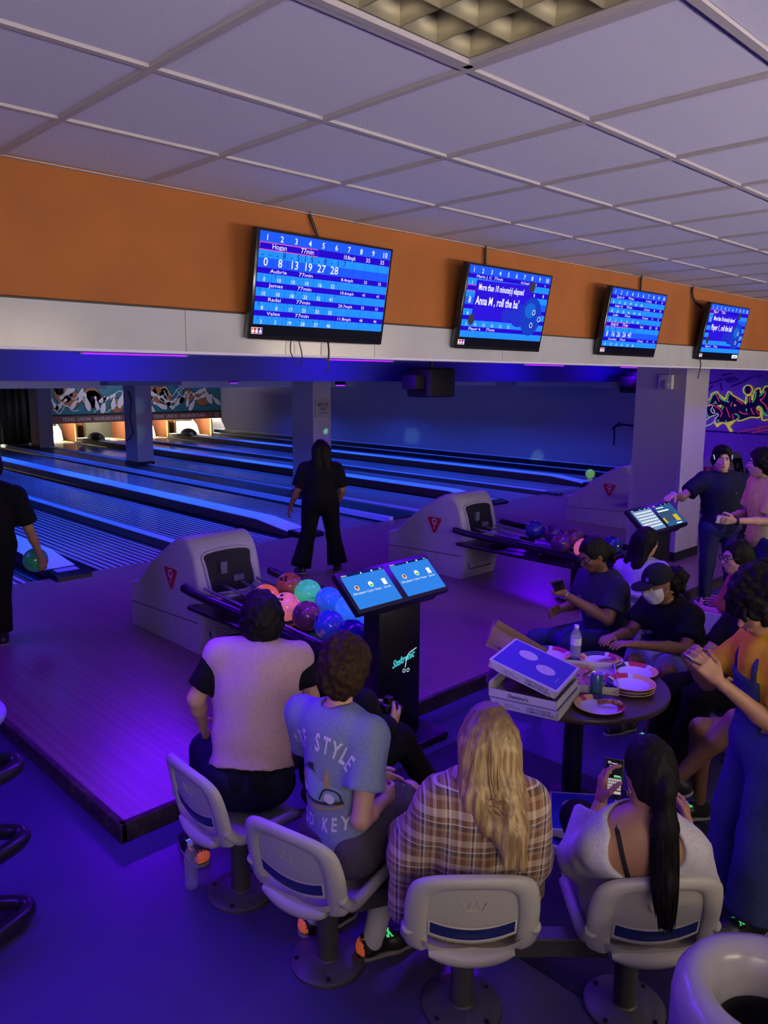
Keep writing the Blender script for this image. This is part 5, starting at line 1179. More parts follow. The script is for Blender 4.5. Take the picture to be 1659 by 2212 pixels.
def trousers(G, o, name, m, length=1.95, infl=.014, top=.07, h=.012, flare=.0, wr=(.005, 12), skirt=False):
    J = G.j; P = J['pelvis']; pr = [clipq(('ell', P, G.A, np.array([.172*G.fat, .125*G.fat, .13])+infl, .05), P+G.up*top, G.up)]
    for sd in 'rl':
        hp, k, n = J['hip_'+sd], J['kn_'+sd], J['an_'+sd]; ff = G.fat**.7*G.sc
        if length <= 1: d = nrm(k-hp); pr.append(clipq(('cone', hp, hp+(k-hp)*(length+.15), .09*ff+infl, .066*ff+infl+flare, .04), hp+(k-hp)*length, d))
        else:
            d = nrm(n-k); pr += [('cone', hp, k, .09*ff+infl, .062*G.sc+infl, .04), clipq(('cone', k, k+(n-k)*(length-.9), .062*G.sc+infl, .048*G.sc+infl+flare, .03), k+(n-k)*(length-1), d)]
    F = Field(pr, h)
    return fmesh(name, [F], m, o, np.array(o.location), wrinkle(*wr) if wr else None, 2)
M_SHOE = mat('shoe_black', (.012, .012, .016), .4); M_SOLE = mat('shoe_sole', (.22, .2, .22), .6); M_HEEL = mat('shoe_heel_orange', (.75, .16, .06), .5, emit=(.9, .16, .05), estr=.22); M_LACE = mat('lace_green', (.1, .6, .2), .5, emit=(.10, .9, .28), estr=.6)
def shoes(G, o, sides='rl', heel=True, laces=True, num=True):
    for sd in sides:
        J = G.j; n = J['an_'+sd]; t = J.get('toe_'+sd); t = nrm(np.array(t)-n) if t is not None else nrm(G.f); zz = V3(0, 0, 1); side = np.cross(t, zz); side = nrm(side); u = np.cross(side, t); b = n-u*.045; L0 = np.array(o.location)
        sh = [('cone', n+u*.0, b-t*.03, .044, .042, .02), ('cone', b-t*.03, b+t*.10, .042, .041, .03), ('cone', b+t*.10-u*.006, b+t*.17-u*.010, .041, .032, .03)]
        F = Field(sh, .007).clip(b-u*.033, -u).clip(n+u*.018, u)
        s_ = fmesh('shoe', [F], M_SHOE, o, L0, None, 2)
        F = Field([('cone', b-t*.035-u*.03, b+t*.09-u*.03, .046, .045, .02), ('cone', b+t*.09-u*.03, b+t*.175-u*.03, .045, .034, .02)], .006).clip(b-u*.024, u).clip(b-u*.044, -u); fmesh('sole', [F], M_SOLE, s_, L0, None, 1)
        if heel:
            F = Field([('cone', n+u*.0, b-t*.031, .0455, .0437, .02), ('cone', b-t*.031, b+t*.03, .0437, .0437, .02)], .006).clip(b-u*.022, -u).clip(n+u*.006, u).clip(b+t*.012, t); hl = fmesh('heel_patch', [F], M_HEEL, s_, L0, None, 1)
            if num:
                v, q = text_mesh('10', .020, 'CENTER', bold=.03); v2, q2 = text_mesh('42', .018, 'CENTER', bold=.03); c = b-t*.08; vv = []; fl = list(q)+[tuple(i+len(v) for i in f_) for f_ in q2]
                for a, bb in v: vv.append(b-t*(.072-.030*(a/.03)**2*.4)+side*(a)+u*(bb+.008)-L0)
                for a, bb in v2: vv.append(b-t*(.074-.030*(a/.03)**2*.4)+side*(a)+u*(bb-.016)-L0)
                me = bpy.data.meshes.new('size_number'); me.from_pydata([tuple(x) for x in vv], [], fl); ob = link('size_number', me, M_BLACKM, hl); ob['kind'] = 'stuff'
        if laces:
            bm = bmesh.new(); top = lambda k, w: b+t*(.035+.022*k)+side*w+u*(.040-.004*k)-L0
            for k in range(4): tube(bm, spline([top(k, -.026), top(k+.3, 0)+u*.008, top(k+.8, .026)], 3), .0045, 6); tube(bm, spline([top(k, .026), top(k+.3, 0)+u*.008, top(k+.8, -.026)], 3), .0045, 6)
            ob = bm_obj('laces', bm, M_LACE, s_, True); ob['kind'] = 'stuff'
def body(G, o, m, h=.011, hands=('r', 'l'), hk=None, legs=True, feet=False, head_h=.006, arms=True, disp=None):
    pr = list(G.torso)
    for sd in 'rl':
        pr += G.arms[sd]
        if legs: pr += G.legs[sd]
        if feet: pr += G.foot_prims(sd)
    pr.append(('cone', G.j['neck']-G.up*.06, G.hp(0, -.015, -.06), .055*G.hs, .050*G.hs, .03))
    parts = [Field(pr, h), G.head_field(head_h)]
    for sd in hands:
        kw = (hk or {}).get(sd, {}); parts.append(Field(G.hand_prims(sd, **kw), .0042, .012))
    return fmesh('body', parts, m, o, np.array(o.location), None, 1)
M_EYEW = mat('eye_white', (.6, .58, .55), .3); M_IRIS = mat('eye_dark', (.02, .012, .01), .2); M_LIP = mat('lip', (.30, .11, .09), .5); M_BROW = mat('brow', (.012, .009, .008), .8)
def face(G, o, lips=True, brow=True, eyes=True):
    L0 = np.array(o.location); A = G.hA
    def T(x, y, z): return Vector(G.hp(x, y, z)-L0)
    if eyes:
        for x in (-.031, .031):
            bm = bmesh.new(); M = Matrix([[*(A[0][i] for i in range(1)), A[1][0], A[2][0], 0], [A[0][1], A[1][1], A[2][1], 0], [A[0][2], A[1][2], A[2][2], 0], [0, 0, 0, 1]])
            sphere(bm, (0, 0, 0), .0115*G.hs, 12, 8); e_ = bm_obj('eye', bm, M_EYEW, o, True); e_.matrix_local = Matrix.Translation(T(x, .0795, .003)) @ M
            bm = bmesh.new(); sphere(bm, (0, .0075*G.hs, -.001), .0062*G.hs, 10, 6); i_ = bm_obj('iris', bm, M_IRIS, e_, True)
            F = Field([('ell', G.hp(x, .082, .010), A, np.array([.016, .012, .006])*G.hs, .004)], .0035, .01); fmesh('eyelid', [F], o['_skin_mat'] if False else G.skin, o, L0, None, 1)
    if brow:
        for x in (-1, 1):
            bm = bmesh.new(); tube(bm, spline([T(x*.014, .0955, .023), T(x*.032, .091, .029), T(x*.050, .077, .024)], 4), .0042*G.hs, 6, rad=None); bm_obj('eyebrow', bm, M_BROW, o, True)
    if lips:
        F = Field([('ell', G.hp(0, .0985, -.057), A, np.array([.021, .006, .005])*G.hs, .004), ('ell', G.hp(0, .0975, -.066), A, np.array([.018, .006, .006])*G.hs, .003)], .003, .01); fmesh('lips', [F], M_LIP, o, L0, None, 1)
def glasses(G, o, m=None):
    L0 = np.array(o.location); T = lambda x, y, z: Vector(G.hp(x, y, z)-L0); m = m or mat('spectacle_black', (.01, .01, .012), .3)
    g = empty('spectacles'); g.parent = o
    for s in (-1, 1):
        bm = bmesh.new(); tube(bm, [T(s*.034+.026*math.cos(a), .104-.10*(.026*math.cos(a)*s)**1*0.6, .002+.020*math.sin(a)) for a in [2*PI*i/16 for i in range(16)]], .0028, 6, closed=True); bm_obj('rim', bm, m, g, True)
        bm = bmesh.new(); tube(bm, [T(s*.060, .098, .006), T(s*.078, .05, .008), T(s*.080, -.01, .004)], .0028, 6); bm_obj('temple', bm, m, g, True)
    bm = bmesh.new(); tube(bm, spline([T(-.010, .108, .006), T(0, .112, .010), T(.010, .108, .006)], 3), .0026, 6); bm_obj('bridge', bm, m, g, True)
def hair_cap(G, th=.016, front=.055, low=-.03, back_low=-.075, side=True):
    """mass of hair over the skull, open at the face"""
    A = G.hA; k = G.hs; E = lambda c, r, kk: ('ell', G.hp(*c), A, np.array(r)*k, kk)
    pr = [E((0, -.014, .026), (.074+th, .095+th, .096+th), .02), E((0, -.045, -.03), (.066+th, .055+th, .07+th), .03)]
    cuts = [E((0, .130, -.028), (.090, .088, .116), .012), ('cone', G.hp(0, .02, -.12-.0), G.hp(0, .10, -.10), .07*k, .09*k, .02)]
    return pr, cuts
M_HAIR = mat('hair_black', (.004, .0035, .004), .62, spec=.12, noise=(60, (.009, .007, .006), .4, .7, (1, 1, .12)))
M_HAIRB = mat('hair_brown', (.020, .011, .006), .7, spec=.12, noise=(50, (.045, .024, .011), .45, .7))
def hairo(G, o, fields, m, amp=.004, sc=60, st=(1, 1, .15), name='hair', sm=1): return fmesh(name, fields, m, o, np.array(o.location), wrinkle(amp, sc, st), sm)
def new_person(name_label, loc, label): e = empty('person', tuple(loc)); tag(e, label, 'person'); return e
def fabric(name, c, c2=None, rough=.9, sc=30): return mat(name, c, rough, spec=.15, noise=(sc, c2 or tuple(x*.82 for x in c), .4, .65))
SK1 = mat('skin_tan', (.34, .17, .095), .5); SK2 = mat('skin_light', (.50, .29, .19), .5); SK3 = mat('skin_brown', (.19, .088, .046), .5); SK4 = mat('skin_deep', (.13, .058, .032), .5)
# ------------------------------------------------------------------ the people
def plaid():
    m = mat('plaid_flannel', (.4, .3, .22), .85, sheen=.2); nt = m.node_tree; b = nt.nodes['Principled BSDF']; N = nt.nodes.new; Lk = nt.links.new
    tc = N('ShaderNodeTexCoord'); mp = N('ShaderNodeMapping'); mp.inputs['Rotation'].default_value = (0, 0, .76); Lk(tc.outputs['Object'], mp.inputs[0]); sp = N('ShaderNodeSeparateXYZ'); Lk(mp.outputs[0], sp.inputs[0])
    def bands(out, pitch, stops, off=0.0):
        a = N('ShaderNodeMath'); a.operation = 'ADD'; a.inputs[1].default_value = 10+off; Lk(out, a.inputs[0]); d = N('ShaderNodeMath'); d.operation = 'DIVIDE'; d.inputs[1].default_value = pitch; Lk(a.outputs[0], d.inputs[0])
        f = N('ShaderNodeMath'); f.operation = 'FRACT'; Lk(d.outputs[0], f.inputs[0]); r = N('ShaderNodeValToRGB'); r.color_ramp.interpolation = 'CONSTANT'; cr = r.color_ramp
        cr.elements[0].position = 0; cr.elements[0].color = (*stops[0][1], 1); cr.elements[1].position = stops[1][0]; cr.elements[1].color = (*stops[1][1], 1)
        for p, c in stops[2:]: e = cr.elements.new(p); e.color = (*c, 1)
        Lk(f.outputs[0], r.inputs[0]); return r
    CR, BR, DK, TN, WH = (.50, .40, .30), (.16, .065, .025), (.022, .016, .018), (.30, .19, .10), (.62, .56, .56)
    h = bands(sp.outputs[2], .105, [(0, CR), (.16, BR), (.40, TN), (.52, DK), (.68, WH), (.73, BR), (.86, DK), (.90, CR)])
    v = bands(sp.outputs[0], .085, [(0, CR), (.14, BR), (.34, TN), (.48, CR), (.56, DK), (.64, WH), (.72, TN), (.88, BR)])
    mx = N('ShaderNodeMixRGB'); mx.inputs[0].default_value = .5; Lk(h.outputs[0], mx.inputs[1]); Lk(v.outputs[0], mx.inputs[2]); Lk(mx.outputs[0], b.inputs['Base Color']); return m
def phone(M, label, screen=None, bright=.5):
    e = empty('smartphone'); e.matrix_world = M; tag(e, label, 'phone'); autosmooth(boxo('phone_body', -.037, .037, -.076, .076, -.008, 0, M_BLACK, e, .003))
    f = Flat(); f.rect(-.034, .034, -.073, .073); f.build('screen', mat('phone_glass', (.01, .01, .012), .1), frame((0, 0, 0), (1, 0, 0), (0, 1, 0)), e, .0006)
    if screen == 'chat':
        f = Flat()
        for r in range(4):
            for c in range(9): f.rect(-.032+.0071*c, -.032+.0071*c+.0060, -.040+.011*r, -.031+.011*r)
        f.rect(-.032, .032, -.055, -.044); f.build('keyboard', glow('phone_keys', (.85, .72, .72), .55), frame((0, 0, 0), (1, 0, 0), (0, 1, 0)), e, .0012)
        f = Flat()
        for x0, x1, y in ((-.028, -.016, .062), (-.028, .010, .057), (-.02, .02, .048), (-.024, -.004, .034), (-.028, -.010, .020), (0, .024, .012)): f.rect(x0, x1, y, y+.0025)
        f.build('chat_lines', glow('phone_white', (.8, .8, .8), .8), frame((0, 0, 0), (1, 0, 0), (0, 1, 0)), e, .0012); f = Flat(); f.rect(.0, .03, .006, .012); f.build('chat_bubble', glow('phone_green', (.1, .6, .2), .7), frame((0, 0, 0), (1, 0, 0), (0, 1, 0)), e, .0012)
    elif screen:
        f = Flat(); f.rect(-.03, .03, -.06, .06); f.build('app_page', glow('phone_page', (.6, .6, .65), bright), frame((0, 0, 0), (1, 0, 0), (0, 1, 0)), e, .0012)
        f = Flat(); f.rect(-.02, .02, .0, .04); f.rect(-.02, .01, -.04, -.02); f.build('app_blocks', G_INK, frame((0, 0, 0), (1, 0, 0), (0, 1, 0)), e, .0018)
    return e
NAVYJ = fabric('denim_navy', (.020, .022, .075)); BLACKF = fabric('black_cotton', (.006, .006, .010)); BLACKP = fabric('black_trouser', (.005, .005, .007))
# --- A: pink vest --------------------------------------------------
o = new_person('A', (1.90, 2.86, 0), 'seated person in a pink vest with black sleeves and dark hair, back turned')
G = Fig(dict(pelvis=(1.93, 2.86, .53), neck=(2.055, 2.945, 1.12), head=(2.10, 2.985, 1.245), el_r=(2.20, 2.74, .90), wr_r=(2.20, 3.02, .70), el_l=(1.80, 3.10, .90), wr_l=(1.90, 3.22, .70), kn_r=(2.20, 3.25, .53), an_r=(2.18, 3.22, .13), kn_l=(1.96, 3.30, .52), an_l=(1.835, 3.20, .085), toe_l=(1.86, 3.4, .085), toe_r=(2.22, 3.42, .13), look=(.45, .88, -.12)), (.55, .83), sw=.19, fat=1.12)
body(G, o, SK2, hk={'l': dict(curl=(.3, .35, .4, .4)), 'r': dict(curl=(.5, .5, .5, .5))}); shirt(G, o, 'undershirt', BLACKF, .75, .012, -.05)
M_VEST = fabric('vest_pink', (.47, .31, .33), (.43, .28, .305), .9, 60)
shirt(G, o, 'vest', M_VEST, None, .030, .075, neck_r=.07, wr=(.010, 9, (1, 1, .45)), h=.011)
trousers(G, o, 'trousers', fabric('dark_jeans', (.010, .011, .03)), 1.93, .012); shoes(G, o)
pr, cu = hair_cap(G, .026); hairo(G, o, [Field(pr, .008).cut(*cu)], M_HAIR, .009, 38, (1, 1, 1))
# --- B: boy in blue shirt ------------------------------------------
o = new_person('B', (1.95, 2.22, 0), 'seated boy with brown curls in a blue grey surf shirt, seen from behind')
G = Fig(dict(pelvis=(1.945, 2.225, .52), neck=(1.955, 2.275, 1.055), head=(2.015, 2.285, 1.225), sh_r=(1.975, 2.085, 1.0), sh_l=(1.935, 2.465, .985), el_r=(1.885, 2.045, .705), wr_r=(2.10, 2.135, .665), el_l=(2.04, 2.50, .72), wr_l=(2.20, 2.33, .66), kn_r=(2.36, 2.24, .55), an_r=(2.03, 2.12, .085), kn_l=(2.33, 2.48, .53), an_l=(1.94, 2.40, .085), toe_r=(2.2, 2.05, .085), toe_l=(2.1, 2.36, .085), look=(.90, .42, -.18)), (1.0, .02), sw=.19, fat=.92, hs=.98)
body(G, o, SK2, h=.0095, hk={'r': dict(curl=(.4, .5, .5, .5), pn=(.2, .9, -.2)), 'l': dict(curl=(.5, .5, .5, .5))}); M_BLUET = fabric('shirt_blue', (.20, .24, .34), (.17, .21, .31), .9, 70)
sh = shirt(G, o, 'surf_shirt', M_BLUET, .62, .020, -.10, h=.009, neck_r=.060, wr=(.007, 11, (1, 1, .5)), flare=.022)
bpy.context.view_layer.update(); bv = bvh_of(sh)
# collar rib
bm = bmesh.new(); tube(bm, [tuple(G.j['neck']-np.array(o.location)+G.lat*.066*math.cos(a)+G.fr*(.062*math.sin(a)+.012)+G.up*(.012-.010*math.sin(a))) for a in [2*PI*i/24 for i in range(24)]], .010, 8, closed=True); bm_obj('collar', bm, M_BLUET, sh, True)
backM = frame(tuple(G.j['pelvis']+(G.j['neck']-G.j['pelvis'])*.62-G.fr*.45-G.lat*0), tuple(G.lat), tuple(G.up), tuple(-G.fr))
PRW = mat('print_white', (.62, .62, .66), .7); PRK = mat('print_black', (.03, .025, .03), .7); PRY = mat('print_tan', (.36, .26, .10), .7); PRB = mat('print_blue', (.22, .30, .46), .7)
L0 = Vector(o.location); Mo = Matrix.Translation(-L0)
def drape(f, nm, m, off=.003):
    ob = f.drape(nm, m, backM, bv, None, off); ob.data.transform(Mo); ob.parent = sh
f = Flat()
for i, ch in enumerate('SURF STYLE'):
    t = (i-4.5)/4.5; a = -t*.62; x = .155*math.sin(t*1.15); y = .095*math.cos(t*1.15)-.01; v, q = text_mesh(ch, .072, 'CENTER', bold=.028); f.add([(x+(px*.55)*math.cos(a)-py*math.sin(a), y+(px*.55)*math.sin(a)+py*math.cos(a)) for px, py in v], q)
for i, ch in enumerate('OLD KEY'):
    t = (i-3)/3; v, q = text_mesh(ch, .054, 'CENTER', bold=.028); f.add([(t*.12+px*.6, -.225-.018*(1-t*t)+py) for px, py in v], q)
drape(f, 'shirt_lettering', PRW, .0035)
f = Flat(); f.poly([(-.115, -.075), (-.10, -.115), (.02, -.125), (.11, -.10), (.115, -.07), (.07, -.045), (.03, -.035), (-.02, -.005), (-.07, -.01), (-.09, -.045)]); drape(f, 'shirt_car', PRB, .003)
f = Flat(); f.stroke([(-.12, -.09), (-.06, -.11), (.03, -.13), (.12, -.115)], .012); f.stroke([(.02, -.115), (.05, -.07), (.10, -.075), (.115, -.115)], .008); f.rect(-.035, .0, .005, .03); f.stroke([(-.09, -.02), (-.05, .01), (.01, .0)], .005); drape(f, 'shirt_outline', PRK, .0045)
f = Flat(); f.stroke([(-.11, -.13), (-.03, -.145), (.05, -.15), (.115, -.13)], .010); f.poly([(.045, -.06), (.052, -.02), (.062, .03), (.072, -.02), (.074, -.06)]); f.poly([(-.10, -.05), (-.085, -.02), (-.05, -.045), (-.07, -.06)]); drape(f, 'shirt_sand', PRY, .005)
f = Flat(); f.disc(.066, -.105, .022); f.disc(-.06, -.085, .016); drape(f, 'shirt_wheels', PRW, .0055)
trousers(G, o, 'shorts', fabric('shorts_grey', (.075, .062, .075)), .86, .026, flare=.02)
for sd in 'rl':
    a, k = G.j['an_'+sd], G.j['kn_'+sd]; d = nrm(k-a); F = Field([('cone', a-d*.02, a+d*.16, .046, .052, .02, [(a+d*.13, d)])], .007); fmesh('sock', [F], mat('sock_white', (.55, .55, .65), .8), o, np.array(o.location), None, 2)
shoes(G, o); pr, cu = hair_cap(G, .030); hairo(G, o, [Field(pr, .007).cut(*cu)], M_HAIRB, .011, 42, (1, 1, 1))
# --- C: blonde in plaid --------------------------------------------
o = new_person('C', (2.10, 1.70, 0), 'seated person with long blonde hair in a brown plaid shirt, back turned')
G = Fig(dict(pelvis=(2.07, 1.67, .51), neck=(2.055, 1.56, .975), head=(2.085, 1.595, 1.125), sh_l=(1.93, 1.69, .905), sh_r=(2.145, 1.465, .905), el_l=(1.915, 1.795, .66), el_r=(2.205, 1.495, .665), wr_l=(2.11, 1.98, .62), wr_r=(2.35, 1.66, .62), kn_l=(2.30, 2.12, .53), kn_r=(2.50, 1.90, .53), an_l=(2.36, 2.02, .085), an_r=(2.55, 1.86, .085), look=(.70, .70, -.15)), (.70, .71), sw=.18, fat=1.02, hs=1.02)
body(G, o, SK2); M_PL = plaid()
lowl, lowr = G.j['el_l'], G.j['el_r']
ext = [('ell', G.j['pelvis']-G.fr*.02-G.up*.02, G.A, np.array([.215, .165, .15]), .07), ('cone', lowl+V3(0, 0, .03), lowl+V3(-.03, .03, -.22), .070, .050, .06), ('cone', lowr+V3(0, 0, .02), lowr+V3(.03, -.01, -.15), .07, .05, .06)]
ps = shirt(G, o, 'plaid_shirt', M_PL, 1.7, .026, -.13, h=.0105, neck_r=.075, wr=(.012, 9, (1, 1, .55)), flare=.03, extra=ext)
bm = bmesh.new(); cp = []
for i in range(15):
    a = math.radians(200+140*i/14); cp.append(G.j['neck']-np.array(o.location)+G.lat*.105*math.cos(a)+G.fr*(.085*math.sin(a)+.01)-G.up*.012)
n = len(cp); A_ = [bm.verts.new(tuple(q)) for q in cp]; B_ = [bm.verts.new(tuple(q-G.up*.065+(q-(G.j['neck']-np.array(o.location)))*.38)) for q in cp]
for i in range(n-1): bm.faces.new((A_[i], A_[i+1], B_[i+1], B_[i]))
c_ = bm_obj('collar', bm, M_PL, ps, True); sm = c_.modifiers.new('t', 'SOLIDIFY'); sm.thickness = .006; sm.offset = 0
trousers(G, o, 'jeans', NAVYJ, 1.93, .012); shoes(G, o)
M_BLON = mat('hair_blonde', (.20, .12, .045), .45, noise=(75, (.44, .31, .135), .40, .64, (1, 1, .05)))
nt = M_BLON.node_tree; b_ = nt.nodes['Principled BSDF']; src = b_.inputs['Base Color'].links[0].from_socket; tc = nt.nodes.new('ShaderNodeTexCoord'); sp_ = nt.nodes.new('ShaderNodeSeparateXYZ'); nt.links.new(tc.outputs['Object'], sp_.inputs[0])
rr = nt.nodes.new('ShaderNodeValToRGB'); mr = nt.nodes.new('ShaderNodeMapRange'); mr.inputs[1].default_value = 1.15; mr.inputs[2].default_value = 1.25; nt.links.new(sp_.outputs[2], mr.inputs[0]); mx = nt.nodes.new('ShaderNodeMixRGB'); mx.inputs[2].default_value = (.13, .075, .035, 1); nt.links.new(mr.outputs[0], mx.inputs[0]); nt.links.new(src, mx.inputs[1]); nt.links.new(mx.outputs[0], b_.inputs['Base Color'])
pr, cu = hair_cap(G, .017); hp = G.hp; L_ = lambda x, y, z: hp(x, y, z)
fall = [('cone', L_(-.035, -.045, .0), L_(-.045, -.075, -.16), .072, .062, .04), ('cone', L_(.035, -.045, .0), L_(.055, -.070, -.16), .072, .066, .04), ('cone', L_(-.045, -.075, -.16), L_(-.015, -.115, -.25), .058, .036, .04), ('cone', L_(.05, -.075, -.16), L_(.075, -.125, -.27), .064, .050, .04), ('cone', L_(.06, -.12, -.25), L_(.095, -.150, -.36), .046, .022, .03), ('cone', L_(.03, -.115, -.25), L_(.05, -.155, -.37), .036, .014, .03), ('cone', L_(-.07, -.04, -.10), L_(-.105, -.085, -.225), .030, .012, .03), ('cone', L_(.08, -.05, -.12), L_(.125, -.10, -.26), .032, .016, .03)]
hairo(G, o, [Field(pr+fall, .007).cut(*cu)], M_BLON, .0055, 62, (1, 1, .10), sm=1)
# fine loose strands over the mass
bm = bmesh.new(); rg = random.Random(2)
for i in range(44):
    a = rg.uniform(-1.25, 1.25); x0 = .090*math.sin(a); y0 = -.014-.108*math.cos(a); sway = .055+rg.uniform(-.02, .02); e_ = rg.uniform(.20, .34)+.04*(x0/.09)
    pts = [L_(x0*.75, y0*.80, .095), L_(x0*1.0, y0*1.02, .03), L_(x0*1.03, y0*1.08, -.08), L_(x0*.92+sway*.3, y0*1.05-.012, -.17), L_(x0*.45+sway, -.150+rg.uniform(-.01, .012), -e_+.03), L_(x0*.35+sway*1.15, -.155+rg.uniform(-.01, .01), -e_)]
    tube(bm, spline([tuple(p-np.array(o.location)) for p in pts], 4), .003, 4, rad=[.0006+.0026*math.sin(PI*min(1, (k+2)/21)) for k in range(21)])
h_ = bm_obj('loose_strands', bm, M_BLON, o, True); h_['kind'] = 'stuff'
# --- D: ponytail ---------------------------------------------------
o = new_person('D', (2.53, 1.25, 0), 'seated person with a long black ponytail and off-shoulder white sweater, holding a phone')
G = Fig(dict(pelvis=(2.50, 1.215, .505), neck=(2.36, 1.14, .872), head=(2.423, 1.153, 1.055), sh_l=(2.282, 1.243, .790), sh_r=(2.485, 1.03, .795), el_l=(2.425, 1.40, .60), wr_l=(2.57, 1.41, .775), el_r=(2.62, 1.04, .56), wr_r=(2.82, 1.17, .66), kn_l=(2.77, 1.62, .53), kn_r=(2.97, 1.42, .53), an_l=(2.88, 1.55, .085), an_r=(3.02, 1.36, .085), look=(.62, .78, -.22)), (.71, .70), sw=.185, fat=1.0, hs=.99)
wl = G.j['wr_l']; hd = nrm(V3(.28, .12, .95)); pl_ = nrm(V3(.62, -.62, .1))
bd_ = body(G, o, SK1, h=.0095, hk={'l': dict(d=hd, pn=pl_, curl=(.45, .55, .6, .6), thumb=.6), 'r': dict(curl=(.5, .5, .5, .5))})
M_SW = fabric('sweater_white', (.52, .50, .56), (.42, .40, .48), .95, 120)
scoop = [('ell', G.j['neck']-G.fr*.10-G.up*.015, G.A, np.array([.128, .17, .108]), .012), ('cone', G.j['neck']-G.up*.005, G.j['neck']+G.up*.25, .10, .17, .02)]
sw_ = shirt(G, o, 'sweater', M_SW, {'l': 1.78, 'r': 1.7}, .018, -.10, h=.0095, neck_r=.09, wr=(.009, 10, (1, 1, .5)), flare=.03, cuts=scoop, extra=[('ell', G.j['pelvis']+G.up*.02, G.A, np.array([.19, .145, .14]), .07)])
bpy.context.view_layer.update(); f = Flat(); f.stroke([(-.088, .045), (-.080, -.02), (-.066, -.09), (-.050, -.16)], .016)
ob = f.drape('bra_strap', M_BLACKM, frame(tuple(G.j['neck']-G.fr*.4+G.up*.0), tuple(G.lat), tuple(G.up), tuple(-G.fr)), bvh_of(bd_), None, .004, 1.0, .015); ob.data.transform(Matrix.Translation(-Vector(o.location))); ob.parent = o; del ob['kind']
trousers(G, o, 'trousers', BLACKP, 1.93, .012); shoes(G, o)
pr, cu = hair_cap(G, .009); tie = hp = G.hp(0, -.125, -.03)
tail = [('cone', G.hp(0, -.10, -.01), tie, .045, .026, .02), ('cone', tie, tie+V3(-.012, -.012, -.12), .028, .040, .03), ('cone', tie+V3(-.012, -.012, -.12), tie+V3(-.035, -.035, -.30), .040, .042, .03), ('cone', tie+V3(-.035, -.035, -.30), tie+V3(-.055, -.055, -.43), .042, .022, .02)]
hairo(G, o, [Field(pr+tail, .007).cut(*cu)], M_HAIR, .0045, 70, (1, 1, .08))
bm = bmesh.new(); rg = random.Random(9)
for i in range(110):
    a = rg.uniform(0, 2*PI); q = math.sqrt(rg.random()); dx, dy = math.cos(a), math.sin(a); e_ = rg.uniform(.36, .47)
    pt = [tie+V3(dx*.020, dy*.020, .0), tie+V3(-.012, -.012, -.12)+V3(dx, dy, 0)*.041, tie+V3(-.035, -.035, -.30)+V3(dx, dy, 0)*.043*(.6+.42*q), tie+V3(-.055, -.055, -e_)+V3(dx, dy, 0)*.028*(.5+.6*q)]
    tube(bm, spline([tuple(p-np.array(o.location)) for p in pt], 4), .003, 4, rad=[.0028 if k < 10 else .0028-.0009*(k-10) for k in range(13)])
h_ = bm_obj('ponytail_strands', bm, M_HAIR, o, True); h_['kind'] = 'stuff'
bm = bmesh.new(); c = G.hp(-.080, -.012, -.052)-np.array(o.location); tube(bm, [tuple(c+V3(.0, .0, -.012)+(G.hA[1]*math.cos(a)+V3(0, 0, 1)*math.sin(a))*.013) for a in [2*PI*i/14 for i in range(14)]], .0022, 6, closed=True); bm_obj('earring', bm, mat('gold', (.6, .5, .3), .25, .9), o, True)
pc = wl+hd*.085+pl_*.030; up_ = nrm(hd+V3(.1, .05, 0)); pnn = nrm(V3(-.55, -.62, .45)); rt_ = nrm(np.cross(up_, pnn)); pnn = np.cross(rt_, up_)
phone(frame(tuple(pc+rt_*.012), tuple(rt_), tuple(up_), tuple(pnn)), 'lit phone showing a chat, held by the person with the ponytail', 'chat')
# --- N: hidden behind the boy --------------------------------------
o = new_person('N', (2.32, 2.68, 0), 'person in black mostly hidden behind the boy in the blue shirt')
G = Fig(dict(pelvis=(2.30, 2.68, .50), neck=(2.345, 2.755, .86), head=(2.375, 2.80, .99), el_r=(2.40, 2.52, .70), wr_r=(2.58, 2.585, .70), el_l=(2.42, 2.96, .68), wr_l=(2.64, 2.86, .66), kn_r=(2.74, 2.68, .53), an_r=(2.92, 2.60, .22), kn_l=(2.76, 2.86, .52), an_l=(2.78, 2.86, .085), toe_r=(3.02, 2.5, .30), look=(.9, .42, -.3)), (.93, .37), sw=.17, fat=.9, hs=.94)
body(G, o, SK2, hk={'r': dict(curl=(.6, .65, .7, .7), pn=(-.2, .9, .2))}); shirt(G, o, 'hoodie', BLACKF, 1.9, .02, -.08); trousers(G, o, 'trousers', BLACKP, 1.93, .014); shoes(G, o, heel=False)
pr, cu = hair_cap(G, .014); hairo(G, o, [Field(pr, .008).cut(*cu)], M_HAIR)
w_, d_, p_, l_ = G.tip['r']; e = empty('camera_device', tuple(w_+d_*.08+p_*.05)); tag(e, 'small black handheld camera held beside the boy in blue', 'camera')
boxo('camera_body', -.045, .045, -.03, .03, -.05, .06, M_BLACK, e, .008); boxo('viewfinder', -.02, .02, -.02, .02, .06, .09, M_BLACK, e, .006); bm = bmesh.new(); lathe(bm, [(0, 0), (.025, 0), (.025, .04), (.02, .045), (0, .045)], 16, frame((.045, 0, 0), (0, 1, 0), (0, 0, 1), (1, 0, 0))); bm_obj('lens', bm, M_BLACK, e)
e = empty('stool', (2.31, 2.70, 0)); tag(e, 'low black stool under the person in black behind the boy', 'stool')
bm = bmesh.new(); lathe(bm, [(0, .37), (.155, .37), (.165, .385), (.155, .41), (0, .415)], 28); autosmooth(bm_obj('seat', bm, M_BLACK, e)); bm = bmesh.new(); lathe(bm, [(0, 0), (.15, 0), (.15, .012), (.04, .025), (.03, .05), (.03, .37), (0, .37)], 24); autosmooth(bm_obj('pedestal', bm, M_POST, e))
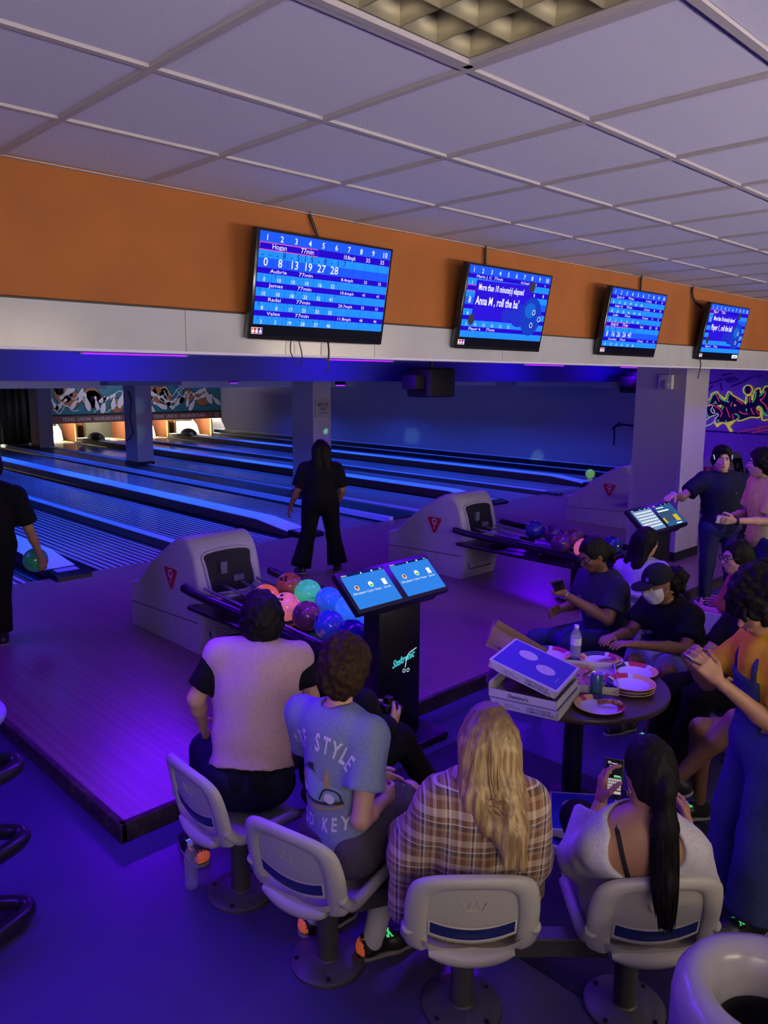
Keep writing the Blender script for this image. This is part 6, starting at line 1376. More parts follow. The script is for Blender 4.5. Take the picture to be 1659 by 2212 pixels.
# --- E: reader with glasses ----------------------------------------
o = new_person('E', (5.02, 2.80, 0), 'seated person with glasses in a dark blue lettered tee, reading a phone')
G = Fig(dict(pelvis=(5.04, 2.80, .51), neck=(4.985, 2.815, .985), head=(4.885, 2.86, 1.16), el_l=(4.79, 2.66, .74), wr_l=(4.61, 2.90, .905), el_r=(5.02, 3.04, .73), wr_r=(4.80, 3.06, .72), sh_l=(4.90, 2.655, .93), sh_r=(5.06, 2.99, .93), kn_l=(4.52, 2.78, .60), an_l=(4.78, 3.03, .50), kn_r=(4.60, 3.10, .52), an_r=(4.66, 3.14, .085), toe_l=(4.72, 3.15, .46), look=(-.80, .34, -.42)), (-.90, .38), sw=.19, fat=1.2, hs=1.0); G.skin = SK3
fd = nrm(V3(-.45, .35, .75)); body(G, o, SK3, h=.011, hk={'l': dict(d=fd, pn=(-.55, -.5, .1), curl=(.45, .5, .55, .6), thumb=.5), 'r': dict(curl=(.4, .4, .4, .4))}, head_h=.0055); face(G, o); glasses(G, o)
s_ = shirt(G, o, 'lettered_tee', fabric('tee_navy', (.030, .028, .060)), .70, .020, -.10, h=.011, flare=.02, wr=(.008, 9, (1, 1, .5)))
bpy.context.view_layer.update(); f = Flat(); f.text('Texas', 0, .0, .06, 'CENTER', shear=.3, bold=.012); f.stroke([(-.07, -.02), (0, -.035), (.07, -.02)], .008); f.stroke([(-.03, -.05), (.03, -.075), (.07, -.06)], .014)
ob = f.drape('tee_lettering', mat('print_grey', (.20, .20, .26), .7), frame(tuple(G.j['pelvis']+G.up*.30+G.fr*.5), tuple(-G.lat), tuple(G.up), tuple(G.fr)), bvh_of(s_), None, .004); ob.data.transform(Matrix.Translation(-Vector(o.location))); ob.parent = s_
trousers(G, o, 'jeans', fabric('jeans_blue', (.028, .034, .12)), 1.9, .014, wr=(.007, 12)); shoes(G, o)
pr, cu = hair_cap(G, .010); bun = [('cone', G.hp(0, -.09, 0), G.hp(.01, -.14, -.06), .05, .035, .03), ('cone', G.hp(.01, -.14, -.06), G.hp(.015, -.15, -.16), .036, .014, .03)]; hairo(G, o, [Field(pr+bun, .007).cut(*cu)], M_HAIR, .004, 60, (1, 1, .2))
w_, d_, p_, l_ = G.tip['l']; pc = w_+d_*.085+p_*.032; phone(frame(tuple(pc), tuple(nrm(np.cross([-.62, .25, .74], -p_))), tuple(nrm(V3(-.62, .25, .74))), tuple(nrm(V3(.65, .3, .55)))), 'dark phone held by the reader with glasses')
bm = bmesh.new(); q = G.j['wr_l']-np.array(o.location)-nrm(G.j['wr_l']-G.j['el_l'])*.01; dd = nrm(G.j['wr_l']-G.j['el_l']); u1 = nrm(np.cross(dd, [0, 0, 1])); u2 = np.cross(dd, u1); tube(bm, [tuple(q+(u1*math.cos(a)+u2*math.sin(a))*.029) for a in [2*PI*i/16 for i in range(16)]], .005, 6, closed=True); bm_obj('bracelet', bm, mat('silver', (.6, .6, .65), .25, .8), o, True)
# --- F: long dark hair, white top ----------------------------------
o = new_person('F', (5.88, 2.98, 0), 'seated person with long dark hair in a white top before the far console')
G = Fig(dict(pelvis=(5.87, 2.97, .50), neck=(5.93, 3.01, .885), head=(5.965, 3.0, 1.07), el_r=(6.02, 2.80, .66), wr_r=(6.22, 2.84, .62), el_l=(6.0, 3.20, .66), wr_l=(6.22, 3.12, .62), kn_r=(6.28, 2.86, .53), an_r=(6.30, 2.84, .085), kn_l=(6.28, 3.06, .53), an_l=(6.32, 3.06, .085), look=(.90, -.42, -.08)), (.97, .1), sw=.165, fat=.92, hs=.95); G.skin = SK2
body(G, o, SK2, h=.012); face(G, o); shirt(G, o, 'white_top', fabric('top_white', (.40, .38, .52)), .6, .018, -.08, h=.012); trousers(G, o, 'jeans', NAVYJ, 1.93, .012, h=.013); shoes(G, o)
pr, cu = hair_cap(G, .016); H_ = G.hp; fall = [('cone', H_(-.05, -.05, 0), H_(-.06, -.09, -.20), .060, .055, .04), ('cone', H_(.05, -.05, 0), H_(.05, -.09, -.20), .060, .05, .04), ('cone', H_(-.06, -.09, -.2), H_(-.09, -.12, -.36), .052, .02, .03), ('cone', H_(.04, -.09, -.2), H_(.02, -.12, -.34), .05, .02, .03), ('cone', H_(-.085, .0, -.05), H_(-.11, -.01, -.28), .032, .018, .03)]
hairo(G, o, [Field(pr+fall, .008).cut(*cu)], M_HAIR, .005, 60, (1, 1, .1))
make_seat('grey bowling seat under the person in the white top', (5.84, 2.97, 0), math.radians(-88), SG2)
# --- G: cap and mask -----------------------------------------------
o = new_person('G', (5.08, 2.20, 0), 'seated person in a black cap, white face mask and black tee leaning over the table')
G = Fig(dict(pelvis=(5.10, 2.20, .51), neck=(4.905, 2.275, .905), head=(4.795, 2.318, 1.065), sh_l=(4.875, 2.095, .86), sh_r=(4.975, 2.44, .87), el_l=(4.72, 2.06, .70), wr_l=(4.405, 2.245, .755), el_r=(4.82, 2.50, .68), wr_r=(4.42, 2.42, .755), kn_l=(4.60, 2.12, .55), an_l=(4.68, 2.24, .085), kn_r=(4.66, 2.38, .53), an_r=(4.76, 2.45, .085), toe_l=(4.52, 2.27, .085), toe_r=(4.58, 2.50, .085), look=(-.86, .36, -.30)), (-.96, .22), sw=.18, fat=1.02, hs=1.0); G.skin = SK3
body(G, o, SK3, h=.010, hk={'l': dict(curl=(.25, .3, .35, .35), pn=(0, 0, -1)), 'r': dict(curl=(.25, .3, .35, .35), pn=(0, 0, -1))}, head_h=.0055); face(G, o, lips=False); shirt(G, o, 'black_tee', BLACKF, .72, .020, -.09, h=.0105, flare=.02, wr=(.008, 9, (1, 1, .5)))
trousers(G, o, 'shorts', fabric('shorts_denim', (.26, .26, .38), None, .9, 60), .92, .026, flare=.022, wr=(.008, 12)); shoes(G, o, heel=False)
L0 = np.array(o.location); F = Field(inflate(G.head_prims()[:11], .007, .03), .0055).clip(G.hp(0, 0, -.004), G.hA[2]).clip(G.hp(0, .02, 0), -G.hA[1]).clip(G.hp(0, 0, -.125), -G.hA[2]); mk_ = fmesh('face_mask', [F], mat('mask_white', (.58, .56, .60), .8), o, L0, None, 1)
for s in (-1, 1):
    bm = bmesh.new(); tube(bm, [tuple(G.hp(s*.055, .06, -.03)-L0), tuple(G.hp(s*.078, -.015, .0)-L0)], .0022, 5); tube(bm, [tuple(G.hp(s*.05, .06, -.08)-L0), tuple(G.hp(s*.078, -.02, -.035)-L0)], .0022, 5); bm_obj('ear_loop', bm, mat('mask_white', (.58, .56, .60), .8), mk_)
F = Field([('ell', G.hp(0, -.012, .030), G.hA, np.array([.094, .112, .108]), .01)], .006).clip(G.hp(0, 0, .022), -G.hA[2]); cp_ = fmesh('cap', [F], fabric('cap_black', (.012, .012, .018)), o, L0, None, 2)
F = Field([('ell', G.hp(0, .115, .032), G.hA, np.array([.075, .075, .018]), .01)], .005).cut(('ell', G.hp(0, .10, -.02), G.hA, np.array([.09, .09, .048]), .005)); fmesh('visor', [F], fabric('cap_black', (.012, .012, .018)), cp_, L0, None, 1)
f = Flat(); f.ring(0, 0, .011, .0145, 16); f.disc(0, 0, .006, n=10); f.build('badge', mat('badge_pale', (.25, .25, .45), .5), frame(tuple(G.hp(-.03, .092, .075)-L0), tuple(G.hA[0]), tuple(nrm(G.hA[2]-.5*G.hA[1])), tuple(nrm(G.hA[1]+.6*G.hA[2]-.3*G.hA[0]))), cp_)
H_ = G.hp; fr_ = [('ell', H_(0, -.10, -.035), G.hA, np.array([.085, .05, .06]), .03), ('ell', H_(.0, -.17, -.02), G.hA, np.array([.075, .065, .070]), .03), ('ell', H_(0, -.15, -.08), G.hA, np.array([.06, .05, .05]), .03)]
hairo(G, o, [Field(fr_, .008)], M_HAIR, .018, 34, (1, 1, 1))
bm = bmesh.new(); tube(bm, spline([tuple(G.j['neck']-L0+G.lat*x+G.fr*y+G.up*z) for x, y, z in ((-.06, .02, .03), (-.04, .10, -.02), (0, .128, -.10), (.04, .10, -.02), (.06, .02, .03))], 6), .0016, 5); bm_obj('necklace', bm, mat('gold', (.6, .5, .3), .25, .9), o)
# --- J: orange shirt -----------------------------------------------
o = new_person('J', (5.86, 2.10, 0), 'seated person with glasses in an orange shirt, back half turned')
G = Fig(dict(pelvis=(5.86, 2.10, .51), neck=(5.835, 2.14, .955), head=(5.745, 2.185, 1.115), el_r=(6.0, 2.14, .68), wr_r=(6.05, 2.35, .66), el_l=(5.66, 2.22, .68), wr_l=(5.80, 2.42, .66), kn_r=(5.96, 2.52, .53), an_r=(5.98, 2.54, .085), kn_l=(5.78, 2.52, .53), an_l=(5.76, 2.55, .085), look=(-.80, .58, -.06)), (-.05, .99), sw=.18, fat=1.1, hs=.98); G.skin = SK2
body(G, o, SK2, h=.012); face(G, o); glasses(G, o); shirt(G, o, 'orange_shirt', fabric('shirt_orange', (.34, .090, .055)), .75, .022, -.10, h=.0115, flare=.02, wr=(.010, 8, (1, 1, .5))); trousers(G, o, 'jeans', NAVYJ, 1.93, .012, h=.013); shoes(G, o)
pr, cu = hair_cap(G, .016); H_ = G.hp; hairo(G, o, [Field(pr+[('cone', H_(0, -.08, -.01), H_(.02, -.13, -.10), .065, .05, .04)], .008).cut(*cu)], M_HAIR, .004, 60, (1, 1, .2))
# --- H: navy polo --------------------------------------------------
o = new_person('H', (8.10, 3.28, 0), 'standing man in a dark navy polo resting a hand on the far console')
G = Fig(dict(pelvis=(8.13, 3.28, .90), neck=(8.10, 3.29, 1.425), head=(8.04, 3.285, 1.595), sh_r=(7.955, 3.43, 1.37), sh_l=(8.245, 3.12, 1.36), el_r=(7.72, 3.53, 1.20), wr_r=(7.45, 3.50, 1.25), el_l=(8.36, 3.02, 1.10), wr_l=(8.22, 3.02, .88), hip_r=(8.055, 3.36, .86), hip_l=(8.20, 3.20, .86), kn_r=(8.08, 3.37, .48), an_r=(8.10, 3.38, .085), kn_l=(8.16, 3.15, .48), an_l=(8.18, 3.14, .085), look=(-.80, -.60, -.06)), (-.74, -.67), sw=.21, fat=1.1, hs=1.05); G.skin = SK2
body(G, o, SK2, h=.011, hk={'r': dict(d=(-.9, -.05, -.05), pn=(0, 0, -1), curl=(.2, .22, .25, .25)), 'l': dict(curl=(.3, .3, .3, .3))}, head_h=.006); face(G, o)
s_ = shirt(G, o, 'polo', fabric('polo_navy', (.012, .014, .034)), .72, .020, -.12, h=.011, flare=.018, wr=(.007, 9, (1, 1, .5))); L0 = np.array(o.location)
bm = bmesh.new(); tube(bm, [tuple(G.j['neck']-L0+G.lat*.068*math.cos(a)+G.fr*(.066*math.sin(a)+.012)+G.up*(.024-.022*math.sin(a))) for a in [2*PI*i/22-PI/2+2*PI/22*0 for i in range(22)]], .013, 8, closed=True); bm_obj('collar', bm, fabric('polo_navy', (.012, .014, .034)), s_, True)
F = Field([('ell', G.j['neck']+G.fr*.128-G.up*.085, G.A, np.array([.005, .004, .005]), .002), ('ell', G.j['neck']+G.fr*.148-G.up*.17-G.lat*.09, G.A, np.array([.011, .006, .008]), .002)], .003, .01); ob = fmesh('button_and_badge', [F], mat('badge_pale', (.25, .25, .45), .5), s_, L0, None, 1); ob['kind'] = 'stuff'
trousers(G, o, 'jeans', fabric('jeans_dim', (.030, .030, .11)), 1.96, .014, wr=(.006, 11), h=.012); shoes(G, o, heel=False)
pr, cu = hair_cap(G, .018); hairo(G, o, [Field(pr+[('ell', G.hp(0, .05, .10), G.hA, np.array([.07, .05, .03]), .03)], .007).cut(*cu)], M_HAIR, .008, 44, (1, 1, .6))
for s in (-1, 1):
    bm = bmesh.new(); tube(bm, [tuple(G.hp(s*.088, .03, .045)-L0), tuple(G.hp(s*.078, .045, .0)-L0)], .005, 6); bm_obj('glow_stick', bm, glow('glow_stick', (.35, .45, 1.0), 1.0), o)
bm = bmesh.new(); q = G.j['wr_r']-L0; dd = nrm(G.j['wr_r']-G.j['el_r']); u1 = nrm(np.cross(dd, [0, 0, 1])); u2 = np.cross(dd, u1); tube(bm, [tuple(q+(u1*math.cos(a)+u2*math.sin(a))*.031) for a in [2*PI*i/16 for i in range(16)]], .007, 6, closed=True); bm_obj('wristband', bm, mat('band_white', (.6, .58, .65), .4), o, True)
# --- I: yellow tee -------------------------------------------------
o = new_person('I', (7.66, 2.70, 0), 'standing person in a pale yellow tee at the right edge, facing the man in navy')
G = Fig(dict(pelvis=(7.70, 2.69, .92), neck=(7.675, 2.695, 1.455), head=(7.60, 2.745, 1.63), el_r=(7.80, 2.90, 1.12), wr_r=(7.50, 2.98, 1.09), el_l=(7.50, 2.60, 1.11), wr_l=(7.22, 2.79, 1.12), hip_r=(7.76, 2.77, .88), hip_l=(7.63, 2.61, .88), kn_r=(7.78, 2.80, .49), an_r=(7.80, 2.82, .085), kn_l=(7.62, 2.62, .49), an_l=(7.60, 2.64, .085), look=(-.45, .88, -.05)), (-.72, .69), sw=.20, fat=1.05, hs=1.05); G.skin = SK2
body(G, o, SK2, h=.011, hk={'l': dict(curl=(.5, .5, .55, .6), pn=(.3, .5, .2)), 'r': dict(curl=(.5, .5, .5, .5))}); face(G, o); shirt(G, o, 'yellow_tee', fabric('tee_yellow', (.60, .72, .10)), .80, .022, -.12, h=.011, flare=.022, wr=(.008, 8, (1, 1, .5))); trousers(G, o, 'trousers', NAVYJ, 1.95, .014, h=.013); shoes(G, o, heel=False)
pr, cu = hair_cap(G, .020); hairo(G, o, [Field(pr, .008).cut(*cu)], M_HAIR, .008, 40, (1, 1, 1)); L0 = np.array(o.location)
bm = bmesh.new(); q = G.j['wr_l']-L0-nrm(G.j['wr_l']-G.j['el_l'])*.02; dd = nrm(G.j['wr_l']-G.j['el_l']); u1 = nrm(np.cross(dd, [0, 0, 1])); u2 = np.cross(dd, u1); tube(bm, [tuple(q+(u1*math.cos(a)+u2*math.sin(a))*.033) for a in [2*PI*i/16 for i in range(16)]], .010, 6, closed=True); bm_obj('watch_band', bm, M_BLACK, o, True)
w_, d_, p_, l_ = G.tip['l']; bm = bmesh.new(); box(bm, -.05, .05, -.035, .035, -.004, .004, .002, 1); t_ = bm_obj('paper_napkin', bm, mat('napkin', (.55, .50, .50), .8)); t_.matrix_world = frame(tuple(w_+d_*.12+p_*.02), tuple(d_), tuple(l_)); tag(t_, 'folded pale napkin in the hand of the person in yellow', 'napkin')
# --- K: overalls ---------------------------------------------------
o = new_person('K', (3.36, 1.11, 0), 'standing person in denim overalls and a yellow shirt looking down at a phone')
G = Fig(dict(pelvis=(3.42, 1.08, .86), neck=(3.40, 1.095, 1.325), head=(3.315, 1.155, 1.475), sh_l=(3.27, .985, 1.25), sh_r=(3.50, 1.22, 1.26), el_l=(3.23, .99, .985), wr_l=(3.085, 1.20, 1.19), el_r=(3.47, 1.40, 1.02), wr_r=(3.22, 1.375, 1.19), hip_l=(3.345, 1.01, .82), hip_r=(3.49, 1.15, .82), kn_l=(3.32, 1.05, .45), an_l=(3.30, 1.06, .085), kn_r=(3.48, 1.22, .45), an_r=(3.50, 1.24, .085), toe_l=(3.12, 1.16, .085), look=(-.66, .50, -.56)), (-.68, .73), sw=.175, fat=1.0, hs=1.0); G.skin = SK1
body(G, o, SK1, h=.009, hk={'l': dict(d=(-.25, .55, .60), pn=(.55, .45, -.3), curl=(.45, .5, .55, .6), thumb=.5), 'r': dict(d=(-.5, -.1, .5), pn=(-.3, -.8, -.3), curl=(.45, .5, .55, .6), thumb=.5)}, head_h=.005); face(G, o)
M_YT = fabric('shirt_yellow', (.80, .52, .015)); s_ = shirt(G, o, 'yellow_shirt', M_YT, .62, .016, -.02, h=.0095, flare=.02, wr=(.006, 10, (1, 1, .5)))
M_DEN = fabric('overall_denim', (.035, .045, .14), (.026, .034, .11), .9, 90); tr_ = trousers(G, o, 'overalls', M_DEN, 1.95, .040, .13, h=.0105, flare=.03, wr=(.008, 9, (1, 1, .5))); L0 = np.array(o.location)
F = Field(inflate(G.torso[:3], .034, .05), .008).clip(G.j['pelvis']+G.up*.31, G.up).clip(G.j['pelvis']+G.fr*.03, -nrm(G.fr)).clip(G.j['neck']+G.lat*.115, G.lat).clip(G.j['neck']-G.lat*.115, -G.lat) ; bib = fmesh('bib', [F], M_DEN, tr_, L0, wrinkle(.003, 14), 1)
for s in (-1, 1):
    bm = bmesh.new(); tube(bm, spline([tuple(G.j['neck']-L0+G.lat*s*.085+G.fr*y+G.up*z) for y, z in ((.125, -.17), (.115, -.08), (.03, .012), (-.08, -.04), (-.13, -.18), (-.145, -.34))], 6), .016, 8); bm_obj('strap', bm, M_DEN, tr_, True)
shoes(G, o, heel=False)
bm = bmesh.new(); 
for a in range(6): tube(bm, spline([tuple(G.hp(-.055+.022*a, .075+.01*math.sin(a*2), .060)-L0), tuple(G.hp(-.060+.024*a, .100, .030)-L0), tuple(G.hp(-.056+.022*a, .100, .008+.006*(a % 2))-L0)], 4), .010, 6)
fr_ = bm_obj('fringe_curls', bm, M_HAIR, o, True); fr_['kind'] = 'stuff'
pr, cu = hair_cap(G, .032); hairo(G, o, [Field(pr+[('ell', G.hp(0, -.06, .06), G.hA, np.array([.12, .11, .10]), .04)], .007).cut(*cu)], M_HAIR, .013, 40, (1, 1, 1))
bm = bmesh.new(); box(bm, -.025, .03, -.006, .006, -.045, .04, .012, 3, Matrix.Rotation(.5, 4, 'Z')); t_ = bm_obj('yellow_patch', bm, M_YT, tr_, True); t_.location = Vector(G.j['hip_l']-L0+G.lat*-.145+V3(-.03, .0, -.12))
w_, d_, p_, l_ = G.tip['l']; up_ = nrm(V3(-.55, .35, .35)); pn_ = nrm(V3(.35, -.25, .9)); rt_ = nrm(np.cross(up_, pn_)); phone(frame(tuple(w_+d_*.095+p_*.03), tuple(rt_), tuple(up_), tuple(np.cross(rt_, up_))), 'phone with a pale page held by the person in overalls', 'page', .5)
# --- L: black outfit with plate ------------------------------------
o = new_person('L', (4.85, 1.70, 0), 'seated person in black holding a plate of pizza, mostly behind the overalls')
G = Fig(dict(pelvis=(4.84, 1.71, .51), neck=(4.90, 1.655, .965), head=(4.83, 1.68, 1.12), sh_l=(4.84, 1.49, .90), sh_r=(4.93, 1.84, .91), el_l=(4.72, 1.42, .70), wr_l=(4.44, 1.60, .76), el_r=(4.76, 1.93, .70), wr_r=(4.48, 1.80, .735), kn_l=(4.36, 1.80, .56), an_l=(4.28, 1.88, .085), kn_r=(4.40, 1.98, .55), an_r=(4.42, 2.06, .085), look=(-.85, .3, -.4)), (-.93, .37), sw=.18, fat=1.0); G.skin = SK2
body(G, o, SK2, h=.0105, hk={'l': dict(curl=(.3, .35, .4, .4), pn=(.2, .5, .3)), 'r': dict(curl=(.35, .4, .4, .45), pn=(.1, -.5, .6))}); face(G, o); shirt(G, o, 'black_shirt', BLACKF, .8, .018, -.08); trousers(G, o, 'black_trousers', BLACKP, 1.95, .020, flare=.02); shoes(G, o, heel=False)
pr, cu = hair_cap(G, .014); hairo(G, o, [Field(pr, .008).cut(*cu)], M_HAIR); L0 = np.array(o.location)
bm = bmesh.new(); q = G.j['wr_l']-L0-nrm(G.j['wr_l']-G.j['el_l'])*.03; dd = nrm(G.j['wr_l']-G.j['el_l']); u1 = nrm(np.cross(dd, [0, 0, 1])); u2 = np.cross(dd, u1); tube(bm, [tuple(q+(u1*math.cos(a)+u2*math.sin(a))*.034) for a in [2*PI*i/16 for i in range(16)]], .017, 8, closed=True); sc_ = bm_obj('scrunchie', bm, M_BLACKM, o, True)
f = Flat()
plate((4.37, 1.70, .715), 'paper plate with pizza held over the black trousers', 1.0, .12); pizza((4.37, 1.70, .720), .095, 0, 5.0, 'pizza slices on the plate held over black trousers', 14)
# --- L2: crossed bare legs -----------------------------------------
o = new_person('L2', (4.38, 1.16, 0), 'seated person with bare crossed legs and black shoes, cut off by the right edge')
G = Fig(dict(pelvis=(4.38, 1.16, .51), neck=(4.46, 1.09, .97), head=(4.42, 1.12, 1.14), el_l=(4.36, .86, .72), wr_l=(4.16, .98, .70), el_r=(4.46, 1.32, .72), wr_r=(4.25, 1.35, .72), kn_r=(3.92, 1.60, .575), an_r=(4.02, 1.62, .10), kn_l=(3.97, 1.44, .66), an_l=(3.80, 1.66, .30), toe_r=(3.85, 1.74, .10), toe_l=(3.68, 1.78, .26), look=(-.8, .5, -.2)), (-.72, .69), sw=.175); G.skin = SK3
body(G, o, SK3, h=.0105); shirt(G, o, 'grey_tee', fabric('tee_grey', (.12, .11, .13)), .7, .018, -.08); trousers(G, o, 'shorts', fabric('shorts_pale', (.30, .27, .28)), .55, .026); shoes(G, o, heel=False)
pr, cu = hair_cap(G, .014); hairo(G, o, [Field(pr, .008).cut(*cu)], M_HAIR)
make_seat('grey bowling seat under the person with crossed bare legs', (4.40, 1.14, 0), math.radians(46), SG2)
# --- M: man with green ball ----------------------------------------
o = new_person('M', (2.16, 6.98, .1), 'man in black at the left edge swinging a green bowling ball')
G = Fig(dict(pelvis=(2.14, 6.98, .98), neck=(2.185, 6.99, 1.47), head=(2.215, 7.04, 1.63), sh_r=(2.345, 6.86, 1.38), sh_l=(2.03, 7.12, 1.42), el_r=(2.44, 6.90, 1.08), wr_r=(2.58, 7.04, .77), el_l=(1.90, 7.2, 1.2), wr_l=(1.95, 7.35, 1.0), hip_r=(2.22, 6.92, .95), hip_l=(2.07, 7.05, .95), kn_r=(2.20, 6.98, .56), an_r=(2.17, 6.93, .185), kn_l=(2.08, 7.20, .57), an_l=(2.05, 7.15, .185), look=(.2, .97, -.1)), (.35, .94), sw=.20, fat=1.08)
body(G, o, SK1, hk={'r': dict(d=(.25, .35, -.85), pn=(-.2, .85, .3), curl=(.3, .32, .35, .4), thumb=.3)}); shirt(G, o, 'black_shirt', BLACKF, .8, .020, -.10, flare=.02); trousers(G, o, 'dark_trousers', BLACKP, 1.96, .018, flare=.015); shoes(G, o, heel=False)
pr, cu = hair_cap(G, .016); hairo(G, o, [Field(pr, .008).cut(*cu)], M_HAIR)
GRN2 = ball_mat('ball_swing_green', (.02, .20, .10), (.012, .12, .06), 14, .45, .65, .10); w_, d_, p_, l_ = G.tip['r']
ball(tuple(w_+d_*.085+p_*.118), GRN2, 'green bowling ball in the hand of the man at the left edge', (.4, .4, 0))
# --- W: woman in black ---------------------------------------------
o = new_person('W', (5.83, 7.05, .1), 'woman in black with long dark hair walking towards the lanes')
G = Fig(dict(pelvis=(5.83, 7.04, .95), neck=(5.825, 7.035, 1.375), head=(5.84, 7.04, 1.545), sh_l=(5.69, 7.16, 1.32), sh_r=(5.965, 6.90, 1.32), el_l=(5.63, 7.22, 1.08), wr_l=(5.60, 7.31, .885), el_r=(6.01, 6.86, 1.08), wr_r=(6.06, 7.02, .88), hip_l=(5.75, 7.11, .90), hip_r=(5.90, 6.96, .90), kn_l=(5.70, 7.12, .55), an_l=(5.53, 7.05, .20), kn_r=(5.97, 6.98, .54), an_r=(5.97, 6.90, .185), toe_l=(5.60, 7.25, .16), look=(.55, .83, -.05)), (.60, .80), sw=.185, fat=1.12, hs=.97)
body(G, o, SK3, hk={'l': dict(curl=(.4, .4, .45, .45)), 'r': dict(curl=(.4, .4, .45, .45))}); shirt(G, o, 'black_shirt', BLACKF, .85, .022, -.14, flare=.018); trousers(G, o, 'flared_trousers', BLACKP, 1.99, .022, flare=.055); shoes(G, o, heel=False)
pr, cu = hair_cap(G, .018); H_ = G.hp; fall = [('cone', H_(-.04, -.05, 0), H_(-.06, -.08, -.2), .075, .06, .04), ('cone', H_(.04, -.05, 0), H_(.06, -.08, -.2), .075, .06, .04)]; hairo(G, o, [Field(pr+fall, .009).cut(*cu)], M_HAIR, .005, 50, (1, 1, .1))
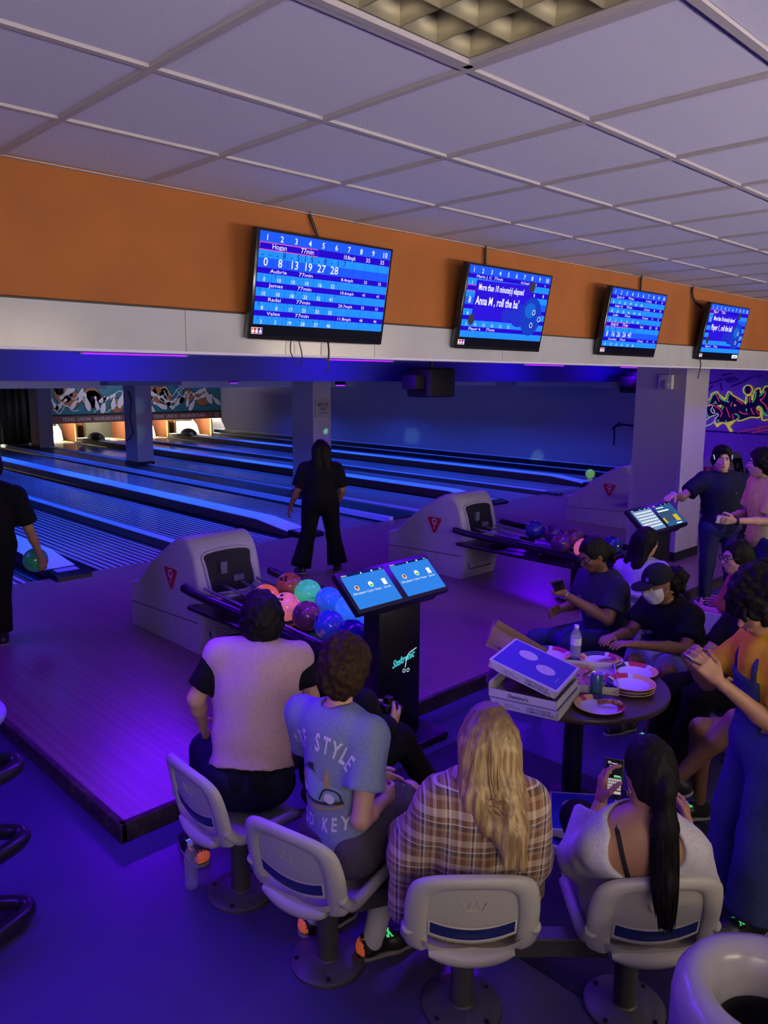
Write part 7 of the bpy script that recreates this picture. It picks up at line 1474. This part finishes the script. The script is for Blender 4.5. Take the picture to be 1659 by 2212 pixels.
# ------------------------------------------------------------------ painted wall
GRAF = dict(fill=[[(-7.344, 1.849), (-7.322, 1.99), (-7.286, 2.077), (-7.201, 2.111), (-7.129, 2.016), (-7.015, 1.934), (-6.951, 1.935), (-6.943, 2.094), (-6.855, 2.054), (-6.602, 1.892), (-6.561, 1.894), (-6.563, 2.04), (-6.473, 2.062), (-6.455, 1.969), (-6.41, 2.157), (-6.323, 2.199), (-6.159, 2.243), (-6.116, 1.753), (-6.274, 1.747), (-6.274, 1.633), (-6.566, 1.579), (-6.686, 1.531), (-6.732, 1.572), (-6.813, 1.536), (-6.936, 1.488), (-7.108, 1.48), (-7.205, 1.606), (-7.314, 1.601), (-7.381, 1.62), (-7.403, 1.761)]], yel=[[(-7.354, 1.827), (-7.399, 1.848), (-7.394, 1.924), (-7.324, 2.012), (-7.318, 2.076), (-7.203, 2.127), (-7.155, 2.069), (-7.11, 2.043), (-7.018, 1.966), (-6.976, 2.104), (-6.941, 2.132), (-6.891, 2.106), (-6.856, 2.059), (-6.605, 1.924), (-6.576, 1.883), (-6.574, 2.039), (-6.469, 2.068), (-6.45, 1.97), (-6.411, 2.167), (-6.315, 2.215), (-6.286, 2.118), (-6.217, 2.242), (-6.16, 2.263)], [(-6.732, 1.572), (-6.686, 1.526), (-6.564, 1.563), (-6.445, 1.61), (-6.273, 1.617), (-6.263, 1.737), (-6.318, 1.787), (-6.322, 1.838), (-6.234, 1.748), (-6.221, 1.594), (-6.188, 1.559), (-6.101, 1.578)]], yelf=[[(-7.639, 1.632), (-7.548, 1.756), (-7.501, 1.736), (-7.439, 1.792), (-7.414, 1.76), (-7.495, 1.649), (-7.544, 1.712), (-7.605, 1.623)], [(-7.214, 1.454), (-7.141, 1.36), (-7.02, 1.463), (-6.952, 1.423), (-6.855, 1.278), (-6.782, 1.293), (-6.865, 1.395), (-6.73, 1.551), (-6.812, 1.526), (-6.977, 1.465), (-7.014, 1.517), (-7.137, 1.447), (-7.195, 1.487)], [(-7.269, 1.873), (-7.239, 1.895), (-7.225, 1.864)], [(-7.179, 1.833), (-7.073, 1.857), (-7.065, 1.826), (-7.089, 1.782)], [(-6.814, 1.876), (-6.76, 1.856), (-6.81, 1.818)], [(-7.142, 2.048), (-7.03, 1.986), (-6.997, 1.977), (-6.983, 2.062), (-6.999, 1.998), (-7.065, 2.018)]], grn=[[(-7.356, 1.86), (-7.312, 1.99), (-7.284, 2.055), (-7.201, 2.1)], [(-7.151, 2.026), (-7.06, 1.954), (-6.918, 1.915)], [(-6.962, 1.935), (-6.95, 2.052), (-6.921, 2.084)], [(-6.793, 1.675), (-6.717, 1.647), (-6.679, 1.564)], [(-6.314, 1.859), (-6.24, 1.81), (-6.19, 1.698), (-6.107, 1.65)], [(-6.547, 1.904), (-6.547, 2.035)], [(-6.441, 1.918), (-6.39, 2.033), (-6.389, 2.147)], [(-6.311, 2.056), (-6.236, 2.119), (-6.232, 2.18)], [(-7.403, 1.761), (-7.384, 1.653), (-7.333, 1.568)], [(-7.065, 1.751), (-7.028, 1.827)], [(-7.123, 1.534), (-7.109, 1.491)], [(-6.961, 1.53), (-6.947, 1.488)], [(-6.552, 1.789), (-6.547, 1.727)], [(-7.23, 1.928), (-7.182, 1.865)]], red=[[(-7.215, 2.078), (-7.132, 1.92)], [(-7.256, 1.841), (-7.131, 1.77), (-7.059, 1.687), (-7.084, 1.589)], [(-6.978, 1.807), (-6.88, 1.587)], [(-6.865, 1.917), (-6.873, 1.821)], [(-6.703, 1.732), (-6.616, 1.682), (-6.503, 1.686)], [(-6.461, 1.803), (-6.424, 1.721), (-6.379, 1.67)], [(-6.775, 1.972), (-6.632, 1.881)], [(-6.286, 1.994), (-6.272, 1.954), (-6.186, 1.884), (-6.118, 1.773)], [(-6.834, 1.663), (-6.803, 1.548)], [(-6.503, 2.051), (-6.491, 1.916)], [(-6.352, 1.827), (-6.335, 1.745), (-6.289, 1.684)], [(-6.19, 2.161), (-6.202, 2.068), (-6.283, 1.964)]], pale=[[(-7.777, 1.649), (-7.674, 1.642), (-7.558, 1.602), (-7.495, 1.507), (-7.514, 1.462), (-7.638, 1.467), (-7.732, 1.507)], [(-7.431, 1.4), (-7.384, 1.511), (-7.27, 1.603), (-7.205, 1.617), (-7.166, 1.661), (-7.13, 1.63), (-7.189, 1.552), (-7.216, 1.475), (-7.32, 1.405), (-7.418, 1.379), (-7.431, 1.4)], [(-7.352, 1.806), (-7.332, 1.839), (-7.278, 1.84), (-7.274, 1.787), (-7.302, 1.732), (-7.253, 1.669), (-7.211, 1.681), (-7.25, 1.766)]], nav=[[(-7.134, 2.478), (-6.905, 2.526)], [(-7.522, 2.148), (-7.392, 2.311), (-7.263, 2.334), (-7.106, 2.399)], [(-7.502, 2.029), (-7.301, 2.269)], [(-7.154, 2.324), (-7.097, 2.155)], [(-6.913, 2.243), (-6.651, 2.35), (-6.545, 2.424), (-6.287, 2.476)], [(-7.065, 2.42), (-6.962, 2.326)], [(-7.002, 2.431), (-6.899, 2.327)], [(-6.94, 2.442), (-6.838, 2.349)], [(-6.878, 2.453), (-6.767, 2.37)], [(-7.784, 2.045), (-7.707, 1.773)], [(-7.563, 2.093), (-7.509, 1.833)], [(-7.707, 1.773), (-7.487, 1.834)], [(-7.76, 1.273), (-6.962, 1.272), (-6.074, 1.269)]], teal=[[(-6.427, 2.239), (-6.164, 2.304)], [(-6.343, 2.312), (-6.168, 2.355)], [(-6.337, 2.363), (-6.173, 2.411)], [(-6.523, 2.413), (-6.385, 2.455)], [(-7.777, 2.023), (-7.713, 1.783)]], pink=[[(-6.697, 1.282), (-6.089, 1.444)], [(-6.397, 1.282), (-6.083, 1.372)], [(-6.296, 1.298), (-6.234, 1.396)]])
GRAF_DOT = (-6.554, 2.178)
GRAF_TXT = ((-7.776, 2.242), (-7.588, 2.277), (-7.414, 2.311))
BRACKET = [(-9.587, 0.809), (-9.586, 0.998), (-9.59, 1.252), (-9.388, 1.317), (-9.065, 1.3)]
# spots [[17.09, 16.3, 0.64], [17.09, 11.77, 0.26], [17.09, 14.29, 0.19]]
gw = empty('wall_graffiti', (17.095, 6.9, 1.9)); gw['kind'] = 'structure'
GM = frame((-17.095+17.085, 0, 0), (0, -1, 0), (0, 0, 1), (-1, 0, 0)); GM = Matrix.Translation((-0.0, -6.9, -1.9)) @ GM
def paint(nm, c, e=0.0): return mat(nm, c, .6, emit=c, estr=e) if e else mat(nm, c, .6)
PY_, PG_, PR_, PP_ = paint('paint_yellow', (.55, .50, .04), .55), paint('paint_green', (.06, .42, .10), .55), paint('paint_red', (.60, .05, .08), .5), paint('paint_pale', (.45, .50, .32), .5)
PK_, PN_, PT_, PI_ = paint('paint_black', (.006, .005, .02)), paint('paint_navy', (.03, .02, .10)), paint('paint_teal', (.02, .10, .16), .12), paint('paint_pink', (.36, .03, .08), .35)
f = Flat()
for q in GRAF['nav']: f.stroke(q, .032 if len(q) != 3 or q[0][1] > 1.5 else .035, smooth=False)
f.text('STIN', GRAF_TXT[0][0], GRAF_TXT[0][1], .10, 'LEFT', sx=.55); f.text('TX', GRAF_TXT[1][0], GRAF_TXT[1][1]+.01, .13, 'LEFT', sx=.8, bold=.02); f.build('dark_paint', PN_, GM, gw, .002)
f = Flat(); [f.stroke(q, .022, smooth=False) for q in GRAF['teal']]; f.build('teal_paint', PT_, GM, gw, .003); f = Flat(); [f.stroke(q, .024, smooth=False) for q in GRAF['pink']]; f.build('pink_paint', PI_, GM, gw, .003)
f = Flat(); [f.poly(q) for q in GRAF['yelf'][:2]]; f.build('yellow_bolts', PY_, GM, gw, .004)
f = Flat(); [f.poly(q) for q in GRAF['fill']]; f.disc(*GRAF_DOT, .085); f.build('black_letters', PK_, GM, gw, .006)
f = Flat(); [f.stroke(q, .026) for q in GRAF['yel']]; f.ring(*GRAF_DOT, .085, .108); [f.poly(q) for q in GRAF['yelf'][2:]]; f.build('yellow_outline', PY_, GM, gw, .008)
f = Flat(); [f.stroke(q, .026) for q in GRAF['grn']]; f.stroke([(GRAF_DOT[0]-.06, GRAF_DOT[1]+.05), (GRAF_DOT[0]-.075, GRAF_DOT[1]-.01), (GRAF_DOT[0]-.04, GRAF_DOT[1]-.065)], .014); f.build('green_lines', PG_, GM, gw, .009)
f = Flat(); [f.stroke(q, .022) for q in GRAF['red']]; f.stroke([(GRAF_DOT[0]+.04, GRAF_DOT[1]+.065), (GRAF_DOT[0]+.075, GRAF_DOT[1]), (GRAF_DOT[0]+.05, GRAF_DOT[1]-.055)], .014); f.build('red_lines', PR_, GM, gw, .010)
f = Flat(); [f.stroke(q, .022) for q in GRAF['pale']]; f.build('pale_pins', PP_, GM, gw, .011)
f = Flat(); f.stroke(BRACKET, .05, smooth=False); f.stroke([(-9.66, 1.18), (-9.59, 1.25), (-9.45, 1.36)], .05, smooth=False); f.build('dark_bracket_mark', PN_, GM, gw, .002)
# assumed party light: small lamp under the lane ceiling whose beams leave coloured spots
pl = empty('assumed_party_light', (10.15, 9.6, 2.33)); tag(pl, 'assumed small black party light under the lane ceiling behind the navy beam', 'party light')
boxo('housing', -.12, .12, -.12, .12, -.10, 0, M_BLACK, pl, .02); bm = bmesh.new(); sphere(bm, (0, 0, -.10), .07, 16, 8); bm_obj('lens_dome', bm, mat('lens', (0.3, 0.3, 0.35), 0.1, 0.3), pl, True)
for t, c, p in (((17.09, 16.3, .64), (.35, .9, .9), 520), ((17.09, 11.77, .36), (.45, 1, .75), 320), ((9.36, 18.8, 1.6), (.3, .9, .9), 260), ((9.36, 18.8, .9), (.3, .9, .9), 260), ((6.0, 13.0, .1), (.3, .9, .9), 180), ((5.0, 14.5, .1), (.3, .9, .9), 180), ((7.4, 11.5, .1), (.3, 1, .6), 160), ((7.0, 15.0, .2), (1, .3, .3), 180), ((8.9, 14.5, .13), (.3, 1, .6), 180)):
    d = bpy.data.lights.new('party_beam', 'SPOT'); d.energy = p; d.color = c; d.spot_size = math.radians(3.4); d.spot_blend = .7; d.shadow_soft_size = .02
    l = bpy.data.objects.new('party_beam', d); COL.objects.link(l); l.location = (10.15, 9.6, 2.14); l.rotation_euler = (Vector(t)-Vector(l.location)).to_track_quat('-Z', 'Y').to_euler()
ball_return(14.9, 5.75, 'grey ball return farthest away, behind the man in navy')

# small glowing marks are found by bounced light only; screens and tubes stay sampled as lights
for m in bpy.data.materials:
    if m.name.startswith(('phone', 'icon', 'logo', 'paint', 'ball_', 'lace', 'shoe_heel', 'glow', 'menu', 'red_lamp', 'screen_white', 'screen_ink', 'screen_pink', 'screen_red', 'screen_grey', 'screen_dark', 'screen_swirl', 'screen_sheen', 'screen_pale')): m.cycles.emission_sampling = 'NONE'
